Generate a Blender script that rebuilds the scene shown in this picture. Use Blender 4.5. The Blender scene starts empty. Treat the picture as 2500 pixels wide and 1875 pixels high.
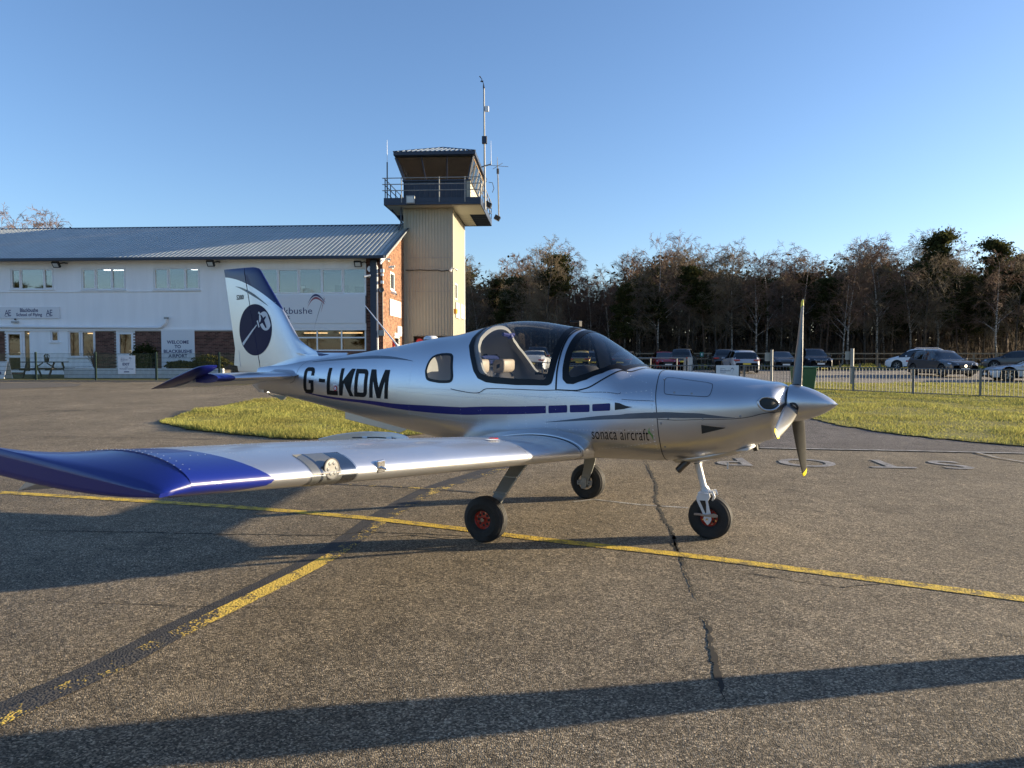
import bpy, bmesh, math, random
import numpy as np
from mathutils import Vector, Matrix
random.seed(11)
rng = np.random.default_rng(5)
PI = math.pi
SC = bpy.context.scene
COL = SC.collection

# ------------------------------------------------------------------ camera, light, exposure
CAM_H = 1.6
PITCH = math.atan(69.5 / 1750.0)
cam_d = bpy.data.cameras.new('camera')
cam = bpy.data.objects.new('camera', cam_d)
COL.objects.link(cam)
cam.location = (0, 0, CAM_H)
cam.rotation_euler = (PI / 2 - PITCH, 0, 0)
cam_d.sensor_width = 36.0
cam_d.lens = 36.0 * 1750.0 / 2500.0
cam_d.clip_start = 0.05
cam_d.clip_end = 3000
SC.camera = cam

SUN_EL = math.radians(10.3)
SUN_AZ = math.radians(9.8)            # angle from +X towards +Y
world = bpy.data.worlds.new('World')
SC.world = world
world.use_nodes = True
wn = world.node_tree.nodes
wn.clear()
w_out = wn.new('ShaderNodeOutputWorld')
w_bg = wn.new('ShaderNodeBackground')
w_sky = wn.new('ShaderNodeTexSky')
w_sky.sky_type = 'NISHITA'
w_sky.sun_disc = False
w_sky.sun_elevation = SUN_EL
w_sky.sun_rotation = PI / 2 - SUN_AZ
w_sky.altitude = 100
w_sky.air_density = 1.0
w_sky.dust_density = 0.6
w_sky.ozone_density = 4.0
w_bg.inputs['Strength'].default_value = 0.100
w_tint = wn.new('ShaderNodeMix'); w_tint.data_type = 'RGBA'; w_tint.blend_type = 'MULTIPLY'; w_tint.inputs[0].default_value = 1.0
w_tint.inputs[7].default_value = (1.18, 1.02, 1.0, 1)      # the camera's warm white balance
world.node_tree.links.new(w_sky.outputs[0], w_tint.inputs[6])
world.node_tree.links.new(w_tint.outputs[2], w_bg.inputs['Color'])
world.node_tree.links.new(w_bg.outputs[0], w_out.inputs['Surface'])

sun_d = bpy.data.lights.new('sun', 'SUN')
sun_d.energy = 5.0
sun_d.angle = math.radians(0.5)
sun_d.color = (1.0, 0.82, 0.56)
sun = bpy.data.objects.new('sun', sun_d)
COL.objects.link(sun)
to_sun = Vector((math.cos(SUN_AZ) * math.cos(SUN_EL), math.sin(SUN_AZ) * math.cos(SUN_EL), math.sin(SUN_EL)))
sun.rotation_euler = to_sun.to_track_quat('Z', 'Y').to_euler()
sun.location = to_sun * 200

SC.render.engine = 'CYCLES'
SC.view_settings.view_transform = 'Standard'
SC.view_settings.look = 'None'
SC.view_settings.gamma = 1.0
SC.view_settings.exposure = 1.5
SC.cycles.transparent_max_bounces = 16
SC.cycles.max_bounces = 8

# ------------------------------------------------------------------ measuring helpers
CP, SP = math.cos(PITCH), math.sin(PITCH)
def ray(x, y):
    u = (x - 1250) / 1750.0
    v = (937.5 - y) / 1750.0
    return np.array([u, CP + v * SP, -SP + v * CP])
CAMP = np.array([0, 0, CAM_H])
def smooth(a, b, x):
    t = min(max((x - a) / (b - a), 0.0), 1.0)
    return t * t * (3 - 2 * t)
def gz(x, y):
    """height of the terrain"""
    l = 0.026 * (math.sqrt((max(y - 11.0, 0)) ** 2 + 4) - 2 if y > 11 else 0)
    r = 0.018 * (math.sqrt((max(y - 27.0, 0)) ** 2 + 9) - 3 if y > 27 else 0)
    if y > 60: l = 0.026 * 47 + 0.004 * (y - 60)
    if y > 62: r = 0.018 * 32 + 0.006 * (y - 62)
    t = smooth(-7.0, 5.0, x - (y - 20) * 0.02)
    return l * (1 - t) + r * t
def gpt(px, py, off=0.0):
    r = ray(px, py)
    t = 2.0
    st = 0.05
    while t < 400:
        p = CAMP + r * t
        if p[2] < gz(p[0], p[1]) + off:
            a, b = t - st, t
            for _ in range(20):
                m = (a + b) / 2
                q = CAMP + r * m
                if q[2] < gz(q[0], q[1]) + off: b = m
                else: a = m
            p = CAMP + r * b
            return (p[0], p[1], gz(p[0], p[1]) + off)
        t += st
        st = min(0.05 * t / 5, 1.0)
    return None
def at(px, py, Y):
    r = ray(px, py)
    p = CAMP + r * (Y / r[1])
    return tuple(p)
class Frame:
    def __init__(s, loc, deg):
        s.loc = np.array(loc, float); s.a = math.radians(deg)
    def to_local(s, P):
        d = np.array(P, float) - s.loc
        c, k = math.cos(-s.a), math.sin(-s.a)
        return np.array([c * d[0] - k * d[1], k * d[0] + c * d[1], d[2]])
    def to_world(s, P):
        c, k = math.cos(s.a), math.sin(s.a)
        return np.array([c * P[0] - k * P[1], k * P[0] + c * P[1], P[2]]) + s.loc
    def hit_y(s, px, py, yc):
        C = s.to_local(CAMP); r = ray(px, py); R = s.to_local(s.loc + r)
        t = (yc - C[1]) / R[1]
        return C + R * t
    def hit_x(s, px, py, xc):
        C = s.to_local(CAMP); r = ray(px, py); R = s.to_local(s.loc + r)
        t = (xc - C[0]) / R[0]
        return C + R * t

# ------------------------------------------------------------------ materials
MATS = {}
def pmat(name, col, rough=0.6, metal=0.0, spec=0.5, coat=0.0, vary=0.0, vscale=6.0, bump=0.0, bscale=40.0, island=0.0, emit=0.0, coatr=0.05, streak=None):
    m = bpy.data.materials.new(name)
    m.use_nodes = True
    nt = m.node_tree; N = nt.nodes; L = nt.links
    b = N['Principled BSDF']
    b.inputs['Base Color'].default_value = (*col, 1)
    b.inputs['Roughness'].default_value = rough
    b.inputs['Metallic'].default_value = metal
    b.inputs['Specular IOR Level'].default_value = spec
    b.inputs['Coat Weight'].default_value = coat
    b.inputs['Coat Roughness'].default_value = coatr
    if emit > 0:
        b.inputs['Emission Color'].default_value = (*col, 1)
        b.inputs['Emission Strength'].default_value = emit
    tc = N.new('ShaderNodeTexCoord')
    vec = tc.outputs['Object']
    if streak:
        mp = N.new('ShaderNodeMapping'); mp.inputs['Scale'].default_value = (1, 1, streak); L.new(vec, mp.inputs['Vector']); vec = mp.outputs[0]
    if vary > 0 or island > 0:
        hsv = N.new('ShaderNodeHueSaturation')
        hsv.inputs['Color'].default_value = (*col, 1)
        src = None
        if vary > 0:
            no = N.new('ShaderNodeTexNoise'); no.inputs['Scale'].default_value = vscale; no.inputs['Detail'].default_value = 6
            no.inputs['Roughness'].default_value = 0.65
            L.new(vec, no.inputs['Vector'])
            mr = N.new('ShaderNodeMapRange')
            mr.inputs['From Min'].default_value = 0.3; mr.inputs['From Max'].default_value = 0.7
            mr.inputs['To Min'].default_value = 1 - vary; mr.inputs['To Max'].default_value = 1 + vary
            L.new(no.outputs['Fac'], mr.inputs['Value']); src = mr.outputs[0]
        if island > 0:
            ge = N.new('ShaderNodeNewGeometry'); oi = N.new('ShaderNodeObjectInfo')
            ad = N.new('ShaderNodeMath'); ad.operation = 'ADD'
            L.new(ge.outputs['Random Per Island'], ad.inputs[0]); L.new(oi.outputs['Random'], ad.inputs[1])
            fr = N.new('ShaderNodeMath'); fr.operation = 'FRACT'; L.new(ad.outputs[0], fr.inputs[0])
            m2 = N.new('ShaderNodeMapRange'); m2.inputs['To Min'].default_value = 1 - island; m2.inputs['To Max'].default_value = 1 + island
            L.new(fr.outputs[0], m2.inputs['Value'])
            if src:
                mu = N.new('ShaderNodeMath'); mu.operation = 'MULTIPLY'; L.new(src, mu.inputs[0]); L.new(m2.outputs[0], mu.inputs[1]); src = mu.outputs[0]
            else: src = m2.outputs[0]
        L.new(src, hsv.inputs['Value'])
        L.new(hsv.outputs[0], b.inputs['Base Color'])
    if bump > 0:
        n2 = N.new('ShaderNodeTexNoise'); n2.inputs['Scale'].default_value = bscale; n2.inputs['Detail'].default_value = 4
        L.new(tc.outputs['Object'], n2.inputs['Vector'])
        bp = N.new('ShaderNodeBump'); bp.inputs['Strength'].default_value = bump; bp.inputs['Distance'].default_value = 0.02
        L.new(n2.outputs['Fac'], bp.inputs['Height']); L.new(bp.outputs[0], b.inputs['Normal'])
    MATS[name] = m
    return m
def glassmat(name, tint, gloss=0.5, rough=0.02, base=0.06):
    m = bpy.data.materials.new(name); m.use_nodes = True
    nt = m.node_tree; N = nt.nodes; L = nt.links; N.clear()
    o = N.new('ShaderNodeOutputMaterial'); mx = N.new('ShaderNodeMixShader')
    t = N.new('ShaderNodeBsdfTransparent'); t.inputs['Color'].default_value = (*tint, 1)
    g = N.new('ShaderNodeBsdfGlossy'); g.inputs['Roughness'].default_value = rough
    lw = N.new('ShaderNodeLayerWeight'); lw.inputs['Blend'].default_value = 0.35
    mr = N.new('ShaderNodeMapRange'); mr.inputs['To Min'].default_value = base; mr.inputs['To Max'].default_value = gloss
    pw = N.new('ShaderNodeMath'); pw.operation = 'POWER'; pw.inputs[1].default_value = 2.2
    L.new(lw.outputs['Facing'], pw.inputs[0]); L.new(pw.outputs[0], mr.inputs['Value'])
    L.new(mr.outputs[0], mx.inputs[0]); L.new(t.outputs[0], mx.inputs[1]); L.new(g.outputs[0], mx.inputs[2])
    L.new(mx.outputs[0], o.inputs['Surface'])
    MATS[name] = m
    return m
class NX:
    """tiny expression builder on shader math nodes"""
    def __init__(s, nt): s.nt = nt
    def _in(s, sock, v):
        if isinstance(v, (int, float)): sock.default_value = v
        else: s.nt.links.new(v, sock)
    def op(s, o, a, b=0.0, c=None):
        n = s.nt.nodes.new('ShaderNodeMath'); n.operation = o
        s._in(n.inputs[0], a); s._in(n.inputs[1], b)
        if c is not None: s._in(n.inputs[2], c)
        return n.outputs[0]
def mixcol(nt, fac, a, b):
    n = nt.nodes.new('ShaderNodeMix'); n.data_type = 'RGBA'
    if isinstance(fac, (int, float)): n.inputs[0].default_value = fac
    else: nt.links.new(fac, n.inputs[0])
    for k, v in ((6, a), (7, b)):
        if isinstance(v, tuple): n.inputs[k].default_value = (*v, 1)
        else: nt.links.new(v, n.inputs[k])
    return n.outputs[2]
def noise(nt, vec, scale, detail=4, rough=0.55):
    n = nt.nodes.new('ShaderNodeTexNoise'); n.inputs['Scale'].default_value = scale; n.inputs['Detail'].default_value = detail
    n.inputs['Roughness'].default_value = rough
    nt.links.new(vec, n.inputs['Vector'])
    return n.outputs['Fac']
def ramp(nt, v, pts):
    n = nt.nodes.new('ShaderNodeValToRGB'); nt.links.new(v, n.inputs[0])
    e = n.color_ramp.elements
    while len(e) < len(pts): e.new(0.5)
    for i, (p, c) in enumerate(pts):
        e[i].position = p; e[i].color = (*c, 1) if isinstance(c, tuple) else (c, c, c, 1)
    return n.outputs[0]

# ------------------------------------------------------------------ mesh helpers
class MB:
    def __init__(s): s.v = []; s.f = []; s.m = []
    def add(s, vs, fs, mi=0):
        o = len(s.v); s.v += [tuple(map(float, p)) for p in vs]
        for f in fs: s.f.append(tuple(o + i for i in f)); s.m.append(mi)
        return s
    def box(s, x0, y0, z0, x1, y1, z1, mi=0, bev=0.0):
        if x0 > x1: x0, x1 = x1, x0
        if y0 > y1: y0, y1 = y1, y0
        if z0 > z1: z0, z1 = z1, z0
        return s.add([(x0, y0, z0), (x1, y0, z0), (x1, y1, z0), (x0, y1, z0), (x0, y0, z1), (x1, y0, z1), (x1, y1, z1), (x0, y1, z1)],
                     [(0, 3, 2, 1), (4, 5, 6, 7), (0, 1, 5, 4), (1, 2, 6, 5), (2, 3, 7, 6), (3, 0, 4, 7)], mi)
    def tube(s, pts, rad, n=8, mi=0, cap=True, flat=1.0):
        pts = [Vector(p) for p in pts]
        if isinstance(rad, (int, float)): rad = [rad] * len(pts)
        o = len(s.v); prev = None
        for i, p in enumerate(pts):
            d = (pts[min(i + 1, len(pts) - 1)] - pts[max(i - 1, 0)]).normalized()
            if prev is None:
                a = Vector((0, 0, 1)) if abs(d.z) < 0.9 else Vector((1, 0, 0))
                u = d.cross(a).normalized()
            else:
                u = (prev - d * prev.dot(d)).normalized()
            prev = u; w = d.cross(u)
            for k in range(n):
                t = 2 * PI * k / n
                q = p + (u * math.cos(t) + w * math.sin(t) * flat) * rad[i]
                s.v.append(tuple(q))
        for i in range(len(pts) - 1):
            for k in range(n):
                a = o + i * n + k; b = o + i * n + (k + 1) % n
                s.f.append((a, b, b + n, a + n)); s.m.append(mi)
        if cap:
            s.f.append(tuple(o + k for k in range(n))[::-1]); s.m.append(mi)
            e = o + (len(pts) - 1) * n
            s.f.append(tuple(e + k for k in range(n))); s.m.append(mi)
        return s
    def lathe(s, prof, c=(0, 0, 0), axis='y', n=32, mi=0, close=False):
        """prof: list of (radius, position along the axis)"""
        o = len(s.v)
        for r, h in prof:
            for k in range(n):
                t = 2 * PI * k / n; a, b = r * math.cos(t), r * math.sin(t)
                p = {'y': (a, h, b), 'x': (h, a, b), 'z': (a, b, h)}[axis]
                s.v.append((p[0] + c[0], p[1] + c[1], p[2] + c[2]))
        m = len(prof)
        for i in range(m - 1 if not close else m):
            i2 = (i + 1) % m
            for k in range(n):
                k2 = (k + 1) % n
                s.f.append((o + i * n + k, o + i * n + k2, o + i2 * n + k2, o + i2 * n + k)); s.m.append(mi)
        return s
    def grid(s, rows, mi=0, closeu=False, flip=False):
        o = len(s.v); n = len(rows[0])
        for r in rows: s.v += [tuple(map(float, p)) for p in r]
        for i in range(len(rows) - 1):
            for k in range(n if closeu else n - 1):
                a = o + i * n + k; b = o + i * n + (k + 1) % n
                f = (a, b, b + n, a + n)
                s.f.append(f[::-1] if flip else f); s.m.append(mi)
        return s
    def prism(s, poly, z0, z1, axis='z', mi=0):
        """closed polygon extruded along an axis; poly in the other two axes' order"""
        n = len(poly)
        def P(a, b, c): return {'z': (a, b, c), 'y': (a, c, b), 'x': (c, a, b)}[axis]
        vs = [P(a, b, z0) for a, b in poly] + [P(a, b, z1) for a, b in poly]
        fs = [tuple(range(n))[::-1], tuple(range(n, 2 * n))] + [(i, (i + 1) % n, n + (i + 1) % n, n + i) for i in range(n)]
        return s.add(vs, fs, mi)
    def xf(s, M):
        s.v = [tuple(M @ Vector(p)) for p in s.v]; return s
    def mesh(s, name, mats, smooth=False, angle=None):
        me = bpy.data.meshes.new(name)
        me.from_pydata(s.v, [], s.f); me.update()
        for m in (mats if isinstance(mats, (list, tuple)) else [mats]): me.materials.append(m)
        if any(s.m): me.polygons.foreach_set('material_index', s.m)
        bm = bmesh.new(); bm.from_mesh(me)
        bmesh.ops.recalc_face_normals(bm, faces=bm.faces)
        if smooth:
            for f in bm.faces: f.smooth = True
            if angle is not None:
                ca = math.radians(angle)
                for e in bm.edges:
                    if len(e.link_faces) == 2 and e.calc_face_angle(0) > ca: e.smooth = False
        bm.to_mesh(me); bm.free()
        return me
def link(name, me, parent=None):
    o = bpy.data.objects.new(name, me); COL.objects.link(o)
    if parent is not None: o.parent = parent
    return o
def P(name, mb, mats, parent=None, smooth=False, angle=None, label=None, kind=None, bevel=0):
    if isinstance(mb, list): return [P(name, m, mats, parent, smooth, angle, label, kind, bevel) for m in mb][0]
    o = link(name, mb.mesh(name, mats, smooth, angle), parent)
    if label: o['label'] = label
    if kind: o['kind'] = kind
    if bevel:
        b = o.modifiers.new('bevel', 'BEVEL'); b.width = bevel; b.segments = 2; b.limit_method = 'ANGLE'
    return o
def tag(o, label, cat, group=None):
    o['label'] = label; o['category'] = cat
    if group: o['group'] = group
    return o
def thing(name, label, cat, loc=(0, 0, 0), rz=0.0, group=None):
    o = bpy.data.objects.new(name, None); COL.objects.link(o)
    o.empty_display_size = 0.2
    o.location = tuple(map(float, loc)); o.rotation_euler = (0, 0, rz)
    return tag(o, label, cat, group)
def struct(name, mb, mats, smooth=False, label=None):
    o = P(name, mb, mats, None, smooth); o['kind'] = 'structure'
    if label: o['label'] = label
    return o
def dup(root, loc=None, rz=None, label=None, scale=None):
    r = root.copy(); COL.objects.link(r)
    if loc is not None: r.location = tuple(map(float, loc))
    if rz is not None: r.rotation_euler = (0, 0, rz)
    if scale is not None: r.scale = scale
    if label: r['label'] = label
    elif root.name in GENERIC: r['label'], g_ = GENERIC[root.name]; r['group'] = g_
    for ch in KIDS.get(root.name, list(root.children)):
        c = ch.copy(); COL.objects.link(c); c.parent = r
        for g in list(ch.children):
            d = g.copy(); COL.objects.link(d); d.parent = c
    return r
KIDS = {}; GENERIC = {}
def npmesh(name, V, F, mats, smooth=False):
    """fast mesh from numpy arrays: V (n,3), F (m,k)"""
    me = bpy.data.meshes.new(name)
    k = F.shape[1]
    me.vertices.add(len(V)); me.vertices.foreach_set('co', np.asarray(V, np.float32).ravel())
    me.loops.add(F.size); me.loops.foreach_set('vertex_index', F.astype(np.int32).ravel())
    me.polygons.add(len(F)); me.polygons.foreach_set('loop_start', np.arange(0, F.size, k, dtype=np.int32))
    me.update(calc_edges=True)
    for m in (mats if isinstance(mats, (list, tuple)) else [mats]): me.materials.append(m)
    if smooth: me.polygons.foreach_set('use_smooth', np.ones(len(F), bool))
    me.validate()
    return me

# ------------------------------------------------------------------ lettering: flat triangles of each word, made while the scene is still empty
def textmesh(s, bold=0.0, spacing=1.0, align='LEFT', line=1.0):
    cu = bpy.data.curves.new('t', 'FONT'); cu.body = s; cu.offset = bold; cu.space_character = spacing
    cu.align_x = align; cu.space_line = line; cu.resolution_u = 4
    o = bpy.data.objects.new('t', cu); COL.objects.link(o)
    dg = bpy.context.evaluated_depsgraph_get()
    me = bpy.data.meshes.new_from_object(o.evaluated_get(dg))
    V = [tuple(v.co[:2]) for v in me.vertices]; F = [tuple(p.vertices) for p in me.polygons]
    bpy.data.objects.remove(o); bpy.data.curves.remove(cu); bpy.data.meshes.remove(me)
    xs = [v[0] for v in V]; ys = [v[1] for v in V]
    x0, x1, y0, y1 = min(xs), max(xs), min(ys), max(ys)
    return [((x - x0) / (x1 - x0), (y - y0) / (y1 - y0)) for x, y in V], F      # in a unit box
TXT = {}
for key, (s, b, sp, al) in {
    'school1': ('Blackbushe', 0.02, 1.0, 'CENTER'), 'school2': ('School of Flying', 0.02, 1.0, 'CENTER'), 'ae': ('AE', 0.0, 0.8, 'CENTER'),
    'airtest': ('AIRTEST', 0.0, 1.0, 'CENTER'), 'w1': ('WELCOME', 0.03, 1.05, 'CENTER'), 'w2': ('TO', 0.03, 1.05, 'CENTER'),
    'w3': ('BLACKBUSHE', 0.03, 1.05, 'CENTER'), 'w4': ('AIRPORT', 0.03, 1.05, 'CENTER'), 'exit': ('EXIT', 0.03, 1.0, 'CENTER'),
    'and': ('and', 0.02, 1.0, 'CENTER'), 'pl': ('Passenger Lounge', 0.02, 1.0, 'CENTER'), 'bb': ('Blackbushe', 0.0, 1.0, 'LEFT'),
    'ap': ('Airport', 0.0, 1.0, 'LEFT'), 'wt': ('Welcome to', 0.0, 1.0, 'LEFT'), 'stop': ('STOP', 0.015, 1.7, 'LEFT'),
    'sonaca': ('sonaca aircraft', -0.006, 1.05, 'LEFT'), 's200': ('S200', 0.01, 1.0, 'LEFT'), 'duc': ('DUC', 0.02, 1.0, 'LEFT'), 'office': ('Office', 0.0, 1.0, 'CENTER'),
}.items():
    TXT[key] = textmesh(s, b, sp, al)
def text_on(mb, key, org, ux, uz, w, hgt, n, off=0.004, mi=0):
    """put a word on a flat board: org lower-left corner, ux / uz unit directions, n normal"""
    V, F = TXT[key]
    org, ux, uz, n = map(Vector, (org, ux, uz, n))
    mb.add([tuple(org + ux * (u * w) + uz * (v * hgt) + n * off) for u, v in V], F, mi)
    return mb
# ------------------------------------------------------------------ shared materials
M_white = pmat('white_render', (0.90, 0.90, 0.90), 0.85, vary=0.045, vscale=2.2, bump=0.15, bscale=60, streak=0.12)
M_upvc = pmat('white_upvc', (0.80, 0.81, 0.82), 0.35)
M_signw = pmat('sign_white', (0.72, 0.73, 0.75), 0.45)
M_navy = pmat('navy_lettering', (0.02, 0.03, 0.12), 0.5)
M_navymetal = pmat('navy_metal', (0.022, 0.034, 0.062), 0.45, vary=0.1)
M_red = pmat('sign_red', (0.55, 0.03, 0.04), 0.5)
M_mortar = pmat('mortar', (0.30, 0.26, 0.22), 0.95, vary=0.1)
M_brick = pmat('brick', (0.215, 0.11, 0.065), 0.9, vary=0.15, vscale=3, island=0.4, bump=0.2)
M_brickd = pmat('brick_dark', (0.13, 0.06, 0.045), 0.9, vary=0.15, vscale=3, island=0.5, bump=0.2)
M_roof = pmat('roof_sheet', (0.34, 0.37, 0.36), 0.34, spec=0.7, vary=0.12, vscale=0.8)
M_clad = pmat('grey_cladding', (0.37, 0.355, 0.285), 0.5, vary=0.05, vscale=0.9)
M_black = pmat('black_plastic', (0.012, 0.012, 0.013), 0.45)
M_grey = pmat('grey_steel', (0.30, 0.31, 0.31), 0.45, metal=0.6, vary=0.1)
M_galv = pmat('galvanised_steel', (0.26, 0.265, 0.26), 0.55, metal=0.1, vary=0.15, vscale=8)
M_rail = pmat('painted_railing', (0.15, 0.155, 0.155), 0.55, vary=0.15, vscale=8)
M_green = pmat('green_fence_paint', (0.006, 0.024, 0.017), 0.5)
M_conc = pmat('concrete', (0.42, 0.43, 0.42), 0.9, vary=0.12, vscale=2, bump=0.2)
M_wood = pmat('weathered_wood', (0.20, 0.16, 0.11), 0.85, vary=0.2, vscale=9, bump=0.3)
M_wooddark = pmat('dark_wood', (0.02, 0.016, 0.018), 0.7, vary=0.2, vscale=9)
M_glassb = glassmat('window_glass', (0.72, 0.78, 0.80), gloss=0.7, base=0.2)
M_glassd = glassmat('window_glass_lower', (0.55, 0.52, 0.48), gloss=0.6, base=0.1)
M_room = pmat('room_wall', (0.30, 0.33, 0.34), 0.9)
M_roomw = pmat('room_wall_warm', (0.26, 0.17, 0.08), 0.9, vary=0.3, vscale=1.3)
M_lamp = pmat('ceiling_lamp_tube', (1.0, 0.98, 0.9), 0.5, emit=4.0)
M_lampw = pmat('warm_ceiling_lamp', (1.0, 0.72, 0.38), 0.5, emit=2.0)
M_ledglass = pmat('lamp_lens', (0.55, 0.56, 0.54), 0.2)
M_rubber = pmat('tyre_rubber', (0.018, 0.018, 0.018), 0.75, vary=0.25, vscale=14, bump=0.15, bscale=80)
M_plate_w = pmat('plate_white', (0.75, 0.75, 0.72), 0.4)
M_plate_y = pmat('plate_yellow', (0.75, 0.55, 0.06), 0.4)
M_chrome = pmat('chrome', (0.7, 0.7, 0.7), 0.12, metal=1.0)
M_carglass = glassmat('car_glass', (0.10, 0.115, 0.12), gloss=0.75, base=0.12)
M_headl = pmat('headlamp_glass', (0.55, 0.57, 0.6), 0.08, metal=0.6, coat=1)
M_taill = pmat('tail_lamp', (0.45, 0.02, 0.015), 0.2, coat=1)
M_under = pmat('car_underbody', (0.01, 0.01, 0.01), 0.9)

# asphalt: brown-grey aggregate, patched, stained
def asphalt(name, base, spread, bump=0.7, big=0.28):
    m = bpy.data.materials.new(name); m.use_nodes = True
    nt = m.node_tree; N = nt.nodes; L = nt.links; b = N['Principled BSDF']
    tc = N.new('ShaderNodeTexCoord'); v = tc.outputs['Object']
    vo = N.new('ShaderNodeTexVoronoi'); vo.inputs['Scale'].default_value = 125; L.new(v, vo.inputs['Vector'])
    vo2 = N.new('ShaderNodeTexVoronoi'); vo2.inputs['Scale'].default_value = 160; L.new(v, vo2.inputs['Vector'])
    sep = N.new('ShaderNodeSeparateColor'); L.new(vo.outputs['Color'], sep.inputs[0])
    e = NX(nt)
    stones = ramp(nt, sep.outputs[0], [(0.0, tuple(c * 0.25 for c in base)), (0.45, tuple(c * 0.75 for c in base)), (0.8, tuple(c * 1.45 for c in base)), (1.0, tuple(min(c * 2.8, 1) for c in base))])
    n1 = noise(nt, v, 0.55, 7, 0.68); n2 = noise(nt, v, 3.2, 6, 0.7); n3 = noise(nt, v, 14, 4, 0.7)
    k = e.op('MULTIPLY_ADD', e.op('SUBTRACT', n1, 0.5), big * 4.2, 1.0)
    k = e.op('MULTIPLY', k, e.op('MULTIPLY_ADD', e.op('SUBTRACT', n2, 0.5), spread, 1.0))
    k = e.op('MULTIPLY', k, e.op('MULTIPLY_ADD', e.op('SUBTRACT', n3, 0.5), spread, 1.0))
    hs = N.new('ShaderNodeHueSaturation'); L.new(stones, hs.inputs['Color']); L.new(k, hs.inputs['Value'])
    n0 = noise(nt, v, 0.16, 4, 0.6)
    k2 = N.new('ShaderNodeHueSaturation'); L.new(hs.outputs[0], k2.inputs['Color']); L.new(e.op('MULTIPLY_ADD', e.op('SUBTRACT', n0, 0.5), 1.1, 1.0), k2.inputs['Value']); hs = k2
    # occasional pale oil-washed spots
    n4 = noise(nt, v, 1.1, 3, 0.5)
    col = mixcol(nt, ramp(nt, n4, [(0.60, 0.0), (0.74, 0.35)]), hs.outputs[0], tuple(c * 1.5 for c in base))
    # dark drips and stains
    n5 = noise(nt, v, 1.7, 5, 0.6); n6 = noise(nt, v, 0.35, 2, 0.5)
    col = mixcol(nt, e.op('MULTIPLY', ramp(nt, n5, [(0.58, 0.0), (0.66, 0.55)]), ramp(nt, n6, [(0.45, 0.0), (0.6, 1.0)])), col, tuple(c * 0.35 for c in base))
    L.new(col, b.inputs['Base Color'])
    b.inputs['Roughness'].default_value = 0.92
    b.inputs['Specular IOR Level'].default_value = 0.3
    bp = N.new('ShaderNodeBump'); bp.inputs['Strength'].default_value = bump; bp.inputs['Distance'].default_value = 0.006
    hgt = e.op('ADD', e.op('MULTIPLY', e.op('SUBTRACT', 1.0, vo.outputs['Distance']), 0.7), e.op('MULTIPLY', vo2.outputs['Distance'], -0.5))
    L.new(hgt, bp.inputs['Height'])
    bp2 = N.new('ShaderNodeBump'); bp2.inputs['Strength'].default_value = 0.6; bp2.inputs['Distance'].default_value = 0.03
    L.new(n2, bp2.inputs['Height']); L.new(bp.outputs[0], bp2.inputs['Normal'])
    L.new(bp2.outputs[0], b.inputs['Normal'])
    return m
M_asph = asphalt('apron_asphalt', (0.165, 0.135, 0.094), 0.9)
M_asphd = asphalt('road_asphalt', (0.100, 0.090, 0.085), 0.7)
M_carpark = asphalt('car_park_asphalt', (0.17, 0.155, 0.14), 0.6)

def worn_paint(name, col, thr, dark, scale=9.0, edge=0.08, kept=None):
    """road paint broken up by the stones under it"""
    m = bpy.data.materials.new(name); m.use_nodes = True
    nt = m.node_tree; N = nt.nodes; L = nt.links; b = N['Principled BSDF']
    tc = N.new('ShaderNodeTexCoord'); v = tc.outputs['Object']; e = NX(nt)
    vo = N.new('ShaderNodeTexVoronoi'); vo.inputs['Scale'].default_value = 75; L.new(v, vo.inputs['Vector'])
    n = noise(nt, v, scale, 6, 0.75); n2 = noise(nt, v, 60, 3, 0.7)
    k = e.op('ADD', n, e.op('MULTIPLY', e.op('SUBTRACT', n2, 0.5), 0.35))
    k = e.op('SUBTRACT', k, e.op('MULTIPLY', vo.outputs['Distance'], 0.18))
    if kept:      # stretch along y where the old paint survived
        sx = N.new('ShaderNodeSeparateXYZ'); L.new(v, sx.inputs[0]); q = e.op('DIVIDE', e.op('SUBTRACT', sx.outputs[1], kept[0]), kept[1])
        k = e.op('ADD', k, e.op('MULTIPLY', e.op('MAXIMUM', e.op('SUBTRACT', 1.0, e.op('MULTIPLY', q, q)), 0.0), kept[2]))
    f = ramp(nt, k, [(max(thr - edge, 0), 0.0), (min(thr + edge, 1), 1.0)])
    tone = mixcol(nt, ramp(nt, n2, [(0.35, 0.0), (0.65, 1.0)]), tuple(c * 0.8 for c in col), col)
    L.new(mixcol(nt, f, dark, tone), b.inputs['Base Color'])
    b.inputs['Roughness'].default_value = 0.8
    bp = N.new('ShaderNodeBump'); bp.inputs['Strength'].default_value = 0.7; bp.inputs['Distance'].default_value = 0.006
    L.new(e.op('SUBTRACT', 1.0, vo.outputs['Distance']), bp.inputs['Height']); L.new(bp.outputs[0], b.inputs['Normal'])
    return m
M_yel = worn_paint('yellow_line_paint', (0.74, 0.50, 0.05), 0.375, (0.16, 0.12, 0.05))
M_yelworn = worn_paint('worn_yellow_paint', (0.74, 0.52, 0.09), 0.50, (0.05, 0.047, 0.045), scale=5, edge=0.03, kept=(4.85, 1.0, 0.17))
M_blackline = pmat('tar_overpaint', (0.04, 0.038, 0.037), 0.75, vary=0.3, vscale=12, bump=0.6, bscale=90)
M_whiteline = worn_paint('worn_white_paint', (0.42, 0.41, 0.38), 0.40, (0.15, 0.14, 0.13), scale=7, edge=0.12)
M_stop = worn_paint('worn_stop_paint', (0.36, 0.35, 0.34), 0.42, (0.13, 0.125, 0.12), scale=6, edge=0.12)
M_crack = pmat('crack', (0.02, 0.018, 0.015), 1.0)
M_patch = pmat('tarmac_patch', (0.085, 0.078, 0.07), 0.95, vary=0.2, vscale=10, bump=0.6, bscale=80)

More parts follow.
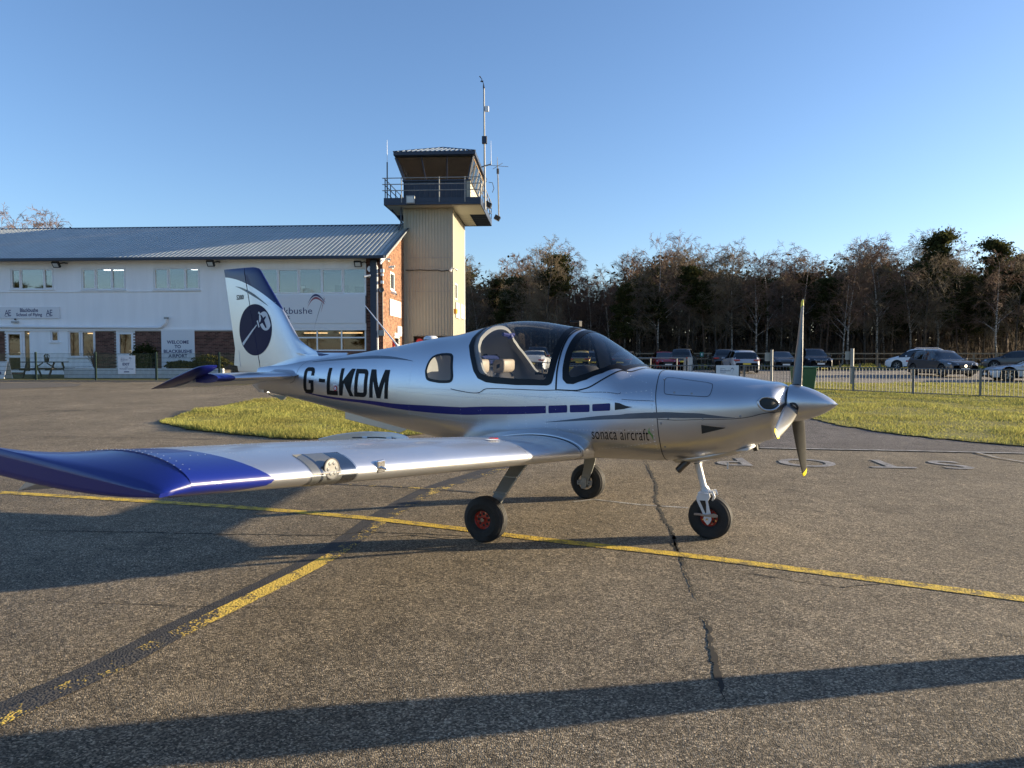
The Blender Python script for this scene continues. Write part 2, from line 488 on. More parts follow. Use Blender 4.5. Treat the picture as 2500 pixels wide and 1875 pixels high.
# grass
def grassmat(name, a, b_, c):
    m = bpy.data.materials.new(name); m.use_nodes = True
    nt = m.node_tree; N = nt.nodes; L = nt.links; b = N['Principled BSDF']
    tc = N.new('ShaderNodeTexCoord'); v = tc.outputs['Object']
    n = noise(nt, v, 0.8, 7, 0.72); n2 = noise(nt, v, 22, 4, 0.7)
    c1 = mixcol(nt, ramp(nt, n, [(0.35, 0.0), (0.65, 1.0)]), a, b_)
    c2 = mixcol(nt, ramp(nt, n2, [(0.4, 0.0), (0.75, 1.0)]), c1, c)
    L.new(c2, b.inputs['Base Color']); b.inputs['Roughness'].default_value = 0.85
    b.inputs['Specular IOR Level'].default_value = 0.25
    bp = N.new('ShaderNodeBump'); bp.inputs['Strength'].default_value = 1.0; bp.inputs['Distance'].default_value = 0.05
    L.new(n2, bp.inputs['Height']); L.new(bp.outputs[0], b.inputs['Normal'])
    return m
M_turf = grassmat('turf', (0.18, 0.175, 0.045), (0.25, 0.22, 0.07), (0.10, 0.10, 0.03))
M_field = grassmat('field_grass', (0.075, 0.09, 0.03), (0.09, 0.085, 0.035), (0.05, 0.055, 0.02))
def blademat(name, col):
    m = bpy.data.materials.new(name); m.use_nodes = True
    nt = m.node_tree; N = nt.nodes; L = nt.links; N.clear()
    o = N.new('ShaderNodeOutputMaterial'); ad = N.new('ShaderNodeMixShader'); ad.inputs[0].default_value = 0.35
    d = N.new('ShaderNodeBsdfDiffuse'); t = N.new('ShaderNodeBsdfTranslucent')
    ge = N.new('ShaderNodeNewGeometry')
    c = ramp(nt, ge.outputs['Random Per Island'], [(0.0, tuple(k * 0.45 for k in col)), (0.6, col), (1.0, (col[0] * 1.5, col[1] * 1.25, col[2] * 1.2))])
    tc = N.new('ShaderNodeTexCoord'); f_ = ramp(nt, noise(nt, tc.outputs['Object'], 0.9, 6, 0.7), [(0.36, 0.0), (0.62, 1.0)]); c = mixcol(nt, f_, mixcol(nt, 0.55, c, (col[0] * .55, col[1] * .42, col[2] * .5)), c)
    L.new(c, d.inputs['Color']); L.new(c, t.inputs['Color'])
    L.new(d.outputs[0], ad.inputs[1]); L.new(t.outputs[0], ad.inputs[2]); L.new(ad.outputs[0], o.inputs['Surface'])
    return m
M_blade = blademat('grass_blade', (0.38, 0.40, 0.12))
M_shrub = blademat('shrub_leaf', (0.04, 0.055, 0.02))
M_needle = blademat('pine_needle', (0.065, 0.075, 0.028))
M_twig = pmat('birch_twig', (0.15, 0.088, 0.055), 0.8, island=0.3)
M_twigg = pmat('grey_twig', (0.16, 0.12, 0.07), 0.8, island=0.3)
M_undergrowth = pmat('undergrowth', (0.07, 0.048, 0.028), 0.9, island=0.5)
def birchbark():
    m = bpy.data.materials.new('birch_bark'); m.use_nodes = True
    nt = m.node_tree; N = nt.nodes; L = nt.links; b = N['Principled BSDF']
    tc = N.new('ShaderNodeTexCoord'); mp = N.new('ShaderNodeMapping'); mp.inputs['Scale'].default_value = (2, 2, 5)
    L.new(tc.outputs['Object'], mp.inputs['Vector'])
    n = noise(nt, mp.outputs[0], 1.4, 5, 0.7)
    L.new(ramp(nt, n, [(0.40, (0.03, 0.025, 0.02)), (0.54, (0.38, 0.34, 0.29)), (0.75, (0.58, 0.54, 0.47))]), b.inputs['Base Color'])
    b.inputs['Roughness'].default_value = 0.8
    return m
M_birch = birchbark()
M_pinebark = pmat('pine_bark', (0.10, 0.065, 0.045), 0.9, vary=0.35, vscale=3)
M_darkbark = pmat('dark_bark', (0.06, 0.048, 0.036), 0.9, vary=0.3, vscale=3)
# ------------------------------------------------------------------ ground
def build_ground():
    xs = np.concatenate([np.linspace(-700, -60, 14), np.linspace(-50, 60, 111), np.linspace(75, 800, 14)])
    ys = np.concatenate([np.linspace(-400, -20, 10), np.arange(-10, 75, 0.5), np.linspace(80, 1400, 24)])
    V = np.array([(x, y, gz(x, y)) for y in ys for x in xs]); n = len(xs)
    i = np.arange((len(ys) - 1) * n).reshape(-1, n)[:, :-1].ravel()
    F = np.stack([i, i + 1, i + 1 + n, i + n], 1)
    o = link('ground', npmesh('ground', V, F, M_field, True)); o['kind'] = 'structure'
build_ground()
def jag(poly, step, amp, seed=1, closed=True):
    r = random.Random(seed); out = []
    n = len(poly)
    for i in range(n if closed else n - 1):
        a = poly[i]; b = poly[(i + 1) % n]
        d = math.dist(a[:2], b[:2]); k = max(1, int(d / step))
        for j in range(k):
            t = j / k; q = (a[0] + (b[0] - a[0]) * t, a[1] + (b[1] - a[1]) * t)
            out.append((q[0] + r.uniform(-amp, amp), q[1] + r.uniform(-amp, amp)) if j or amp == 0 else q)
    if not closed: out.append(tuple(poly[-1][:2]))
    return out
def sheet(name, poly, off, mat, cell=1.0, stuff=False, label=None):
    bm = bmesh.new()
    vs = [bm.verts.new((p[0], p[1], 0)) for p in poly]
    bm.faces.new(vs)
    x0, x1 = min(p[0] for p in poly), max(p[0] for p in poly); y0, y1 = min(p[1] for p in poly), max(p[1] for p in poly)
    x = math.floor(x0) + cell
    while x < x1:
        bmesh.ops.bisect_plane(bm, geom=bm.verts[:] + bm.edges[:] + bm.faces[:], plane_co=(x, 0, 0), plane_no=(1, 0, 0)); x += cell
    y = math.floor(y0) + cell
    while y < y1:
        bmesh.ops.bisect_plane(bm, geom=bm.verts[:] + bm.edges[:] + bm.faces[:], plane_co=(0, y, 0), plane_no=(0, 1, 0)); y += cell
    bmesh.ops.triangulate(bm, faces=bm.faces)
    for v in bm.verts: v.co.z = gz(v.co.x, v.co.y) + off
    bmesh.ops.recalc_face_normals(bm, faces=bm.faces)
    for f in bm.faces:
        if f.normal.z < 0: f.normal_flip()
    me = bpy.data.meshes.new(name); bm.to_mesh(me); bm.free(); me.materials.append(mat)
    o = link(name, me); o['kind'] = 'stuff' if stuff else 'structure'
    if label: o['label'] = label
    return o
G = lambda pts: [gpt(*p)[:2] for p in pts]
sheet('apron', [(-45, -14), (45, -14), (45, 36.0), (-4, 36.0), (-4, 31.2), (-45, 33.2)], 0.012, M_asph, 1.0)
sheet('car_park', jag([(-14, 38.6), (60, 36.5), (60, 55.5), (-14, 56.5)], 2, 0.05), 0.02, M_carpark, 1.0)
grass_curve = G([(1905, 966), (1950, 1003), (1990, 1027), (2040, 1040), (2200, 1065), (2350, 1080), (2500, 1093), (2700, 1109)])
sheet('road', G([(1560, 1090), (1700, 1094), (1854, 1097), (2500, 1110), (2800, 1117)]) + [(grass_curve[-1][0], grass_curve[-1][1])] + grass_curve[::-1][1:] + [(7.5, 33.5), (1.5, 34.5), (2.0, 20)], 0.018, M_asphd, 1.0)
P_GR = jag(grass_curve + [(30, 20), (44, 36.7), (10, 37.6), (8.8, 33)], 0.22, 0.09, 3)
P_GL = jag(G([(390, 1034), (430, 1019), (480, 1005), (560, 990), (640, 979), (720, 972), (800, 966), (960, 960), (1120, 985), (1110, 1045), (1020, 1064), (900, 1070), (820, 1074), (700, 1075), (560, 1063), (450, 1049)]), 0.18, 0.07, 4)
sheet('grass_verge', P_GR, 0.035, M_turf, 1.0)
sheet('grass_island', P_GL, 0.035, M_turf, 1.0)
mpoly = G([(698, 1047), (740, 1041), (808, 1040), (818, 1049), (800, 1056), (720, 1055)])
sheet('tarmac_patch', mpoly, 0.06, M_patch, 1.0, label='dark oval tarmac patch in the grass island behind the tail')
for nm, px in (('tarmac_repair', [(0, 936), (110, 934), (200, 938), (190, 944), (60, 949), (0, 951)]),):
    sheet(nm, G(px), 0.016, M_patch, 1.0)
def inpoly(P, X, Y):
    P = np.asarray(P); c = np.zeros(len(X), bool); j = len(P) - 1
    for i in range(len(P)):
        xi, yi = P[i]; xj, yj = P[j]
        m = ((yi > Y) != (yj > Y)) & (X < (xj - xi) * (Y - yi) / (yj - yi + 1e-12) + xi)
        c ^= m; j = i
    return c
GZV = np.vectorize(gz)
def blades(name, poly, n, hmin, hmax, w, mat, label, near=None):
    P_ = np.asarray(poly); x0, y0 = P_.min(0); x1, y1 = P_.max(0)
    X = rng.uniform(x0, x1, n * 3)
    if near is not None:
        u = rng.uniform(0, 1, n * 3); Y = y0 + (y1 - y0) * u ** near
    else: Y = rng.uniform(y0, y1, n * 3)
    m = inpoly(poly, X, Y); X = X[m][:n]; Y = Y[m][:n]; k = len(X)
    Z = GZV(X, Y) + 0.03
    h = rng.uniform(hmin, hmax, k) * (0.55 + 0.9 * np.clip(np.sin(X * .9 + np.sin(Y * .7) * 2) * np.sin(Y * 1.1 + np.cos(X * .8) * 2) + .5, 0, 1)) * (1 + 0.5 * np.sin(X * 2.1 + Y) * np.cos(Y * 1.3 - X)); a = rng.uniform(0, 2 * PI, k); b = rng.uniform(0, 2 * PI, k); l = rng.uniform(0.2, 0.9, k) * h
    ww = w * (0.7 + 0.6 * rng.uniform(0, 1, k)) * (1 + Y * 0.03)
    V = np.zeros((k, 3, 3))
    V[:, 0] = np.stack([X - np.cos(a) * ww, Y - np.sin(a) * ww, Z], 1)
    V[:, 1] = np.stack([X + np.cos(a) * ww, Y + np.sin(a) * ww, Z], 1)
    V[:, 2] = np.stack([X + np.cos(b) * l, Y + np.sin(b) * l, Z + h], 1)
    o = link(name, npmesh(name, V.reshape(-1, 3), np.arange(3 * k).reshape(-1, 3), mat)); o['kind'] = 'stuff'; o['label'] = label
blades('verge_grass_blades', P_GR, 170000, 0.03, 0.075, 0.006, M_blade, 'short sunlit grass of the verge in front of the railings', near=1.6)
blades('island_grass_blades', P_GL, 90000, 0.03, 0.08, 0.006, M_blade, 'short grass of the island between the tail and the terminal')
bank = [(5, 57), (48, 56), (52, 63), (4, 63.5)]
blades('bank_grass_blades', bank, 40000, 0.06, 0.2, 0.02, M_blade, 'rough grass along the far edge of the car park')

# painted lines and cracks
def ribbon(pts, w, off, jit=0.0, seed=0, step=0.25, taper=False):
    """strip of ground-hugging quads along world points"""
    r = random.Random(seed); P_ = []
    for i in range(len(pts) - 1):
        a, b = pts[i], pts[i + 1]; k = max(1, int(math.dist(a[:2], b[:2]) / step))
        for j in range(k): t = j / k; P_.append((a[0] + (b[0] - a[0]) * t, a[1] + (b[1] - a[1]) * t))
    P_.append(tuple(pts[-1][:2])); mb = MB(); n = len(P_); L_, R_ = [], []
    off0 = 0.0
    for i, p in enumerate(P_):
        a = P_[max(i - 1, 0)]; b = P_[min(i + 1, n - 1)]; d = math.dist(a, b) + 1e-9
        nx, ny = -(b[1] - a[1]) / d, (b[0] - a[0]) / d
        off0 = off0 * 0.6 + r.uniform(-jit, jit)
        ww = w / 2 * (r.uniform(0.25, 1.5) if jit else 1)
        if taper: ww *= min(1, 4 * i / n + 0.1, 4 * (n - i) / n + 0.1)
        for s, lst in ((1, L_), (-1, R_)):
            x, y = p[0] + nx * (off0 + s * ww), p[1] + ny * (off0 + s * ww)
            lst.append((x, y, gz(x, y) + off + min(.012, max(0.0, y - 9.5) * .004)))
    return mb.grid([L_, R_])
def line(name, px, w, off, mat, **k):
    o = P(name, ribbon(G(px), w, off, **k), mat); o['kind'] = 'structure'; return o
def smoothpx(px, n=8):
    """Catmull-Rom through pixel points"""
    out = []; m = len(px)
    for i in range(m - 1):
        p0, p1, p2, p3 = px[max(i - 1, 0)], px[i], px[i + 1], px[min(i + 2, m - 1)]
        for j in range(n):
            t = j / n
            out.append(tuple(0.5 * (2 * p1[k] + (p2[k] - p0[k]) * t + (2 * p0[k] - 5 * p1[k] + 4 * p2[k] - p3[k]) * t * t + (3 * p1[k] - p0[k] - 3 * p2[k] + p3[k]) * t ** 3) for k in (0, 1)))
    out.append(px[-1]); return out
lineA = [(-260, 1190), (0, 1205), (560, 1240), (870, 1266), (1000, 1280), (1140, 1297), (1300, 1318), (1450, 1335), (1700, 1363), (2100, 1415), (2500, 1468), (2800, 1508)]
line('yellow_taxi_line', smoothpx(lineA), 0.128, 0.0165, M_yel)
lineB = [(-170, 1835), (0, 1750), (250, 1636), (430, 1542), (600, 1458), (770, 1371), (860, 1313), (930, 1262), (1050, 1196), (1190, 1150), (1260, 1120)]
line('overpainted_line', smoothpx(lineB), 0.21, 0.0135, M_blackline)
lineBy = smoothpx([(x + 14, y + 5) for x, y in lineB])
line('worn_yellow_line', lineBy, 0.135, 0.0150, M_yelworn)
line('white_road_line', [(1750, 1093), (1854, 1097), (2180, 1103), (2500, 1110), (2700, 1114)], 0.10, 0.0170, M_whiteline)
line('white_spur_line', [(2380, 1107), (2440, 1122), (2500, 1131), (2600, 1146)], 0.06, 0.0185, M_whiteline)
line('faded_white_line', [(1400, 1228), (1450, 1222), (1560, 1235), (1680, 1243)], 0.05, 0.0150, M_whiteline)
line('faded_yellow_line', [(780, 1183), (980, 1192), (1080, 1198), (1170, 1206)], 0.07, 0.0160, M_yelworn)
for i, (px, w) in enumerate([
    ([(0, 1298), (200, 1300), (400, 1305), (600, 1308), (800, 1311), (900, 1302), (1150, 1312), (1300, 1316), (1450, 1340)], 0.022),
    ([(1575, 1122), (1590, 1160), (1605, 1185), (1600, 1225), (1618, 1262), (1640, 1300), (1650, 1340), (1668, 1390), (1685, 1430), (1700, 1470)], 0.036),
    ([(1700, 1503), (1722, 1522), (1735, 1560), (1738, 1600), (1745, 1640), (1755, 1665), (1765, 1720)], 0.028),
    ([(1640, 1300), (1652, 1350), (1664, 1372), (1672, 1380)], 0.03),
    ([(1150, 1312), (1080, 1318), (1000, 1309), (930, 1316)], 0.02),
    ([(1690, 1382), (1760, 1393), (1880, 1412), (2000, 1432), (2060, 1437), (2200, 1425), (2350, 1445), (2500, 1462)], 0.012),
    ([(0, 1067), (250, 1071), (500, 1075), (760, 1080)], 0.03),
    ([(0, 1468), (240, 1478), (500, 1485), (760, 1490), (1000, 1496)], 0.007),
    ([(2420, 1550), (2460, 1557), (2500, 1560), (2600, 1566)], 0.010),
    ([(0, 984), (150, 986), (330, 978), (470, 968)], 0.03),
    ([(0, 1004), (300, 1003), (390, 996)], 0.02),
    ([(840, 1190), (1000, 1200), (1200, 1205), (1400, 1218)], 0.008)]):
    line('crack', px, w, 0.0150, M_crack, jit=0.010 if w > 0.01 else 0.006, seed=i, step=0.03 if i not in (6, 9, 10) else 0.2, taper=True)
# STOP marking, meant to be read from the far side
def build_stop():
    V, F = TXT['stop']; mb = MB(); o = Vector((6.62, 10.72)); u = Vector((-0.995, 0.1)); w = Vector((-0.12, -0.99))
    pts = []
    for a, b in V:
        p = o + u * (a * 3.55) + w * (b * 0.82); pts.append((p.x, p.y, gz(p.x, p.y) + 0.020))
    mb.add(pts, F)
    ob = P('stop_marking', mb, M_stop); ob['kind'] = 'structure'; ob['label'] = 'worn white STOP lettering painted on the apron under the propeller'
build_stop()
for i, (a, b) in enumerate([((1960, 917), (2080, 926)), ((2100, 915), (2240, 924)), ((2240, 929), (2420, 941)), ((1780, 908), (1850, 914)), ((1960, 939), (2150, 942))]):
    line('parking_bay_line', [a, b], 0.10, 0.05, M_whiteline)
# ------------------------------------------------------------------ terminal building
BZ = gz(-12, 34.5)
BF = Frame((-6.46, 36.0, BZ), -3.5)
def R(x0, y0, x1, y1, yl=0.0, fr=BF):
    a = fr.hit_y(x0, y1, yl); b = fr.hit_y(x1, y0, yl)
    return a[0], a[2], b[0], b[2]
def cells(mb, x0, x1, z0, z1, y0, y1, holes, mi=0):
    xs = sorted({x0, x1} | {min(max(h[k], x0), x1) for h in holes for k in (0, 2)})
    zs = sorted({z0, z1} | {min(max(h[k], z0), z1) for h in holes for k in (1, 3)})
    for i in range(len(xs) - 1):
        for j in range(len(zs) - 1):
            cx, cz = (xs[i] + xs[i + 1]) / 2, (zs[j] + zs[j + 1]) / 2
            if xs[i + 1] - xs[i] < 1e-4 or zs[j + 1] - zs[j] < 1e-4: continue
            if any(h[0] < cx < h[2] and h[1] < cz < h[3] for h in holes): continue
            mb.box(xs[i], y0, zs[j], xs[i + 1], y1, zs[j + 1], mi)
    return mb
def bfz(py, px=500): return BF.hit_y(px, py, 0)[2]
Z_SPLIT = bfz(805, 300)
Z_EAVE = bfz(632, 500)
terminal = thing('terminal_building', 'long two storey white and brick airport terminal with grey corrugated roof', 'building', BF.loc, math.radians(-3.5))
LX = -29.0
upper_holes = [R(26, 655, 130, 707), R(199, 654, 306, 708), R(375, 653, 487, 708), R(567, 654, 892, 719)]
big = upper_holes[3]
lower_w = R(700, 791, 893, 857)
lower_holes = [R(14, 807, 57, 909), R(60, 808, 72, 906), R(123, 807, 144, 835), R(167, 807, 231, 873), R(285, 807, 329, 908), (lower_w[0] - 2.2, lower_w[1], lower_w[2], lower_w[3])]
low = lower_holes
brk_x0 = R(892, 640, 893, 700)[0] + 0.04
mb = MB(); cells(mb, LX, brk_x0, Z_SPLIT, Z_EAVE, 0, 0.3, upper_holes)
white_wall = P('white_wall', mb, M_white, terminal)
# thin ledge below the upper windows
a = R(0, 711, 492, 714); P('ledge', MB().box(LX, -0.05, a[1], a[2], 0.0, a[3]), M_upvc, terminal)
a = R(0, 804, 892, 806); P('drip_board', MB().box(LX, -0.06, Z_SPLIT - 0.05, brk_x0, -0.002, Z_SPLIT + 0.03), M_upvc, terminal)
# lower wall: white infill panels and brick
wz = R(0, 806, 12, 900)
mb = MB(); cells(mb, R(57, 806, 60, 900)[0], R(167, 806, 232, 900)[2], 0, Z_SPLIT - 0.05, 0.0, 0.28, low)
P('infill_wall', mb, M_white, terminal)
xl1 = R(57, 806, 60, 900)[0]; xr1 = R(167, 806, 232, 900)[2]
brick_regions = [(LX, xl1, 0, Z_SPLIT - 0.05), (xr1, brk_x0, 0, Z_SPLIT - 0.05), (brk_x0, 0.0, 0, Z_EAVE)]
mortar_wall = [P('brick_front_wall', cells(MB(), x0, x1, z0, z1, 0.012, 0.3, low), M_mortar, terminal) for x0, x1, z0, z1 in brick_regions][1]
brick_me = None
def brickwall(parent, regions, holes, mat, axis='y', limit=300, seed=2, L_=0.225, H_=0.075, near=None):
    """separate bricks for the nearest ones, the rest in one mesh; axis y: wall faces -y, axis x: wall faces +x"""
    r = random.Random(seed); pos = []
    for x0, x1, z0, z1 in regions:
        k = 0; z = z0
        while z + H_ <= z1 + 0.001:
            x = x0 - (L_ / 2 if k % 2 else 0)
            while x < x1:
                a, b = max(x, x0) + 0.005, min(x + L_, x1) - 0.005
                if b - a > 0.04 and not any(h[0] - 0.02 < (a + b) / 2 < h[2] + 0.02 and h[1] - 0.02 < z + H_ / 2 < h[3] + 0.02 for h in holes):
                    pos.append((a, b, z + 0.005))
                x += L_
            z += H_; k += 1
    if near: pos.sort(key=near)
    me = {}
    def one(mb, a, b, z, d):
        h = H_ - 0.010
        if axis == 'y': mb.box(a, -0.002 - d, z, b, 0.03, z + h)
        else: mb.box(-0.03, a, z, 0.002 + d, b, z + h)
    for a, b, z in pos[:limit]:
        w = round(b - a, 2); q = r.randrange(3)
        if (w, q) not in me:
            m_ = MB(); one(m_, 0, w, 0, 0.003 * q); me[(w, q)] = m_.mesh('brick', mat)
        o = link('brick', me[(w, q)], parent); o.location = (a, 0, z) if axis == 'y' else (0, a, z)
    if len(pos) > limit:
        m_ = MB()
        for a, b, z in pos[limit:]: one(m_, a, b, z, r.uniform(0, 0.006))
        P('brick_courses', m_, mat, parent, kind='stuff')
vis0 = R(232, 806, 240, 900)[0]; vis1 = R(394, 806, 394, 900)[2]
sx0, sx1 = R(395, 806, 474, 900)[0], R(395, 806, 474, 900)[2]
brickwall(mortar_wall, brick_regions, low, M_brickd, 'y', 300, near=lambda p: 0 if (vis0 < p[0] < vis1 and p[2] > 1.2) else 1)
# gable wall
GD = 12.2
ZR = 9.15 - BZ
slope = (ZR - 0.12 - Z_EAVE) / (GD / 2)
gable_hole = []
def ghit(px, py): p = BF.hit_x(px, py, 0.0); return p
g0 = ghit(953, 662); g1 = ghit(964, 712)
gw = (g0[1], g1[2], g1[1], g0[2])
gd0 = ghit(964, 817); gd1 = ghit(976, 900)
gdoor = (gd0[1], 0.0, gd1[1] + 0.1, gd0[2] - 0.05)
mb = MB(); cells(mb, 0.0, GD, 0.0, Z_EAVE, 0, 0, [])
mb = MB()
def gcell(y0, y1, z0, z1): mb.box(-0.3, y0, z0, -0.012, y1, z1)
ysp = sorted({0.3, GD, gw[0], gw[2], gdoor[0], gdoor[2]}); zsp = sorted({0, Z_EAVE, gw[1], gw[3], gdoor[3]})
for i in range(len(ysp) - 1):
    for j in range(len(zsp) - 1):
        cy, cz = (ysp[i] + ysp[i + 1]) / 2, (zsp[j] + zsp[j + 1]) / 2
        if any(h[0] < cy < h[2] and h[1] < cz < h[3] for h in (gw, gdoor)): continue
        gcell(ysp[i], ysp[i + 1], zsp[j], zsp[j + 1])
mb.add([(-0.3, 0.3, Z_EAVE), (-0.012, 0.3, Z_EAVE), (-0.3, GD, Z_EAVE), (-0.012, GD, Z_EAVE), (-0.3, GD / 2, Z_EAVE + slope * GD / 2), (-0.012, GD / 2, Z_EAVE + slope * GD / 2)],
       [(0, 4, 5, 1), (4, 2, 3, 5), (1, 5, 3), (0, 2, 4)])
gable = P('gable_wall', mb, M_mortar, terminal)
regs = []
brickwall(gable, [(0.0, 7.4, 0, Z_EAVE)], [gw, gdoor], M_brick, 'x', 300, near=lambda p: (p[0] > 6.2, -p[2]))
tri = []
z = Z_EAVE
while z < Z_EAVE + slope * GD / 2 - 0.1:
    y0 = (z + 0.08 - Z_EAVE) / slope
    tri.append((y0, min(GD - y0, 7.4), z, z + 0.076)); z += 0.075
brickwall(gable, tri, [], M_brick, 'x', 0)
P('rear_wall', MB().box(LX, GD - 0.3, 0, -0.31, GD, Z_EAVE), M_mortar, terminal)
P('left_end_wall', MB().box(LX, 0.31, 0, LX + 0.3, GD - 0.31, Z_EAVE), M_mortar, terminal)
# roof
def corr(x0, x1, pitch, f, rise=0.035, along=2):
    """trapezoid sheet: rows of (x, offset) ; f(x, k, t) maps to a point"""
    xs = []; x = x0
    while x < x1:
        xs += [(x, 0), (x + pitch * 0.42, 0), (x + pitch * 0.52, rise), (x + pitch * 0.88, rise), (x + pitch * 0.98, 0)]; x += pitch
    mb = MB(); mb.grid([[f(x, h, t / along) for x, h in xs] for t in range(along + 1)])
    return mb
EY = -0.55; EZ = Z_EAVE + 0.05 + 0.0
def froof(x, h, t):
    y = EY + (GD / 2 - EY) * t
    return (x, y, EZ + slope * (y) + 0.22 * 0 + h + 0.12)
roof = P('roof', corr(LX - 0.2, 0.22, 0.24, froof, 0.05), M_roof, terminal)
def froof2(x, h, t):
    y = GD - EY - (GD / 2 - EY) * t
    return (x, y, EZ + slope * (GD - y) + h + 0.12)
P('rear_roof', corr(LX - 0.2, 0.22, 0.19, froof2), M_roof, terminal)
P('ridge_cap', MB().tube([(LX - 0.2, GD / 2, ZR + 0.05), (0.26, GD / 2, ZR + 0.05)], 0.12, 8, flat=0.5), M_navymetal, roof)
P('verge_trim', MB().box(0.22, -0.0, 0, 0.30, 1, 0.14).xf(Matrix(((1, 0, 0, 0), (0, GD / 2 - EY, 0, EY), (0, slope * (GD / 2 - EY), 1, EZ + slope * EY + 0.07), (0, 0, 0, 1)))), M_navymetal, roof)
P('bargeboard', MB().box(0.01, 0, -0.22, 0.05, 1, 0.10).xf(Matrix(((1, 0, 0, 0), (0, GD / 2 - EY, 0, EY), (0, slope * (GD / 2 - EY), 1, EZ + slope * EY - 0.02), (0, 0, 0, 1)))), M_upvc, terminal)
P('soffit', MB().box(LX, EY + 0.02, Z_EAVE - 0.06, 0.0, -0.003, Z_EAVE - 0.03), M_upvc, terminal)
gut = MB(); gut.box(LX - 0.2, EY - 0.14, Z_EAVE - 0.13, 0.24, EY + 0.02, Z_EAVE + 0.02)
P('gutter', gut, M_navymetal, terminal, bevel=0.02)
# downpipe (square navy) beside the corner
dp = R(907, 640, 921, 850)
P('downpipe', MB().box(dp[0], -0.18, 0.1, dp[2], -0.03, Z_EAVE - 0.14), M_navymetal, terminal, bevel=0.01)
dp2 = R(922, 640, 926, 850)
P('white_pipe', MB().tube([(dp2[0] - 0.1, -0.05, Z_EAVE - 0.2), (dp2[0] + 0.03, -0.09, Z_EAVE - 0.5), (dp2[0] + 0.03, -0.09, 0.2)], 0.035, 8), M_upvc, terminal)
# rooms behind the glass
def room(name, x0, x1, z0, z1, wallm, lampm, lamps):
    mb = MB(); d = 4.0
    mb.add([(x0, 0.32, z0), (x1, 0.32, z0), (x1, d, z0), (x0, d, z0), (x0, 0.32, z1), (x1, 0.32, z1), (x1, d, z1), (x0, d, z1)],
           [(0, 1, 2, 3), (7, 6, 5, 4), (3, 2, 6, 7), (0, 3, 7, 4), (1, 5, 6, 2)])
    o = P(name, mb, wallm, terminal)
    for lx in lamps: P('ceiling_lamp', MB().box(lx - 0.6, 1.4, z1 - 0.06, lx + 0.6, 1.6, z1 - 0.02), lampm, o)
    return o
ru = room('upper_room', LX + 0.4, -0.4, Z_SPLIT + 0.3, Z_EAVE - 0.3, M_room, M_lamp, [R(460, 650, 460, 700)[0], R(240, 650, 240, 700)[0], big[0] + 0.6, big[2] - 3.0, big[2] - 0.9])
rl = room('lower_room', LX + 0.4, -0.4, 0.1, Z_SPLIT - 0.1, M_roomw, M_lampw, [R(40, 800, 40, 900)[0], R(200, 800, 200, 900)[0], R(305, 800, 305, 900)[0], lower_w[0] + 1.0, lower_w[2] - 1.2])
for k, (x, z, w, h_, y) in enumerate([(big[0] + 1.4, big[1] + 0.02, 0.5, 0.45, 0.7), (big[2] - 3.3, big[1] + 0.02, 0.35, 0.35, 0.8), (big[2] - 1.5, big[1] + 0.02, 0.7, 0.5, 0.9), (big[2] - 0.5, big[1] + 0.02, 0.45, 0.4, 0.6), (R(395, 0, 395, 9)[0], R(0, 700, 9, 706)[1], 0.3, 0.3, 0.6)]):
    P('desk_screen', MB().box(x - w / 2, y, z, x + w / 2, y + 0.08, z + h_).box(x - 0.05, y + 0.02, z - 0.3, x + 0.05, y + 0.06, z), M_black, ru)
for k, (x, z) in enumerate([(big[0] + 2.2, big[3] - 0.9), (big[2] - 2.2, big[3] - 0.95), (R(386, 0, 386, 9)[0], R(0, 664, 9, 690)[1])]):
    fr_ = P('picture', MB().box(x - 0.22, 3.9, z - 0.1, x + 0.22, 3.94, z + 0.45), M_black, ru)
    P('picture_sheet', MB().box(x - 0.18, 3.88, z - 0.06, x + 0.18, 3.899, z + 0.41), M_signw, fr_)
def bars(mb, x0, z0, x1, z1, t, y0, y1):
    mb.box(x0, y0, z0, x0 + t, y1, z1); mb.box(x1 - t, y0, z0, x1, y1, z1)
    mb.box(x0 + t, y0, z0, x1 - t, y1, z0 + t); mb.box(x0 + t, y0, z1 - t, x1 - t, y1, z1)
def window(rect, cols, rows=(1.0,), sash=(), glass=None, parent=None, name='window', sill=True, t=0.06, M=None):
    """cols: list of widths fractions; rows: from the top; sash: (col,row) with an extra opening frame"""
    x0, z0, x1, z1 = rect; parent = parent or terminal; glass = glass or M_glassb
    w = x1 - x0; h = z1 - z0; mb = MB(); bars(mb, x0, z0, x1, z1, t, 0.03, 0.12)
    xs = [x0]; 
    for c in cols: xs.append(xs[-1] + c * w / sum(cols))
    zs = [z1]
    for r_ in rows: zs.append(zs[-1] - r_ * h / sum(rows))
    for x in xs[1:-1]: mb.box(x - t * 0.5, 0.033, z0 + t, x + t * 0.5, 0.117, z1 - t)
    for z in zs[1:-1]: mb.box(x0 + t, 0.036, z - t * 0.5, x1 - t, 0.114, z + t * 0.5)
    panes = []
    for i in range(len(xs) - 1):
        for j in range(len(zs) - 1):
            a, b, c, d = xs[i] + t * 0.5, xs[i + 1] - t * 0.5, zs[j + 1] + t * 0.5, zs[j] - t * 0.5
            if (i, j) in sash: bars(mb, a + 0.005, c + 0.005, b - 0.005, d - 0.005, 0.055, 0.0, 0.10)
            panes.append((a, b, c, d))
    if sill: mb.box(x0 - 0.06, -0.06, z0 - 0.05, x1 + 0.06, 0.029, z0 + 0.004)
    if M is not None: mb.xf(M)
    o = P(name, mb, M_upvc, parent, bevel=0.006)
    for a, b, c, d in panes:
        q = MB().box(a, 0.06, c, b, 0.075, d)
        if M is not None: q.xf(M)
        P('pane', q, glass, o)
    return o
window(upper_holes[0], (0.24, 0.52, 0.24), sash=((0, 0), (2, 0)))
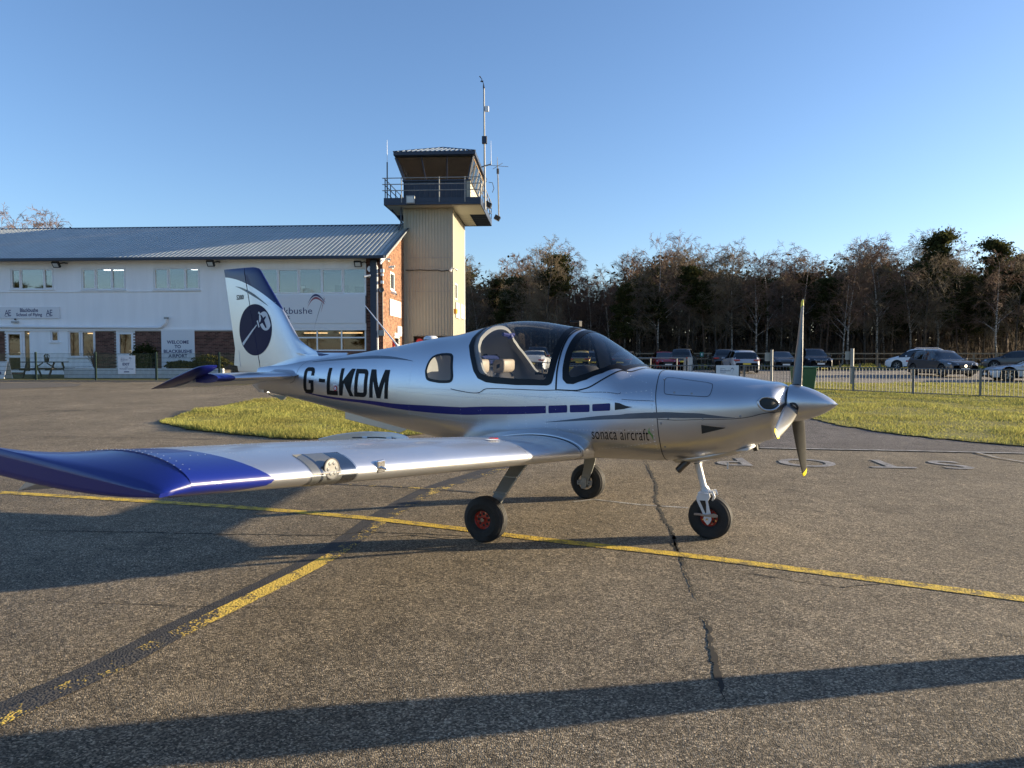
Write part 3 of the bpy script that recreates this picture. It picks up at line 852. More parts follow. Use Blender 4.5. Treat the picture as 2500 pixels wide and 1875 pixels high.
window(upper_holes[1], (0.33, 0.34, 0.33), sash=((0, 0), (2, 0)))
window(upper_holes[2], (0.33, 0.34, 0.33), sash=((0, 0), (2, 0)))
window(upper_holes[3], (0.17, 0.17, 0.165, 0.165, 0.165, 0.165), sash=((0, 0), (2, 0), (4, 0)), sill=False)
window(low[2], (1,), sash=((0, 0),), glass=M_glassd)
window(low[3], (0.47, 0.53), sash=((0, 0), (1, 0)), glass=M_glassd)
x0, z0, x1, z1 = low[5]
window((x0, z0, x1, z1), (1, 1, 1, 1, 1), rows=(0.5, 0.5), glass=M_glassd, sill=False, t=0.07)
P('upper_window_apron', MB().box(big[0] - 0.02, -0.045, Z_SPLIT + 0.05, big[2] + 0.03, -0.004, big[1] - 0.02), M_signw, terminal, label='plain white panel carrying the airport name under the big window')
def door(rect, mid, label=None):
    x0, z0, x1, z1 = rect; mb = MB(); bars(mb, x0, z0, x1, z1, 0.07, 0.0, 0.12); bars(mb, x0 + 0.08, z0 + 0.02, x1 - 0.08, z1 - 0.08, 0.11, -0.02, 0.09)
    zm = z0 + (z1 - z0) * mid; mb.box(x0 + 0.19, -0.018, zm - 0.06, x1 - 0.19, 0.088, zm + 0.06)
    o = P('door', mb, M_upvc, terminal, bevel=0.006)
    P('pane', MB().box(x0 + 0.19, 0.03, zm + 0.06, x1 - 0.19, 0.045, z1 - 0.19), M_glassd, o)
    if mid > 0.2: P('pane', MB().box(x0 + 0.19, 0.03, z0 + 0.13, x1 - 0.19, 0.045, zm - 0.06), M_glassd, o)
    else: P('kick_panel', MB().box(x0 + 0.19, 0.03, z0 + 0.13, x1 - 0.19, 0.05, zm - 0.06), M_upvc, o)
    P('handle', MB().box(x1 - 0.17, -0.06, zm + 0.12, x1 - 0.14, -0.02, zm + 0.24).box(x1 - 0.26, -0.07, zm + 0.2, x1 - 0.14, -0.055, zm + 0.225), M_chrome, o)
    return o
door(low[0], 0.38); door(low[4], 0.42)
a = low[1]; o = P('side_light', MB().box(a[0], 0.02, a[1], a[0] + 0.03, 0.1, a[3]).box(a[2] - 0.03, 0.02, a[1], a[2], 0.1, a[3]), M_upvc, terminal)
P('pane', MB().box(a[0] + 0.03, 0.05, a[1], a[2] - 0.03, 0.06, a[3]), M_glassd, o)
MG = Matrix(((0, -1, 0, 0), (1, 0, 0, 0), (0, 0, 1, 0), (0, 0, 0, 1)))      # front-wall pieces turned on to the gable
window((gw[0], gw[1], gw[2], gw[3]), (1,), sash=((0, 0),), M=MG, t=0.09)
window((gdoor[0], 0.1, gdoor[2], gdoor[3]), (1,), rows=(1,), M=MG, t=0.12, name='gable_door_frame', sill=False, glass=M_glassd)
P('lintel', MB().box(-0.01, gdoor[0] - 0.25, gdoor[3], 0.06, gdoor[2] + 0.2, gdoor[3] + 0.14), M_upvc, terminal)
# flat white downpipe with swan neck low on the front
pt = lambda px, py, y=-0.08: tuple(BF.hit_y(px, py, y))
P('drain_pipe', MB().tube([pt(-60, 797), pt(0, 797.5), pt(200, 799), pt(385, 800), pt(393, 799), pt(405, 787), pt(406, 776)], 0.075, 8), M_upvc, terminal, smooth=True, angle=40)
P('pipe_hopper', MB().box(pt(402, 776)[0], -0.16, pt(402, 779)[2], pt(410, 776)[0], -0.01, pt(402, 774)[2]), M_grey, terminal)

# --- boards and signs (each a thing)
Rz = math.radians(-3.5)
def board(name, label, cat, px, yl=-0.05, th=0.03, mat=None, group=None, edge=None):
    x0, z0, x1, z1 = R(*px, yl); loc = BF.to_world((x0, yl, z0)); w, h = x1 - x0, z1 - z0
    t = thing(name, label, cat, loc, Rz, group)
    P('panel', MB().box(0, 0, 0, w, th, h), mat or M_signw, t, bevel=0.004)
    return t, w, h
def words(t, name, items, mat, y=-0.004):
    mb = MB()
    for key, x, z, w, h in items: text_on(mb, key, (x, 0, z), (1, 0, 0), (0, 0, 1), w, h, (0, -1, 0), 0.003)
    return P(name, mb, mat, t)
t, w, h = board('school_sign', 'white board reading Blackbushe School of Flying between two AE monograms', 'sign', (-12, 749, 145, 778))
words(t, 'lettering', [('school1', w * 0.39, h * 0.56, w * 0.28, h * 0.33), ('school2', w * 0.33, h * 0.12, w * 0.4, h * 0.36), ('ae', w * 0.15, h * 0.25, w * 0.1, h * 0.5), ('ae', w * 0.79, h * 0.25, w * 0.1, h * 0.5), ('airtest', w * 0.15, h * 0.15, w * 0.1, h * 0.08), ('airtest', w * 0.79, h * 0.15, w * 0.1, h * 0.08)], M_navy)
t, w, h = board('welcome_sign', 'tall white board reading WELCOME TO BLACKBUSHE AIRPORT between brick panels', 'sign', (395, 806, 474, 902), -0.06, 0.05)
words(t, 'lettering', [('w1', w * 0.17, h * 0.655, w * 0.66, h * 0.085), ('w2', w * 0.40, h * 0.54, w * 0.19, h * 0.085), ('w3', w * 0.07, h * 0.42, w * 0.86, h * 0.085), ('w4', w * 0.21, h * 0.305, w * 0.57, h * 0.085)], M_navy)
def swoosh(mb, w, h, x0, z0, x1, z1, k, thick, mi):
    """one sickle-shaped stroke of the airport emblem in board coordinates 0..1"""
    A = []; B = []
    for i in range(15):
        t_ = i / 14; x = x0 + (x1 - x0) * t_; z = z0 + (z1 - z0) * t_
        b = math.sin(PI * t_ ** 0.8) * k; q = thick * math.sin(PI * t_) ** 0.8
        A.append((x * w, -0.004, (z + b + q) * h)); B.append((x * w, -0.004, (z + b - q * 0.3) * h))
    mb.grid([A, B], mi)
def emblem(mb, w, h, cx, cz, s):
    a = s; f = lambda *q: swoosh(mb, w, h, *q)
    f(cx - a, cz - a * 0.1, cx + a * 0.55, cz + a * 0.2, a * 0.75, a * 0.13, 0)
    f(cx - a, cz - a * 0.35, cx + a * 0.5, cz + a * 0.05, a * 0.72, a * 0.13, 1)
    f(cx + a * 0.45, cz + a * 0.75, cx - a * 0.45, cz - a * 1.9, a * 0.12, a * 0.10, 2)
    f(cx + a * 0.5, cz + a * 0.6, cx + a * 0.15, cz - a * 0.6, a * 0.1, a * 0.12, 1)
M_swred = pmat('emblem_red', (0.30, 0.06, 0.09), 0.5); M_swgrey = pmat('emblem_grey', (0.2, 0.22, 0.26), 0.5)
t, w, h = board('airport_name_sign', 'long white fascia reading Blackbushe Airport with red and blue swoosh emblem', 'sign', (568, 722, 892, 790), -0.075, 0.028)
words(t, 'lettering', [('bb', w * 0.265, h * 0.35, w * 0.337, h * 0.23), ('ap', w * 0.27, h * 0.12, w * 0.165, h * 0.20)], M_navy)
mb = MB(); emblem(mb, w, h, 0.52, 0.60, 0.1)
mb.v = [(p[0], p[1], p[2]) for p in mb.v]
# the emblem is drawn wide on this board
def emblem_world(t, ox, oz, s, mats=(M_navy, M_swred, M_swgrey)):
    mb = MB(); emblem(mb, 1, 1, 0, 0, s); mb.v = [(p[0] + ox, p[1], p[2] + oz) for p in mb.v]
    P('emblem', mb, mats, t)
emblem_world(t, w * 0.655, h * 0.66, 0.62)
P('side_trim', MB().box(w + 0.003, -0.01, 0, w + 0.03, 0.03, h), M_navymetal, t)
# gable signs
def gboard(name, label, px0, px1, yoff=0.03, cat='sign'):
    p0 = BF.hit_x(*px0, 0.03); p1 = BF.hit_x(*px1, 0.03)
    y0, y1, z1, z0 = p0[1], p1[1], p0[2], p1[2]
    t = thing(name, label, cat, BF.to_world((0.03, y0, z0)), Rz)
    P('panel', MB().box(0, 0, 0, 0.03, y1 - y0, z1 - z0), M_signw, t)
    return t, y1 - y0, z1 - z0
t, w, h = gboard('gable_sign', 'square white airport sign on the sunlit brick gable', (951, 729), (978, 776))
mb = MB()
for key, y, z, w_, h_ in (('bb', 0.15, 0.34, 0.7, 0.14), ('ap', 0.15, 0.16, 0.35, 0.1)):
    text_on(mb, key, (0.03, w * y, h * z), (0, 1, 0), (0, 0, 1), w * w_, h * h_, (1, 0, 0), 0.004)
P('lettering', mb, M_navy, t)
mb = MB(); emblem(mb, 1, 1, 0, 0, 0.28); mb.v = [(0.034, p[0] + w * 0.7, p[2] + h * 0.7) for p in mb.v]
P('emblem', mb, (M_navy, M_navy, M_navy), t)
t, w, h = gboard('lounge_sign', 'small white notice above the gable doorway', (970, 796), (980, 816))
mb = MB(); text_on(mb, 'office', (0.03, w * 0.15, h * 0.5), (0, 1, 0), (0, 0, 1), w * 0.7, h * 0.14, (1, 0, 0), 0.004); P('lettering', mb, M_navy, t)
# floodlights under the eaves
def floodlight(label, px, py, group='floodlights under the eaves', fr=BF, yl=-0.45, rz=Rz):
    loc = fr.to_world(fr.hit_y(px, py, yl)); t = thing('floodlight', label, 'lamp', loc, rz, group)
    tilt = Matrix.Rotation(math.radians(35), 4, 'X')
    P('housing', MB().box(-0.19, -0.06, -0.16, 0.19, 0.06, 0.16).xf(tilt), M_black, t, bevel=0.02)
    P('lens', MB().box(-0.13, -0.068, -0.10, 0.13, -0.058, 0.10).xf(tilt), M_ledglass, t)
    P('bracket', MB().tube([(0.1, 0.05, 0.05), (0.28, 0.2, 0.12), (0.28, 0.44, 0.12)], 0.035, 6), M_black, t)
    return t
floodlight('black floodlight under the eaves beside the leftmost upper window', 137, 646)
floodlight('black floodlight under the eaves right of the third upper window', 514, 643)
floodlight('black floodlight under the eaves above the corner of the big upper window', 874, 644)
# alarm box, cameras, horn loudspeaker and junction boxes at the corner
loc = BF.to_world(BF.hit_y(904, 657, -0.08)); t = thing('alarm_box', 'white hexagonal alarm box on the brick beside the downpipe', 'alarm', loc, Rz)
P('cover', MB().lathe([(0.02, -0.07), (0.15, -0.07), (0.17, -0.03), (0.17, 0.07)], n=6), M_upvc, t)
def camera_dome(label, px, py, fr=BF, yl=-0.2, rz=Rz, d=(-0.3, -0.1, -0.08)):
    loc = fr.to_world(fr.hit_y(px, py, yl)); t = thing('security_camera', label, 'camera', loc, rz, 'security cameras')
    d = Vector(d)
    P('housing', MB().tube([Vector((0, 0, 0)), d], [0.05, 0.055], 8), M_upvc, t)
    P('lens', MB().tube([d, d * 1.06], [0.045, 0.045], 8), M_black, t)
    P('bracket', MB().tube([d * 0.4, d * 0.4 + Vector((0.03, 0.12, -0.06)), d * 0.4 + Vector((0.05, 0.2, -0.06))], 0.025, 6), M_upvc, t)
camera_dome('white camera on the brick left of the navy downpipe', 905, 672)
camera_dome('white camera under the gutter end at the gable corner', 940, 633, yl=-0.3, d=(0.28, -0.1, -0.03))
camera_dome('grey camera above the horn loudspeaker at the building corner', 950, 652, d=(0.3, -0.15, 0.0))
camera_dome('white camera under the gable window', 955, 714, yl=0.6, d=(0.3, -0.12, -0.1))
loc = BF.to_world(BF.hit_y(933, 708, -0.15)); t = thing('horn_loudspeaker', 'grey horn loudspeaker on the corner pipe', 'loudspeaker', loc, Rz)
P('horn', MB().lathe([(0.04, 0.1), (0.05, 0.0), (0.12, -0.12), (0.13, -0.125), (0.11, -0.1), (0.03, 0.0)], n=16), M_grey, t, smooth=True, angle=40)
P('mount', MB().box(-0.04, 0.06, -0.05, 0.04, 0.16, 0.12), M_grey, t)
for i, (px, py, s) in enumerate([(933, 661, 0.09), (933, 671, 0.06), (933, 689, 0.07), (909, 670, 0.05), (932, 813, 0.14)]):
    loc = BF.to_world(BF.hit_y(px, py, -0.06)); t = thing('junction_box', ['upper white junction box above the corner loudspeaker', 'small white junction box below the corner camera', 'middle white junction box above the loudspeaker', 'small junction box left of the downpipe', 'large grey junction box low on the corner wall'][i], 'box', loc, Rz)
    P('cover', MB().box(-s, -0.06, -s, s, 0.06, s), M_upvc if i < 4 else M_grey, t, bevel=0.01)
    P('cable', MB().tube([(0, 0.02, s), (0, 0.05, s + 0.25)], 0.012, 5), M_black, t)
loc = BF.to_world(BF.hit_y(934, 730, -0.05)); t = thing('cable_run', 'thin grey cables running down the corner below the loudspeaker', 'cable', loc, Rz)
P('cable', MB().tube([(0, 0, 0.4), (0.01, 0, -1.0), (0.03, 0, -1.9)], 0.014, 5), M_grey, t)
P('cable', MB().tube([(-0.12, 0, 0.5), (-0.08, 0, -0.7), (0.02, 0, -1.7)], 0.012, 5), M_black, t)
loc = BF.to_world(BF.hit_y(37, 786, -0.06)); t = thing('wall_light', 'cream bulkhead lamp under the flying school board', 'lamp', loc, Rz)
P('housing', MB().box(-0.16, -0.1, -0.05, 0.16, 0.05, 0.05), M_conc, t, bevel=0.02)
P('sensor', MB().lathe([(0.0, 0.1), (0.04, 0.11), (0.05, 0.15), (0.0, 0.19)], axis='z', n=10), M_black, t)
# planter wall, shrubs, picnic table in front of the terminal
def wpt(px, py, Y): return at(px, py, Y)
pl0 = BF.to_local(wpt(157, 915, 33.9)); pl1 = BF.to_local(wpt(548, 915, 33.6))
yb = pl0[1]
t = thing('planter', 'low white painted planter wall in front of the terminal', 'planter', BF.to_world((pl0[0], yb, gz(-20, 33.8) - BZ - 0.05)), Rz)
W_ = pl1[0] - pl0[0]
P('wall', MB().box(0, 0, 0, W_, 0.18, 0.50).box(0, 0.18, 0, 0.18, 1.4, 0.499), pmat('painted_block', (0.55, 0.58, 0.60), 0.9, vary=0.12, vscale=5, bump=0.3), t)
P('soil', MB().box(0.18, 0.18, 0, W_ - 0.18, 1.4, 0.42), M_patch, t)
def leafball(n, rx, ry, rz_, cz, leaf, seed, base=0.0, bl=0.45):
    r = np.random.default_rng(seed)
    d = r.normal(size=(n, 3)); d /= np.linalg.norm(d, axis=1)[:, None]
    rad = r.uniform(bl, 1, n) ** 0.6 * (1 + 0.22 * np.sin(d[:, 0] * 5 + seed) * np.cos(d[:, 2] * 6 + d[:, 1] * 4))
    C = d * rad[:, None] * np.array([rx, ry, rz_]) + np.array([0, 0, cz]); C[:, 2] = np.maximum(C[:, 2], base)
    return leaves(C, leaf, r)
def leaves(C, size, r):
    n = len(C); A = r.normal(size=(n, 3)); B = r.normal(size=(n, 3))
    A /= np.linalg.norm(A, axis=1)[:, None]; B = np.cross(A, B); B /= np.linalg.norm(B, axis=1)[:, None] + 1e-9
    s = size * r.uniform(0.6, 1.4, n)[:, None]
    V = np.stack([C - A * s, C + B * s * 0.5, C + A * s, C - B * s * 0.5], 1).reshape(-1, 3)
    return V, np.arange(4 * n).reshape(-1, 4)
def shrub(label, px, py, Y, rx, hh, seed, mat=None, name='shrub', bare=False, base=None):
    p = at(px, py, Y); z0 = (gz(p[0], p[1]) + 0.4) if base is None else base
    t = thing(name, label, 'shrub', (p[0], p[1], z0), 0)
    V, F = leafball(2600, rx, rx * 0.5, hh * 0.55, hh * 0.5, 0.05, seed)
    link('foliage', npmesh('foliage', V, F, mat or M_shrub), t)
    mb = MB(); r = random.Random(seed)
    for k in range(7):
        a = r.uniform(-0.5, 0.5); mb.tube([(a * 0.3, 0, -0.05), (a * rx, r.uniform(-0.1, 0.1), hh * 0.6)], [0.02, 0.006], 5)
    P('stem', mb, M_darkbark, t)
    return t
shrub('dark rounded evergreen shrub right of the EXIT door in the planter', 352, 880, 34.4, 0.62, 1.15, 1)
M_shrub2 = blademat('shrub_leaf_olive', (0.07, 0.075, 0.02))
shrub('loose olive green shrub below the welcome board', 445, 890, 34.4, 0.80, 0.36, 2, M_shrub2)
shrub('flat leafy hedge clump behind the upturned tailplane tip', 515, 885, 34.4, 0.9, 0.62, 3, M_shrub2)
# bare bush in front of the left lower window
def bush(label, px, Y, w, h, seed):
    p = at(px, 900, Y); t = thing('bare_bush', label, 'shrub', (p[0], p[1], gz(p[0], p[1]) + 0.35))
    r = random.Random(seed); mb = MB()
    for k in range(90):
        a = r.uniform(0, 2 * PI); l = r.uniform(0.5, 1) * h; s = r.uniform(0.2, 1) * w
        mb.tube([(0, 0, 0), (math.cos(a) * s * 0.4, math.sin(a) * s * 0.2, l * 0.6), (math.cos(a) * s + r.uniform(-.1, .1), math.sin(a) * s * 0.5, l)], [0.012, 0.007, 0.002], 3, cap=False)
    P('branch', mb, M_twig, t, kind='stuff')
bush('bare brown twiggy bush in front of the two pane lower window', 233, 34.5, 0.8, 1.3, 5)
def picnic():
    p = at(110, 920, 34.1); g = gz(p[0], p[1])
    t = thing('picnic_table', 'dark wooden picnic table with benches behind the green fence', 'picnic table', (p[0], p[1], g), Rz)
    for k in range(5): P('top_board', MB().box(-0.95, -0.36 + k * 0.145, 0.72, 0.95, -0.23 + k * 0.145, 0.76), M_wooddark, t)
    for s in (-1, 1):
        for k in (0, 1): P('seat_board', MB().box(-0.95, s * 0.68 + k * 0.14 - 0.14, 0.42, 0.95, s * 0.68 + k * 0.14 - 0.01, 0.46), M_wooddark, t)
    for x in (-0.62, 0.62):
        for s in (-1, 1):
            P('leg', MB().tube([(x + 0.1 * (x > 0) - 0.05, s * 0.28, 0.71), (x, s * 0.62, 0.0)], 0.055, 4), M_wooddark, t)
        P('crossbar', MB().box(x - 0.03, -0.8, 0.36, x + 0.03, 0.8, 0.42), M_wooddark, t)
    P('brace', MB().tube([(-0.6, 0, 0.38), (-0.1, 0, 0.7)], 0.03, 4).tube([(0.6, 0, 0.38), (0.1, 0, 0.7)], 0.03, 4), M_wooddark, t)
    q = thing('flower_pot', 'small pot of withered flowers on the picnic table', 'plant pot', (p[0] + 0.1, p[1], g + 0.76), 0)
    P('pot', MB().lathe([(0.0, 0), (0.08, 0), (0.12, 0.16), (0.10, 0.16), (0.09, 0.14), (0.0, 0.13)], axis='z', n=14), M_wooddark, q)
    V, F = leafball(120, 0.13, 0.13, 0.12, 0.26, 0.03, 9); link('foliage', npmesh('foliage', V, F, M_shrub), q)
picnic()
def aframe():
    p = at(6, 925, 33.2); g = gz(p[0], p[1])
    t = thing('pavement_sign', 'white A-frame pavement sign beside the left glazed door', 'sign', (p[0], p[1], g), Rz)
    for s in (-1, 1): P('panel', MB().add([(-0.3, s * 0.25, 0), (0.3, s * 0.25, 0), (0.3, s * 0.02, 0.8), (-0.3, s * 0.02, 0.8), (-0.3, s * 0.28, 0), (0.3, s * 0.28, 0), (0.3, s * 0.05, 0.8), (-0.3, s * 0.05, 0.8)], [(0, 1, 2, 3), (4, 5, 6, 7), (0, 1, 5, 4), (1, 2, 6, 5), (2, 3, 7, 6), (3, 0, 4, 7)]), M_signw, t)
    P('arrow', MB().add([(-0.1, -0.235, 0.22), (0.05, -0.235, 0.22), (0.05, -0.25, 0.17), (0.15, -0.225, 0.26), (0.05, -0.20, 0.35), (0.05, -0.215, 0.30), (-0.1, -0.215, 0.30)], [(0, 1, 2, 3, 4, 5, 6)]), M_navy, t)
aframe()
# green mesh fence along the terminal forecourt
def meshfence():
    Yf = 31.9; x0, x1 = -26.0, -8.2
    t = thing('mesh_fence', 'dark green welded mesh fence along the terminal forecourt', 'fence', (0, 0, 0))
    def fp(px): p = at(px, 900, Yf); return p[0]
    posts = [fp(-70), fp(83), fp(233), fp(384), fp(540), fp(700)]
    H = 1.2
    for x in posts:
        y = Yf - 0.04 * (x + 18); P('post', MB().box(x - 0.035, y - 0.03, gz(x, y), x + 0.035, y + 0.03, gz(x, y) + H + 0.06), M_green, t)
    for a, b in zip(posts[:-1], posts[1:]):
        mb = MB(); n = int((b - a) / 0.055)
        def yy(x): return Yf - 0.04 * (x + 18)
        for k in range(1, n):
            x = a + (b - a) * k / n; y = yy(x); g = gz(x, y); mb.box(x - 0.0035, y - 0.003, g + 0.05, x + 0.0035, y + 0.003, g + H)
        for k in range(7):
            h_ = 0.06 + k * (H - 0.08) / 6; w_ = 0.006
            mb.add([(a, yy(a) - 0.005, gz(a, Yf) + h_), (b, yy(b) - 0.005, gz(b, Yf) + h_), (b, yy(b) - 0.005, gz(b, Yf) + h_ + w_ * 2), (a, yy(a) - 0.005, gz(a, Yf) + h_ + w_ * 2)], [(0, 1, 2, 3)])
        P('mesh_panel', mb, M_green, t)
meshfence()
p = at(288, 913, 31.7); q = at(331, 868, 31.7)
t = thing('exit_sign', 'white EXIT and Passenger Lounge board hung on the green fence', 'sign', (p[0], p[1], p[2]), Rz)
w, h = q[0] - p[0], q[2] - p[2]
P('panel', MB().box(0, 0, 0, w, 0.02, h), M_signw, t, bevel=0.008)
words(t, 'lettering', [('exit', w * 0.28, h * 0.46, w * 0.4, h * 0.14), ('and', w * 0.42, h * 0.355, w * 0.15, h * 0.05), ('pl', w * 0.1, h * 0.24, w * 0.8, h * 0.07), ('wt', w * 0.18, h * 0.84, w * 0.25, h * 0.04), ('bb', w * 0.18, h * 0.74, w * 0.4, h * 0.07), ('ap', w * 0.18, h * 0.67, w * 0.2, h * 0.045)], M_navy)
emblem_world(t, w * 0.74, h * 0.8, 0.09, (M_navy, M_navy, M_navy))
P('arrow', MB().box(w * 0.35, -0.006, h * 0.09, w * 0.65, -0.001, h * 0.14), M_navy, t)
# ------------------------------------------------------------------ control tower
TZ = gz(-5, 41)
TF = Frame((-6.11, 41.0, TZ), -3.5)
tower = thing('control_tower', 'grey clad airport control tower with navy cab and railed balcony', 'control tower', TF.loc, Rz)
SW, SD = 2.73, 5.4
ZD0, ZD1 = 9.92 - TZ, 10.29 - TZ
def clad(name, a, b, z0, z1, pitch, parent, mat, inset=0.0, rib=0.03):
    """vertical ribbed sheet from plan point a to b; ribs face right-hand side of a->b rotated outwards"""
    a = Vector((a[0], a[1], 0)); b = Vector((b[0], b[1], 0)); d = (b - a); L_ = d.length; d.normalize(); n = Vector((d.y, -d.x, 0))
    pts = []; x = 0
    while x < L_ - pitch * 0.5:
        pts += [(x, 0), (x + pitch * 0.62, 0), (x + pitch * 0.68, rib), (x + pitch * 0.92, rib), (x + pitch * 0.98, 0)]; x += pitch
    pts.append((L_, 0))
    mb = MB(); mb.grid([[a + d * u + n * v + Vector((0, 0, z)) for u, v in pts] for z in (z0, z1)])
    return P(name, mb, mat, parent)
dh = TF.hit_y(1005, 820, 0.0); dh1 = TF.hit_y(1092, 822, 0.0)
zdoor = dh[2]; xd0, xd1 = 0.42, SW - 0.12
# front sheets: stacked lengths with a lap joint
zl = [zdoor, TF.hit_y(1050, 711, 0)[2], TF.hit_y(1050, 629, 0)[2], TF.hit_y(1050, 595, 0)[2] , ZD0]
clad('cladding_sheet', (0, 0), (SW, 0), zl[0], zl[1], 0.175, tower, M_clad)
clad('cladding_sheet', (0, -0.006), (SW, -0.006), zl[1] - 0.02, zl[2], 0.175, tower, M_clad)
clad('cladding_sheet', (0, -0.012), (SW, -0.012), zl[2] - 0.02, zl[4], 0.175, tower, M_clad)
clad('cladding_sheet', (0, 0.02), (0.42, 0.02), 0, zl[0], 0.175, tower, M_clad)
clad('cladding_sheet', (SW, 0), (SW, SD), 0, ZD0, 0.35, tower, M_clad)
clad('cladding_sheet', (0, SD), (0, 0), 0, ZD0, 0.2, tower, M_clad)
clad('cladding_sheet', (SW, SD), (0, SD), 0, ZD0, 0.35, tower, M_clad)
P('corner_trim', MB().box(SW - 0.10, -0.045, zl[0], SW + 0.035, -0.018, ZD0).box(SW + 0.005, -0.045, 0, SW + 0.035, 0.10, ZD0), M_clad, tower)
P('corner_trim', MB().box(-0.04, -0.045, 0, 0.10, -0.018, ZD0).box(-0.04, -0.017, 0, -0.012, 0.1, ZD0), M_clad, tower)
P('lap_joint', MB().box(0.11, -0.052, zl[1] - 0.02, SW - 0.11, -0.045, zl[1]), M_grey, tower)
P('lap_joint', MB().box(0.11, -0.056, zl[2] - 0.02, SW - 0.11, -0.049, zl[2]), M_grey, tower)
P('rear_corner_trim', MB().box(SW + 0.005, SD - 0.1, 0, SW + 0.04, SD + 0.03, ZD0), M_upvc, tower)
# doorway
P('doorway_frame', MB().box(xd0, 0.0, zdoor - 0.02, xd1, 0.3, zdoor + 0.05).box(xd0, 0.0, 0, xd0 + 0.06, 0.3, zdoor - 0.021).box(xd1 - 0.06, 0.0, 0, xd1, 0.3, zdoor - 0.021), M_clad, tower)
P('doorway_back', MB().box(xd0 + 0.06, 0.5, 0, xd1 - 0.06, 0.55, zdoor), M_brickd, tower)
P('door', MB().box(1.1, 0.42, 0, xd1 - 0.06, 0.48, zdoor - 0.05), M_black, tower)
# small window and frame on the lit side
a = TF.hit_x(1109, 690, SW); b = TF.hit_x(1114, 733, SW)
mb = MB(); bars(mb, a[1], b[2], b[1] + 0.15, a[2], 0.08, -0.05, 0.03)
MT = Matrix(((0, -1, 0, SW), (1, 0, 0, 0), (0, 0, 1, 0), (0, 0, 0, 1)))
o = P('window', mb.xf(MT), M_upvc, tower); P('pane', MB().box(a[1] + 0.08, -0.03, b[2] + 0.08, b[1] + 0.07, -0.005, a[2] - 0.08).xf(MT), M_glassb, o)
# deck
DX0, DX1, DY0, DY1 = -0.88, 4.42, -1.0, 5.75
deck = P('deck', MB().box(DX0, DY0, ZD1 - 0.05, DX1, DY1, ZD1), M_navymetal, tower)
P('fascia', MB().box(DX0 - 0.04, DY0 - 0.05, ZD0 + 0.15, DX1 + 0.04, DY0 - 0.005, ZD1 + 0.01).box(DX0 - 0.02, DY0 - 0.04, ZD0, DX1 + 0.02, DY0 - 0.006, ZD0 + 0.149)
  .box(DX1 + 0.003, DY0, ZD0, DX1 + 0.05, DY1, ZD1 + 0.01).box(DX0 - 0.05, DY0, ZD0, DX0 - 0.003, DY1, ZD1 + 0.01).box(DX0, DY1 + 0.003, ZD0, DX1, DY1 + 0.05, ZD1), M_navymetal, deck)
P('soffit_panel', MB().box(DX0, DY0 + 0.3, ZD0 + 0.02, DX1, 2.0, ZD0 + 0.06), M_clad, deck)
for k in range(7):
    y = 2.15 + k * 0.56; P('joist', MB().box(SW + 0.06, y, ZD0 + 0.02, DX1, y + 0.07, ZD0 + 0.2), M_navymetal, deck)
P('soffit_panel', MB().box(SW + 0.06, 2.0, ZD0 + 0.02, SW + 0.75, DY1, ZD0 + 0.055), M_clad, deck)
P('brace', MB().tube([(-0.05, 0.3, ZD0 - 0.9), (DX0 + 0.1, 0.3, ZD0)], 0.05, 6).tube([(-0.3, -0.35, ZD0 - 1.4), (-0.12, -0.35, ZD0 - 0.9), (-0.1, -0.35, ZD0)], 0.045, 6), M_navymetal, tower)
# railing
RH = 1.1
def rail(name, pts, r=0.025): return P(name, MB().tube(pts, r, 6), M_galv, tower)
RX0, RX1, RY0, RY1 = DX0 - 0.02, DX1 + 0.02, DY0 - 0.02, DY1
for h_ in (0.42, 0.76, RH):
    for k, (p0, p1) in enumerate([((RX0 - 0.1, RY0), (RX1, RY0)), ((RX1, RY0), (RX1, RY1)), ((RX0, RY0), (RX0, RY1)), ((RX0, RY1), (RX1, RY1))]):
        rail('rail', [(*p0, ZD1 + h_ + 0.001 * k), (*p1, ZD1 + h_ + 0.001 * k)], 0.026 if k == 0 else 0.024)
for x in (RX0 + 0.98, 2.18 + 0.0, 3.85 - 0.35 + 0.1):
    rail('baluster', [(x, RY0 - 0.05, ZD1 - 0.25), (x, RY0 - 0.05, ZD1 + RH + 0.02)], 0.032)
for x in (RX0 + 0.02, RX1):
    for k in range(6):
        y = RY0 + 0.15 + k * (RY1 - RY0 - 0.2) / 5
        P('baluster', MB().box(x - 0.02, y - 0.04, ZD1 - 0.1, x + 0.02, y + 0.04, ZD1 + RH), M_navymetal, tower)
# cab
CX0, CX1, CY0, CY1 = 0.0, 3.72, 0.0, 5.3
CZ = 11.47 - TZ; CT = 12.72 - TZ
cab = clad('cab_wall', (CX0, CY0), (CX1, CY0), ZD1, CZ - 0.04, 0.30, tower, M_navymetal, rib=0.02)
clad('cab_wall', (CX1, CY0), (CX1, CY1), ZD1, CZ - 0.04, 0.40, tower, M_clad, rib=0.02)
clad('cab_wall', (CX0, CY1), (CX0, CY0), ZD1, CZ - 0.04, 0.30, tower, M_navymetal, rib=0.02)
clad('cab_wall', (CX1, CY1), (CX0, CY1), ZD1, CZ - 0.04, 0.30, tower, M_navymetal, rib=0.02)
P('cab_corner_trim', MB().box(CX1 - 0.16, CY0 - 0.05, ZD1, CX1 + 0.06, CY0 - 0.024, CZ - 0.04).box(CX1 + 0.03, CY0 - 0.023, ZD1, CX1 + 0.06, CY0 + 0.1, CZ - 0.04), M_clad, tower)
P('cab_sill', MB().box(CX0 - 0.08, CY0 - 0.10, CZ - 0.04, CX1 + 0.1, CY1 + 0.08, CZ + 0.03), M_navymetal, tower)
LEAN = 0.30
B4 = [(CX0 + 0.05, CY0), (CX1 - 0.05, CY0), (CX1 - 0.05, CY1), (CX0 + 0.05, CY1)]
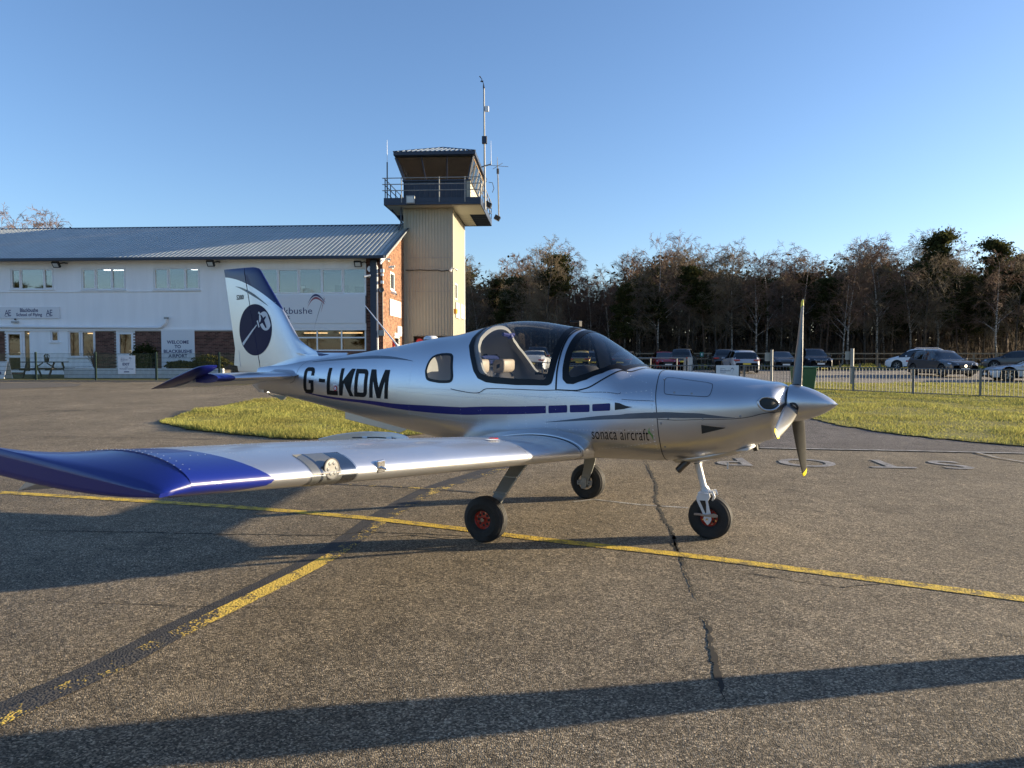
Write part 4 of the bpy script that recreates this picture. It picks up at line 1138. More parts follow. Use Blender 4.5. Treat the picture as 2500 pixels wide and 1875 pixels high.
T4 = [(CX0 + 0.05 - LEAN * 1.5, CY0 - LEAN), (CX1 - 0.05 + LEAN, CY0 - LEAN), (CX1 - 0.05 + LEAN, CY1 + LEAN), (CX0 + 0.05 - LEAN * 1.5, CY1 + LEAN)]
def lerp2(a, b, t): return (a[0] + (b[0] - a[0]) * t, a[1] + (b[1] - a[1]) * t)
for s in range(4):
    b0, b1, t0, t1 = B4[s], B4[(s + 1) % 4], T4[s], T4[(s + 1) % 4]
    n = 3 if s in (0, 2) else 4
    P('cab_post', MB().tube([(*b0, CZ), (*t0, CT)], 0.085, 4), M_navymetal, tower)
    for k in range(n):
        f0, f1 = k / n + 0.015, (k + 1) / n - 0.015
        q = [lerp2(b0, b1, f0), lerp2(b0, b1, f1), lerp2(t0, t1, f1), lerp2(t0, t1, f0)]
        P('pane', MB().add([(*q[0], CZ + 0.04), (*q[1], CZ + 0.04), (*q[2], CT - 0.02), (*q[3], CT - 0.02)], [(0, 1, 2, 3)]), M_cabglass, tower) if False else None
        mb = MB(); zz = (CZ + 0.04, CZ + 0.04, CT - 0.02, CT - 0.02)
        mid = Vector(((CX0 + CX1) / 2, (CY0 + CY1) / 2, 0))
        inn = []
        for (x, y), z in zip(q, zz):
            v = (mid - Vector((x, y, 0))).normalized() * 0.02; inn.append((x + v.x, y + v.y, z))
        mb.add([(*p_, z) for p_, z in zip(q, zz)] + inn, [(0, 1, 2, 3), (7, 6, 5, 4), (0, 4, 5, 1), (1, 5, 6, 2), (2, 6, 7, 3), (3, 7, 4, 0)])
        P('pane', mb, M_glassd, tower)
        if k: P('mullion', MB().tube([(*lerp2(b0, b1, k / n), CZ), (*lerp2(t0, t1, k / n), CT)], 0.045, 4), M_navymetal, tower)
M_ceil = pmat('cab_ceiling', (0.36, 0.24, 0.14), 0.8, vary=0.2, vscale=1.5)
P('cab_ceiling', MB().box(T4[0][0], T4[0][1] + 0.1, CT - 0.05, T4[2][0], T4[2][1] - 0.1, CT + 0.0), M_ceil, tower)
P('cab_floor', MB().box(CX0 + 0.05, CY0 + 0.05, ZD1 + 0.02, CX1 - 0.05, CY1 - 0.05, ZD1 + 0.06), M_black, tower)
P('cab_desk', MB().box(CX0 + 0.2, CY0 + 0.3, CZ - 0.15, CX1 - 0.3, CY0 + 1.0, CZ - 0.08), M_wooddark, tower)
for i, x in enumerate((1.45, 1.7, 2.45)):
    P('monitor', MB().box(x - 0.16, 0.5, CZ - 0.08, x + 0.16, 0.56, CZ + (0.3, 0.18, 0.22)[i]), M_black if i != 1 else M_conc, tower)
P('chair', MB().box(1.55, 1.2, CZ - 0.4, 2.0, 1.3, CZ + 0.35), M_black, tower, bevel=0.05)
# roof
EX0, EX1, EY0, EY1 = -0.47, 4.12, -0.6, 5.95
ZR0, ZR1 = 12.93 - TZ, 14.05 - TZ
P('roof_fascia', MB().box(EX0, EY0, ZR0 - 0.17, EX1, EY1, ZR0), M_navymetal, tower)
P('roof_band', MB().box(EX0 + 0.15, EY0 + 0.12, CT + 0.01, EX1 - 0.12, EY1 - 0.12, ZR0 - 0.171), M_navymetal, tower)
ax, ay = (EX0 + EX1) / 2 - 0.02, (EY0 + EY1) / 2
def roofside(p0, p1, n):
    mb = MB(); rows0, rows1 = [], []
    d = Vector((p1[0] - p0[0], p1[1] - p0[1], 0)); nrm = Vector((d.y, -d.x, 0)).normalized(); mid = Vector((ax, ay, 0)); L_ = d.length; du = d.normalized()
    A = Vector((p0[0], p0[1], 0)); c = (mid - A).dot(du); hgt = abs((mid - A).dot(nrm)); inw = -nrm
    for k in range(n):
        for f, r_ in ((0, 0), (0.5, 0), (0.6, 0.035), (0.88, 0.035), (0.98, 0)):
            u = (k + f) * L_ / n; t = u / c if u < c else (L_ - u) / (L_ - c); t = max(0, min(1, t))
            rows0.append(tuple(A + du * u + Vector((0, 0, ZR0 + 0.012 + r_)))); rows1.append(tuple(A + du * u + inw * hgt * t + Vector((0, 0, ZR0 + 0.012 + r_ + (ZR1 - ZR0) * t))))
    mb.grid([rows0, rows1]); P('roof_sheet', mb, M_roof, tower)
C4 = [(EX0, EY0), (EX1, EY0), (EX1, EY1), (EX0, EY1)]
for s in range(4): roofside(C4[s], C4[(s + 1) % 4], 17 if s in (0, 2) else 24)
for c_ in C4: P('hip_cap', MB().tube([(*c_, ZR0 + 0.03), (ax, ay, ZR1 + 0.04)], 0.05, 6, flat=0.6), M_navymetal, tower)
# things on the tower
def tw(px, py, yl): return TF.to_world(TF.hit_y(px, py, yl))
def tl(px, py, yl, base): return Vector(TF.hit_y(px, py, yl)) - Vector(base)
b0 = TF.hit_y(1184.5, 507, -1.12); loc = TF.to_world(b0)
t = thing('weather_mast', 'tall steel mast with wind instruments at the front corner of the tower balcony', 'mast', loc, Rz)
q = lambda px, py, y=-1.12: tuple(Vector(TF.hit_y(px, py, y)) - Vector(b0))
P('pole', MB().tube([q(1184.5, 512), q(1183, 400), q(1181.5, 213)], [0.055, 0.05, 0.04], 8), M_galv, t, smooth=True, angle=50)
P('tip_rod', MB().tube([q(1181.5, 216), q(1180, 203), q(1177, 198)], [0.06, 0.02, 0.02], 6), M_black, t)
P('wind_cups', MB().tube([q(1173, 199), q(1180, 198)], 0.03, 6).tube([q(1176, 200), q(1176.5, 193), q(1174, 190)], [0.04, 0.02, 0.01], 6).tube([q(1171, 186), q(1176, 193)], [0.035, 0.01], 4), M_black, t)
P('wind_sensor_box', MB().box(*[a for a in q(1184, 271)], *[a for a in (q(1193, 258)[0], 0.18, q(1193, 258)[2])]), M_upvc, t, bevel=0.02)
P('clamp', MB().box(-0.14 + q(1183, 346)[0], -0.1, q(1183, 351)[2], 0.14 + q(1183, 346)[0], 0.1, q(1183, 333)[2]), M_navymetal, t, bevel=0.02)
P('guy_bracket', MB().tube([q(1175, 408), q(1198, 401)], 0.04, 5).tube([q(1199, 402), q(1199, 394)], 0.03, 5), M_grey, t)
P('whip', MB().tube([q(1199, 396), q(1198.5, 344)], [0.018, 0.008], 5), M_upvc, t)
b0 = TF.hit_y(1218, 537, 5.4); loc = TF.to_world(b0)
t = thing('cross_antenna', 'radio antenna pole with crossed elements at the rear corner of the tower', 'antenna', loc, Rz)
q = lambda px, py, y=5.4: tuple(Vector(TF.hit_y(px, py, y)) - Vector(b0))
P('pole', MB().tube([q(1218, 537), q(1216, 440), q(1214.5, 405), q(1214, 383)], [0.05, 0.045, 0.035, 0.012], 6), M_galv, t)
for a, b in (((1190, 403), (1241, 407)), ((1203, 413), (1227, 398))): P('element', MB().tube([q(*a), q(*b)], 0.016, 4), M_grey, t)
P('insulator', MB().tube([q(1215.5, 424), q(1215.3, 412)], 0.09, 6), M_black, t)
P('cable', MB().tube([q(1193, 445), q(1202, 446), q(1206, 460), q(1202, 470)], 0.02, 5), M_black, t)
b0 = TF.hit_y(945, 488, -0.95); loc = TF.to_world(b0)
t = thing('whip_antenna', 'thin white whip antenna at the left end of the tower railing', 'antenna', loc, Rz)
q = lambda px, py, y=-0.95: tuple(Vector(TF.hit_y(px, py, y)) - Vector(b0))
P('pole', MB().tube([q(945.5, 485), q(945.2, 396)], 0.035, 6), M_black, t)
P('whip', MB().tube([q(945.2, 396), q(945, 342)], [0.018, 0.008], 5), M_upvc, t)
b0 = TF.hit_y(1002, 487, -1.15)
t = thing('tower_floodlight', 'square floodlight on the balcony front, facing the apron', 'lamp', TF.to_world(b0), Rz)
P('housing', MB().box(-0.24, -0.02, -0.22, 0.24, 0.1, 0.22), M_grey, t, bevel=0.02); P('lens', MB().box(-0.18, -0.03, -0.16, 0.18, -0.021, 0.16), M_ledglass, t)
for i, (px, py, y) in enumerate([(1192, 500, 0.6), (1214, 532, 4.6)]):
    b0 = TF.hit_y(px, py, y); t = thing('deck_floodlight', ['black floodlight under the front right edge of the tower deck', 'black floodlight under the far right edge of the tower deck'][i], 'lamp', TF.to_world(b0), Rz, 'floodlights on the tower deck edge')
    P('housing', MB().box(-0.18, -0.15, -0.14, 0.18, 0.15, 0.14).xf(Matrix.Rotation(0.5, 4, 'Y')), M_black, t, bevel=0.02); P('lens', MB().box(-0.12, -0.1, -0.152, 0.12, 0.1, -0.143).xf(Matrix.Rotation(0.5, 4, 'Y')), M_ledglass, t)
b0 = TF.hit_y(990, 660, -0.06)
t = thing('tower_cable', 'black cable sagging across the front of the tower to a camera', 'cable', TF.to_world(b0), Rz)
q = lambda px, py, y=-0.07: tuple(Vector(TF.hit_y(px, py, y)) - Vector(b0))
P('cable', MB().tube([q(990, 659.5), q(1004, 660), q(1024, 659), q(1047, 660), q(1068, 659.5), q(1078, 662), q(1096, 660)], 0.022, 5), M_black, t)
b0 = TF.hit_y(1100, 658, -0.1)
t = thing('tower_camera', 'white security camera on the tower corner at the end of the cable', 'camera', TF.to_world(b0), Rz)
q = lambda px, py, y=-0.1: tuple(Vector(TF.hit_y(px, py, y)) - Vector(b0))
P('housing', MB().tube([q(1104, 654), q(1099, 662)], [0.05, 0.07], 8), M_upvc, t); P('arm', MB().tube([q(1104, 655), q(1109, 655), q(1116, 660, 0.2)], [0.025, 0.025, 0.05], 6), M_grey, t)
def tside(name, label, cat, p0, p1, mat, th=0.05):
    a = TF.hit_x(*p0, SW + 0.04); b = TF.hit_x(*p1, SW + 0.04); t = thing(name, label, cat, TF.to_world((SW + 0.04, a[1], b[2])), Rz)
    P('panel', MB().box(0, 0, 0, th, b[1] - a[1], a[2] - b[2]), mat, t); return t, b[1] - a[1], a[2] - b[2]
M_signc = pmat('cream_sign', (0.50, 0.50, 0.46), 0.5)
t, w, h = tside('tower_notice', 'cream notice on the lit side of the tower beside the orange box', 'sign', (1112, 737), (1122, 779), M_signc)
mb = MB(); text_on(mb, 'office', (0.05, w * 0.1, h * 0.45), (0, 1, 0), (0, 0, 1), w * 0.6, h * 0.07, (1, 0, 0), 0.004); P('lettering', mb, M_grey, t)
t, w, h = tside('tower_name_sign', 'airport name notice right of the cream notice on the tower side', 'sign', (1124, 741), (1134, 781), M_signc)
mb = MB()
for k, (key, z) in enumerate((('bb', 0.32), ('ap', 0.22))): text_on(mb, key, (0.05, w * 0.1, h * z), (0, 1, 0), (0, 0, 1), w * 0.7, h * 0.06, (1, 0, 0), 0.004)
P('lettering', mb, M_grey, t); mb = MB(); emblem(mb, 1, 1, 0, 0, 0.3); mb.v = [(0.054, p[0] + w * 0.5, p[2] + h * 0.7) for p in mb.v]; P('emblem', mb, (M_navy, M_swred, M_swgrey), t)
tside('orange_box', 'small orange sounder box on the tower side', 'alarm', (1108.6, 754), (1112, 766), pmat('orange_plastic', (0.6, 0.25, 0.02), 0.4), 0.12)
# red roundel signs low by the gable door and the tower doorway
for i, (px, py, Y) in enumerate([(954, 842, 38.0), (1025, 836, 40.6)]):
    p = at(px, py, Y); t = thing('red_warning_sign', ['red roundel sign by the gable door', 'red roundel sign in front of the tower doorway'][i], 'sign', p, 0)
    P('disc', MB().lathe([(0.0, -0.01), (0.22, -0.01), (0.22, 0.01), (0.0, 0.01)], n=20), M_red, t)
    P('post', MB().tube([(0, 0.03, 0.1), (0, 0.03, gz(p[0], p[1]) - p[2])], 0.03, 6), M_galv, t)
# ------------------------------------------------------------------ trees
def seg_mesh(name, segs, mat, sides=3):
    """many tapered sticks as one mesh: segs (p0, p1, r0, r1)"""
    S = np.array([[*a, *b, r0, r1] for a, b, r0, r1 in segs]); A, B = S[:, :3], S[:, 3:6]; r0, r1 = S[:, 6], S[:, 7]
    d = B - A; d /= np.linalg.norm(d, axis=1)[:, None] + 1e-9
    ref = np.where(np.abs(d[:, 2:3]) < 0.9, np.array([[0, 0, 1.0]]), np.array([[1.0, 0, 0]]))
    u = np.cross(d, ref); u /= np.linalg.norm(u, axis=1)[:, None] + 1e-9; w = np.cross(d, u)
    V = []
    for base, rad in ((A, r0), (B, r1)):
        for k in range(sides):
            t = 2 * PI * k / sides; V.append(base + (u * math.cos(t) + w * math.sin(t)) * rad[:, None])
    V = np.stack(V, 1).reshape(-1, 3); n = len(S); o = np.arange(n)[:, None] * (2 * sides)
    F = np.concatenate([np.concatenate([o + k, o + (k + 1) % sides, o + sides + (k + 1) % sides, o + sides + k], 1) for k in range(sides)], 0)
    return npmesh(name, V, F, mat)
def grow(r, base, d, length, rad, depth, out, trunk, droop=0.0, spread=0.6, nb=4, tw=0.0035, seglen=5):
    """recursive branching"""
    p = Vector(base); d = Vector(d).normalized(); n = seglen if depth > 0 else 3
    pts = [p.copy()]
    for i in range(n):
        d = (d + Vector((r.uniform(-1, 1), r.uniform(-1, 1), r.uniform(-0.6, 0.8))) * 0.13 + Vector((0, 0, -droop))).normalized()
        p = p + d * length / n; pts.append(p.copy())
    for i in range(n):
        a = rad * (1 - 0.75 * i / n); b = rad * (1 - 0.75 * (i + 1) / n)
        (trunk if rad > 0.03 else out).append((pts[i], pts[i + 1], max(a, tw), max(b, tw)))
    if depth == 0: return
    for k in range(nb):
        t = r.uniform(0.25, 1.0); i = min(int(t * n), n - 1); q = pts[i].lerp(pts[i + 1], t * n - i) if t < 1 else pts[-1]
        dd = (pts[i + 1] - pts[i]).normalized(); ax = dd.cross(Vector((r.uniform(-1, 1), r.uniform(-1, 1), r.uniform(-1, 1)))).normalized()
        nd = (Matrix.Rotation(r.uniform(0.4, 1.0) * spread * 1.4, 3, ax) @ dd)
        grow(r, q, nd, length * r.uniform(0.45, 0.75), rad * 0.5 * (1 - 0.5 * t), depth - 1, out, trunk, droop + 0.03, spread, nb, tw, seglen)
def bare_tree(seed, H, bark, twigm, cls, lean=0.03, nmain=26, droop=0.02, spread=0.55, fork=False, low=0.3, tw=0.011, up=0.7):
    r = random.Random(seed); trunk = []; out = []
    pts = [Vector((0, 0, -0.3))]; d = Vector((r.uniform(-lean, lean), r.uniform(-lean, lean), 1)).normalized(); n = 12; R0 = H * 0.0105
    for i in range(n):
        d = (d + Vector((r.uniform(-1, 1), r.uniform(-1, 1), 0.4)) * 0.05).normalized(); pts.append(pts[-1] + d * (H / n))
    for i in range(n): trunk.append((pts[i], pts[i + 1], R0 * (1 - 0.88 * i / n), R0 * (1 - 0.88 * (i + 1) / n)))
    for k in range(nmain):
        t = low + (1 - low) * (k + r.random()) / nmain; i = min(int(t * n), n - 1); q = pts[i].lerp(pts[i + 1], t * n - i)
        a = r.uniform(0, 2 * PI); L_ = H * 0.27 * (1.15 - t) ** 0.6 * r.uniform(0.6, 1.2)
        dd = Vector((math.cos(a), math.sin(a), up * r.uniform(0.7, 1.8)))
        grow(r, q, dd, L_, R0 * 0.42 * (1.1 - t), 3, out, trunk, droop, spread, 4, tw)
    t = thing(cls[0], cls[1], 'tree', (0, 0, 0), 0, cls[2])
    link('trunk', seg_mesh('trunk', trunk, bark, 6), t); link('crown', seg_mesh('crown', out, twigm, 3), t)
    return t
def pine_tree(seed, H, cls, crown_from=0.45, dens=1.0, width=0.2):
    r = random.Random(seed); rr = np.random.default_rng(seed); trunk = []; C = []
    pts = [Vector((0, 0, -0.3))]; d = Vector((r.uniform(-.05, .05), r.uniform(-.05, .05), 1)); n = 10
    for i in range(n):
        d = (d + Vector((r.uniform(-1, 1), r.uniform(-1, 1), 0.5)) * 0.04).normalized(); pts.append(pts[-1] + d * (H / n))
    R0 = H * 0.013
    for i in range(n): trunk.append((pts[i], pts[i + 1], R0 * (1 - 0.8 * i / n), R0 * (1 - 0.8 * (i + 1) / n)))
    nb = int(40 * dens)
    for k in range(nb):
        t = crown_from + (1.0 - crown_from) * r.random() ** 0.7; i = min(int(t * n), n - 1); q = pts[i].lerp(pts[i + 1], min(t * n - i, 1))
        a = r.uniform(0, 2 * PI); L_ = H * width * (1.25 - t) * r.uniform(0.5, 1.3); e = q + Vector((math.cos(a) * L_, math.sin(a) * L_, L_ * r.uniform(-0.1, 0.6)))
        m = q.lerp(e, 0.5) + Vector((0, 0, -0.1 * L_)); trunk += [(q, m, 0.05, 0.035), (m, e, 0.035, 0.015)]
        for c in range(3):
            cc = m.lerp(e, r.uniform(0.2, 1.1)); s = r.uniform(0.35, 0.85) * H * 0.05
            N_ = int(85 * dens); g = rr.normal(size=(N_, 3)) * np.array([s, s, s * 0.5]); C.append(g + np.array(cc))
            for _ in range(2): trunk.append((m, cc + Vector((r.uniform(-s, s), r.uniform(-s, s), r.uniform(-s, s) * 0.5)), 0.02, 0.008))
    for k in range(int(14 * dens)):      # dead lower limbs
        t = r.uniform(0.12, crown_from + 0.1); i = int(t * n); q = pts[i].lerp(pts[i + 1], t * n - i); a = r.uniform(0, 2 * PI); L_ = r.uniform(0.6, 1.8)
        trunk.append((q, q + Vector((math.cos(a) * L_, math.sin(a) * L_, r.uniform(-0.3, 0.5))), 0.03, 0.008))
    C = np.concatenate(C); V, F = leaves(C, 0.13, rr)
    t = thing(cls[0], cls[1], 'tree', (0, 0, 0), 0, cls[2])
    link('trunk', seg_mesh('trunk', trunk, M_pinebark, 5), t); link('crown', npmesh('crown', V, F, M_needle), t)
    return t
g_b = 'bare birches at the edge of the wood'; g_p = 'pines in the wood beyond the car park'; g_o = 'bare grey trees in the wood'
protos = [bare_tree(101 + k, 12.5, M_birch, M_twig, ('birch_tree', 'bare pale-barked birch standing in the wood beyond the car park', g_b), nmain=24, droop=0.035, up=0.9) for k in range(4)]
oaks = [bare_tree(201 + k, 11.5, M_darkbark, M_twigg, ('bare_tree', 'bare grey-brown spreading tree among the pines of the wood', g_o), nmain=26, spread=0.75, low=0.2, up=1.1, lean=0.08) for k in range(3)]
pines = [pine_tree(301 + k, 12.0, ('pine_tree', 'dark pine with an irregular needle crown in the wood', g_p), (0.5, 0.35, 0.62)[k], 1.0, (0.2, 0.17, 0.24)[k]) for k in range(3)]
for t_ in protos + oaks + pines: KIDS[t_.name] = list(t_.children); GENERIC[t_.name] = (t_['label'], t_['group'])
used = {}
HREF = {t_.name: max(v.co.z for c in t_.children for v in c.data.vertices) for t_ in protos + oaks + pines}
def plant(lib, k, x, y, H, rz, label=None):
    base = lib[k % len(lib)]; s = H / HREF[base.name]; z = gz(x, y)
    if base.name not in used:
        used[base.name] = 1; base.location = (x, y, z); base.rotation_euler = (0, 0, rz); base.scale = (s, s, s)
        if label: base['label'] = label
        return base
    nm = base; return dup(nm, (x, y, z), rz, label, (s, s, s))
r = random.Random(77)
# skyline (pixel x, pixel y of the top) read off the photograph
SKY = [(1145, 650), (1190, 640), (1260, 600), (1340, 585), (1400, 650), (1470, 662), (1540, 585), (1620, 560), (1690, 570), (1740, 605), (1800, 585), (1860, 605), (1960, 600), (2010, 590), (2100, 572), (2150, 572), (2200, 590), (2260, 552), (2320, 560), (2370, 600), (2420, 590), (2470, 560), (2560, 570), (2700, 560)]
def sky_y(px):
    for a, b in zip(SKY[:-1], SKY[1:]):
        if a[0] <= px <= b[0]: return a[1] + (b[1] - a[1]) * (px - a[0]) / (b[0] - a[0])
    return 600
def top_h(px, py, Y):
    p = at(px, py, Y); return p[0], p[2] - gz(p[0], Y)
# named individuals that can be picked out
feat = [(protos, 0, 1605, 558, 66, 'tall forked birch with the thickest pale trunk, behind the red car'),
        (oaks, 0, 1330, 578, 64, 'wide bare ash-like tree rising highest left of the canopy top'),
        (protos, 1, 1850, 628, 65, 'leaning pale birch right behind the black car by the propeller'),
        (protos, 2, 2145, 568, 66, 'tall sunlit birch above the white people carrier'),
        (pines, 1, 2262, 552, 68, 'tallest pine with a broad dark crown on the skyline'),
        (pines, 1, 2468, 566, 67, 'narrow pine at the right end of the skyline'),
        (protos, 3, 2440, 600, 64, 'slender birch in front of the rightmost pine'),
        (oaks, 1, 1775, 580, 66, 'bare tree with a feathery top left of the upright propeller blade'),
        (pines, 2, 1370, 615, 66, 'bushy pine top right of the wide bare tree'),
        (protos, 1, 2060, 660, 64, 'forked birch with pale limbs right of the upright propeller blade')]
for lib, k, px, py, Y, lab in feat:
    x, H = top_h(px, py, Y); t_ = plant(lib, k, x, Y, H, r.uniform(0, 6), lab)
    if 'group' in t_: del t_['group']
n_t = 0
for row, (Y0, Y1, cnt) in enumerate([(64.5, 69, 42), (70, 76, 48), (77, 86, 52)]):
    for k in range(cnt):
        px = 1120 + (k + r.random()) * (1560.0 / cnt); Y = r.uniform(Y0, Y1)
        py = sky_y(px) + r.uniform(2, 55) + (14 if row == 0 else 0)
        x, H = top_h(px, py, Y)
        q = r.random()
        left = px < 1500
        if q < (0.42 if not left else 0.3): lib, kk = pines, r.randrange(3)
        elif q < 0.78: lib, kk = protos, r.randrange(4)
        else: lib, kk = oaks, r.randrange(3)
        H *= r.choice((0.76, 0.82, 0.88)) if lib is pines else (1.07 if lib is protos else 1.0)
        plant(lib, kk, x, Y, H, r.uniform(0, 6)); n_t += 1
# trees behind the terminal roof
for px, py, Y, lib, k, lab in [(72, 500, 62, protos, 0, 'bare birch above the terminal roof, left of centre of the pair'), (130, 503, 63, protos, 2, 'broad bare birch above the terminal roof, right hand one'), (28, 528, 60, protos, 3, 'low bare birch top at the far left above the roof'), (210, 556, 64, pines, 1, 'dark tree tip just showing over the terminal ridge')]:
    p = at(px, py, Y); t_ = plant(lib, k, p[0], Y, p[2] - gz(p[0], Y), r.uniform(0, 6), lab)
    if 'group' in t_: del t_['group']
GENERIC_BACK = 'unseen trees added behind the viewer to darken reflections'
for k in range(64):  # out-of-view belt, added so the silver skin reflects a darker horizon
    a_ = math.radians(178 + 178 * k / 63.0); rad_ = r.uniform(52, 66); x = math.cos(a_) * rad_ * 1.3; y = math.sin(a_) * rad_
    if x > 45 and y > -20: continue
    t_ = plant((pines, protos, pines, oaks)[k % 4], k, x, y, r.uniform(9, 13), r.uniform(0, 6), 'unseen tree added behind the viewer to darken horizon reflections'); t_['group'] = GENERIC_BACK
# understorey and the depth of the wood
def wood_mass():
    rr = np.random.default_rng(8)
    segs = []
    for k in range(5200):
        Y = rr.uniform(63.5, 92); px = rr.uniform(1060, 2750); x = (px - 1250) / 1750 * Y; g = gz(x, Y); L_ = rr.uniform(0.8, 3.6) * (1.5 if Y > 74 else 1); a = rr.uniform(0, 2 * PI); s = rr.uniform(0.1, 0.9)
        b = (x, Y, g - 0.1 + rr.uniform(0, 0.6)); m = (x + math.cos(a) * s * 0.5, Y + math.sin(a) * s * 0.5, g + L_ * 0.55); e = (x + math.cos(a) * s * 1.2, Y + math.sin(a) * s, g + L_)
        segs += [(b, m, 0.022, 0.014), (m, e, 0.014, 0.005)]
        for j in range(3):
            aa = rr.uniform(0, 2 * PI); segs.append((m, (m[0] + math.cos(aa) * 0.6, m[1] + math.sin(aa) * 0.6, m[2] + rr.uniform(0.1, 0.9)), 0.009, 0.004))
    o = link('undergrowth', seg_mesh('undergrowth', segs, M_undergrowth, 3)); o['kind'] = 'stuff'; o['label'] = 'bare brambles and saplings filling the foot of the wood'
    segs = []
    for k in range(900):
        Y = rr.uniform(84, 125); px = rr.uniform(1040, 2780); x = (px - 1250) / 1750 * Y; g = gz(x, Y); hh = rr.uniform(9, 13) * Y / 78
        hh = min(hh, (868 - (sky_y(px) + 95)) / 1750 * Y + 0.6)
        segs.append(((x, Y, g), (x + rr.uniform(-.4, .4), Y, g + hh), 0.14, 0.04))
    o = link('far_tree_trunks', seg_mesh('far_tree_trunks', segs, M_darkbark, 5)); o['kind'] = 'stuff'; o['label'] = 'crowd of distant trunks deep in the wood'
    C = []
    for k in range(2100):
        Y = rr.uniform(80, 128); px = rr.uniform(1040, 2780); x = (px - 1250) / 1750 * Y; g = gz(x, Y); top = (868 - (sky_y(px) + 75)) / 1750 * Y + 1.0
        z = g + rr.uniform(0.0, 1) ** 0.8 * top * 0.93; s = rr.uniform(0.8, 2.0)
        C.append(rr.normal(size=(42, 3)) * np.array([s, s, s * 0.6]) + np.array([x, Y, z]))
    V, F = leaves(np.concatenate(C), 0.30, rr)
    o = link('far_wood_foliage', npmesh('far_wood_foliage', V, F, M_farleaf)); o['kind'] = 'stuff'; o['label'] = 'dark evergreen mass deep in the wood'
M_farleaf = blademat('far_leaf', (0.035, 0.035, 0.018))
wood_mass()

# ------------------------------------------------------------------ fences round the car park
def railings():
    line_ = [(-3.2, 35.2), (10.7, 33.2), (13.4, 32.0), (18.7, 26.2), (22.5, 22.0)]
    t = thing('picket_railing', 'grey steel picket railings in front of the car park', 'fence', (0, 0, 0))
    L_ = [0]
    for a, b in zip(line_[:-1], line_[1:]): L_.append(L_[-1] + math.dist(a, b))
    def pos(s):
        for i in range(len(line_) - 1):
            if s <= L_[i + 1] + 1e-6:
                u = (s - L_[i]) / (L_[i + 1] - L_[i]); a, b = line_[i], line_[i + 1]
                return (a[0] + (b[0] - a[0]) * u, a[1] + (b[1] - a[1]) * u), math.atan2(b[1] - a[1], b[0] - a[0])
    H = 1.08; n = int(L_[-1] / 0.135); me_p = MB().box(-0.008, -0.008, 0.08, 0.008, 0.008, H - 0.02).mesh('picket', M_rail)
    cand = []
    for k in range(n):
        p_, a = pos(k * 0.135); px = 1250 + 1750 * p_[0] / p_[1]
        cand.append((0 if 1150 < px < 1345 or 1700 < px < 2560 else 1, p_[1], p_, a))
    cand.sort()
    for k, (_, _, p_, a) in enumerate(cand):
        if k >= 300: break
        o = link('picket', me_p, t); o.location = (p_[0], p_[1], gz(*p_)); o.rotation_euler = (0, 0, a)
    if len(cand) > 300:
        mb = MB()
        for _, _, p_, a in cand[300:]: g = gz(*p_); mb.box(p_[0] - 0.008, p_[1] - 0.008, g + 0.08, p_[0] + 0.008, p_[1] + 0.008, g + H - 0.02)
        P('hidden_pickets', mb, M_rail, t, kind='stuff')
    s = 0
    while s < L_[-1]:
        p_, a = pos(s); g = gz(*p_); P('post', MB().box(p_[0] - 0.03, p_[1] - 0.03, g - 0.05, p_[0] + 0.03, p_[1] + 0.03, g + H + 0.03), M_rail, t)
        e = min(s + 2.35, L_[-1]); q, _ = pos(e); g2 = gz(*q)
        for z in (0.08, H - 0.02):
            P('rail', MB().tube([(p_[0], p_[1], g + z), (q[0], q[1], g2 + z)], 0.02, 4), M_rail, t)
        s += 2.35
railings()
def post_rail():
    t = thing('timber_fence', 'low timber post and rail fence along the far side of the car park', 'fence', (0, 0, 0))
    Y = 61.0; xs = list(np.arange(-12, 52, 2.05))
    for i, x in enumerate(xs):
        g = gz(x, Y); P('post', MB().box(x - 0.07, Y - 0.05, g - 0.1, x + 0.07, Y + 0.05, g + 1.28), M_wood, t)
        if i:
            x0 = xs[i - 1]
            for z in (0.72, 1.16): P('rail', MB().box(x0, Y - 0.08, g + z, x, Y - 0.05, g + z + 0.10), M_wood, t)
post_rail()
for k in range(20):
    x = 13.5 + k * 1.55; Y = 56.6; g = gz(x, Y)
    p0 = MB().box(-0.07, -0.07, -0.1, 0.07, 0.07, 0.50)
    if k == 0: me_b = p0.mesh('timber_bollard', M_wood)
    o = link('timber_bollard', me_b); o.location = (x, Y, g); tag(o, 'short square timber bollard at the far edge of the car park', 'bollard', 'timber bollards along the car park edge')
def pole(px, pyt, pyb, Y, label, sign=True, w=0.08, name='sign_post'):
    a = at(px, pyb, Y); g = gz(a[0], Y); b = at(px, pyt, Y); t = thing(name, label, 'post', (a[0], Y, g))
    P('pole', MB().tube([(0, 0, -0.1), (0, 0, b[2] - g)], w * 0.5, 10), M_galv, t, smooth=True, angle=50)
    P('cap', MB().tube([(0, 0, b[2] - g), (0, 0, b[2] - g + 0.02)], w * 0.55, 10), M_grey, t)
    if sign: P('sign_back', MB().box(-0.32, 0.05, b[2] - g - 0.55, -0.0, 0.08, b[2] - g - 0.12), M_grey, t)
    return t
pole(1883, 855, 944, 36.0, 'tall galvanised post left of the upright propeller blade', w=0.13)
pole(2079, 852, 945, 36.4, 'tall galvanised post with a grey sign back left of the white people carrier', w=0.17)
pole(2077, 852, 945, 36.8, 'x', False) if False else None
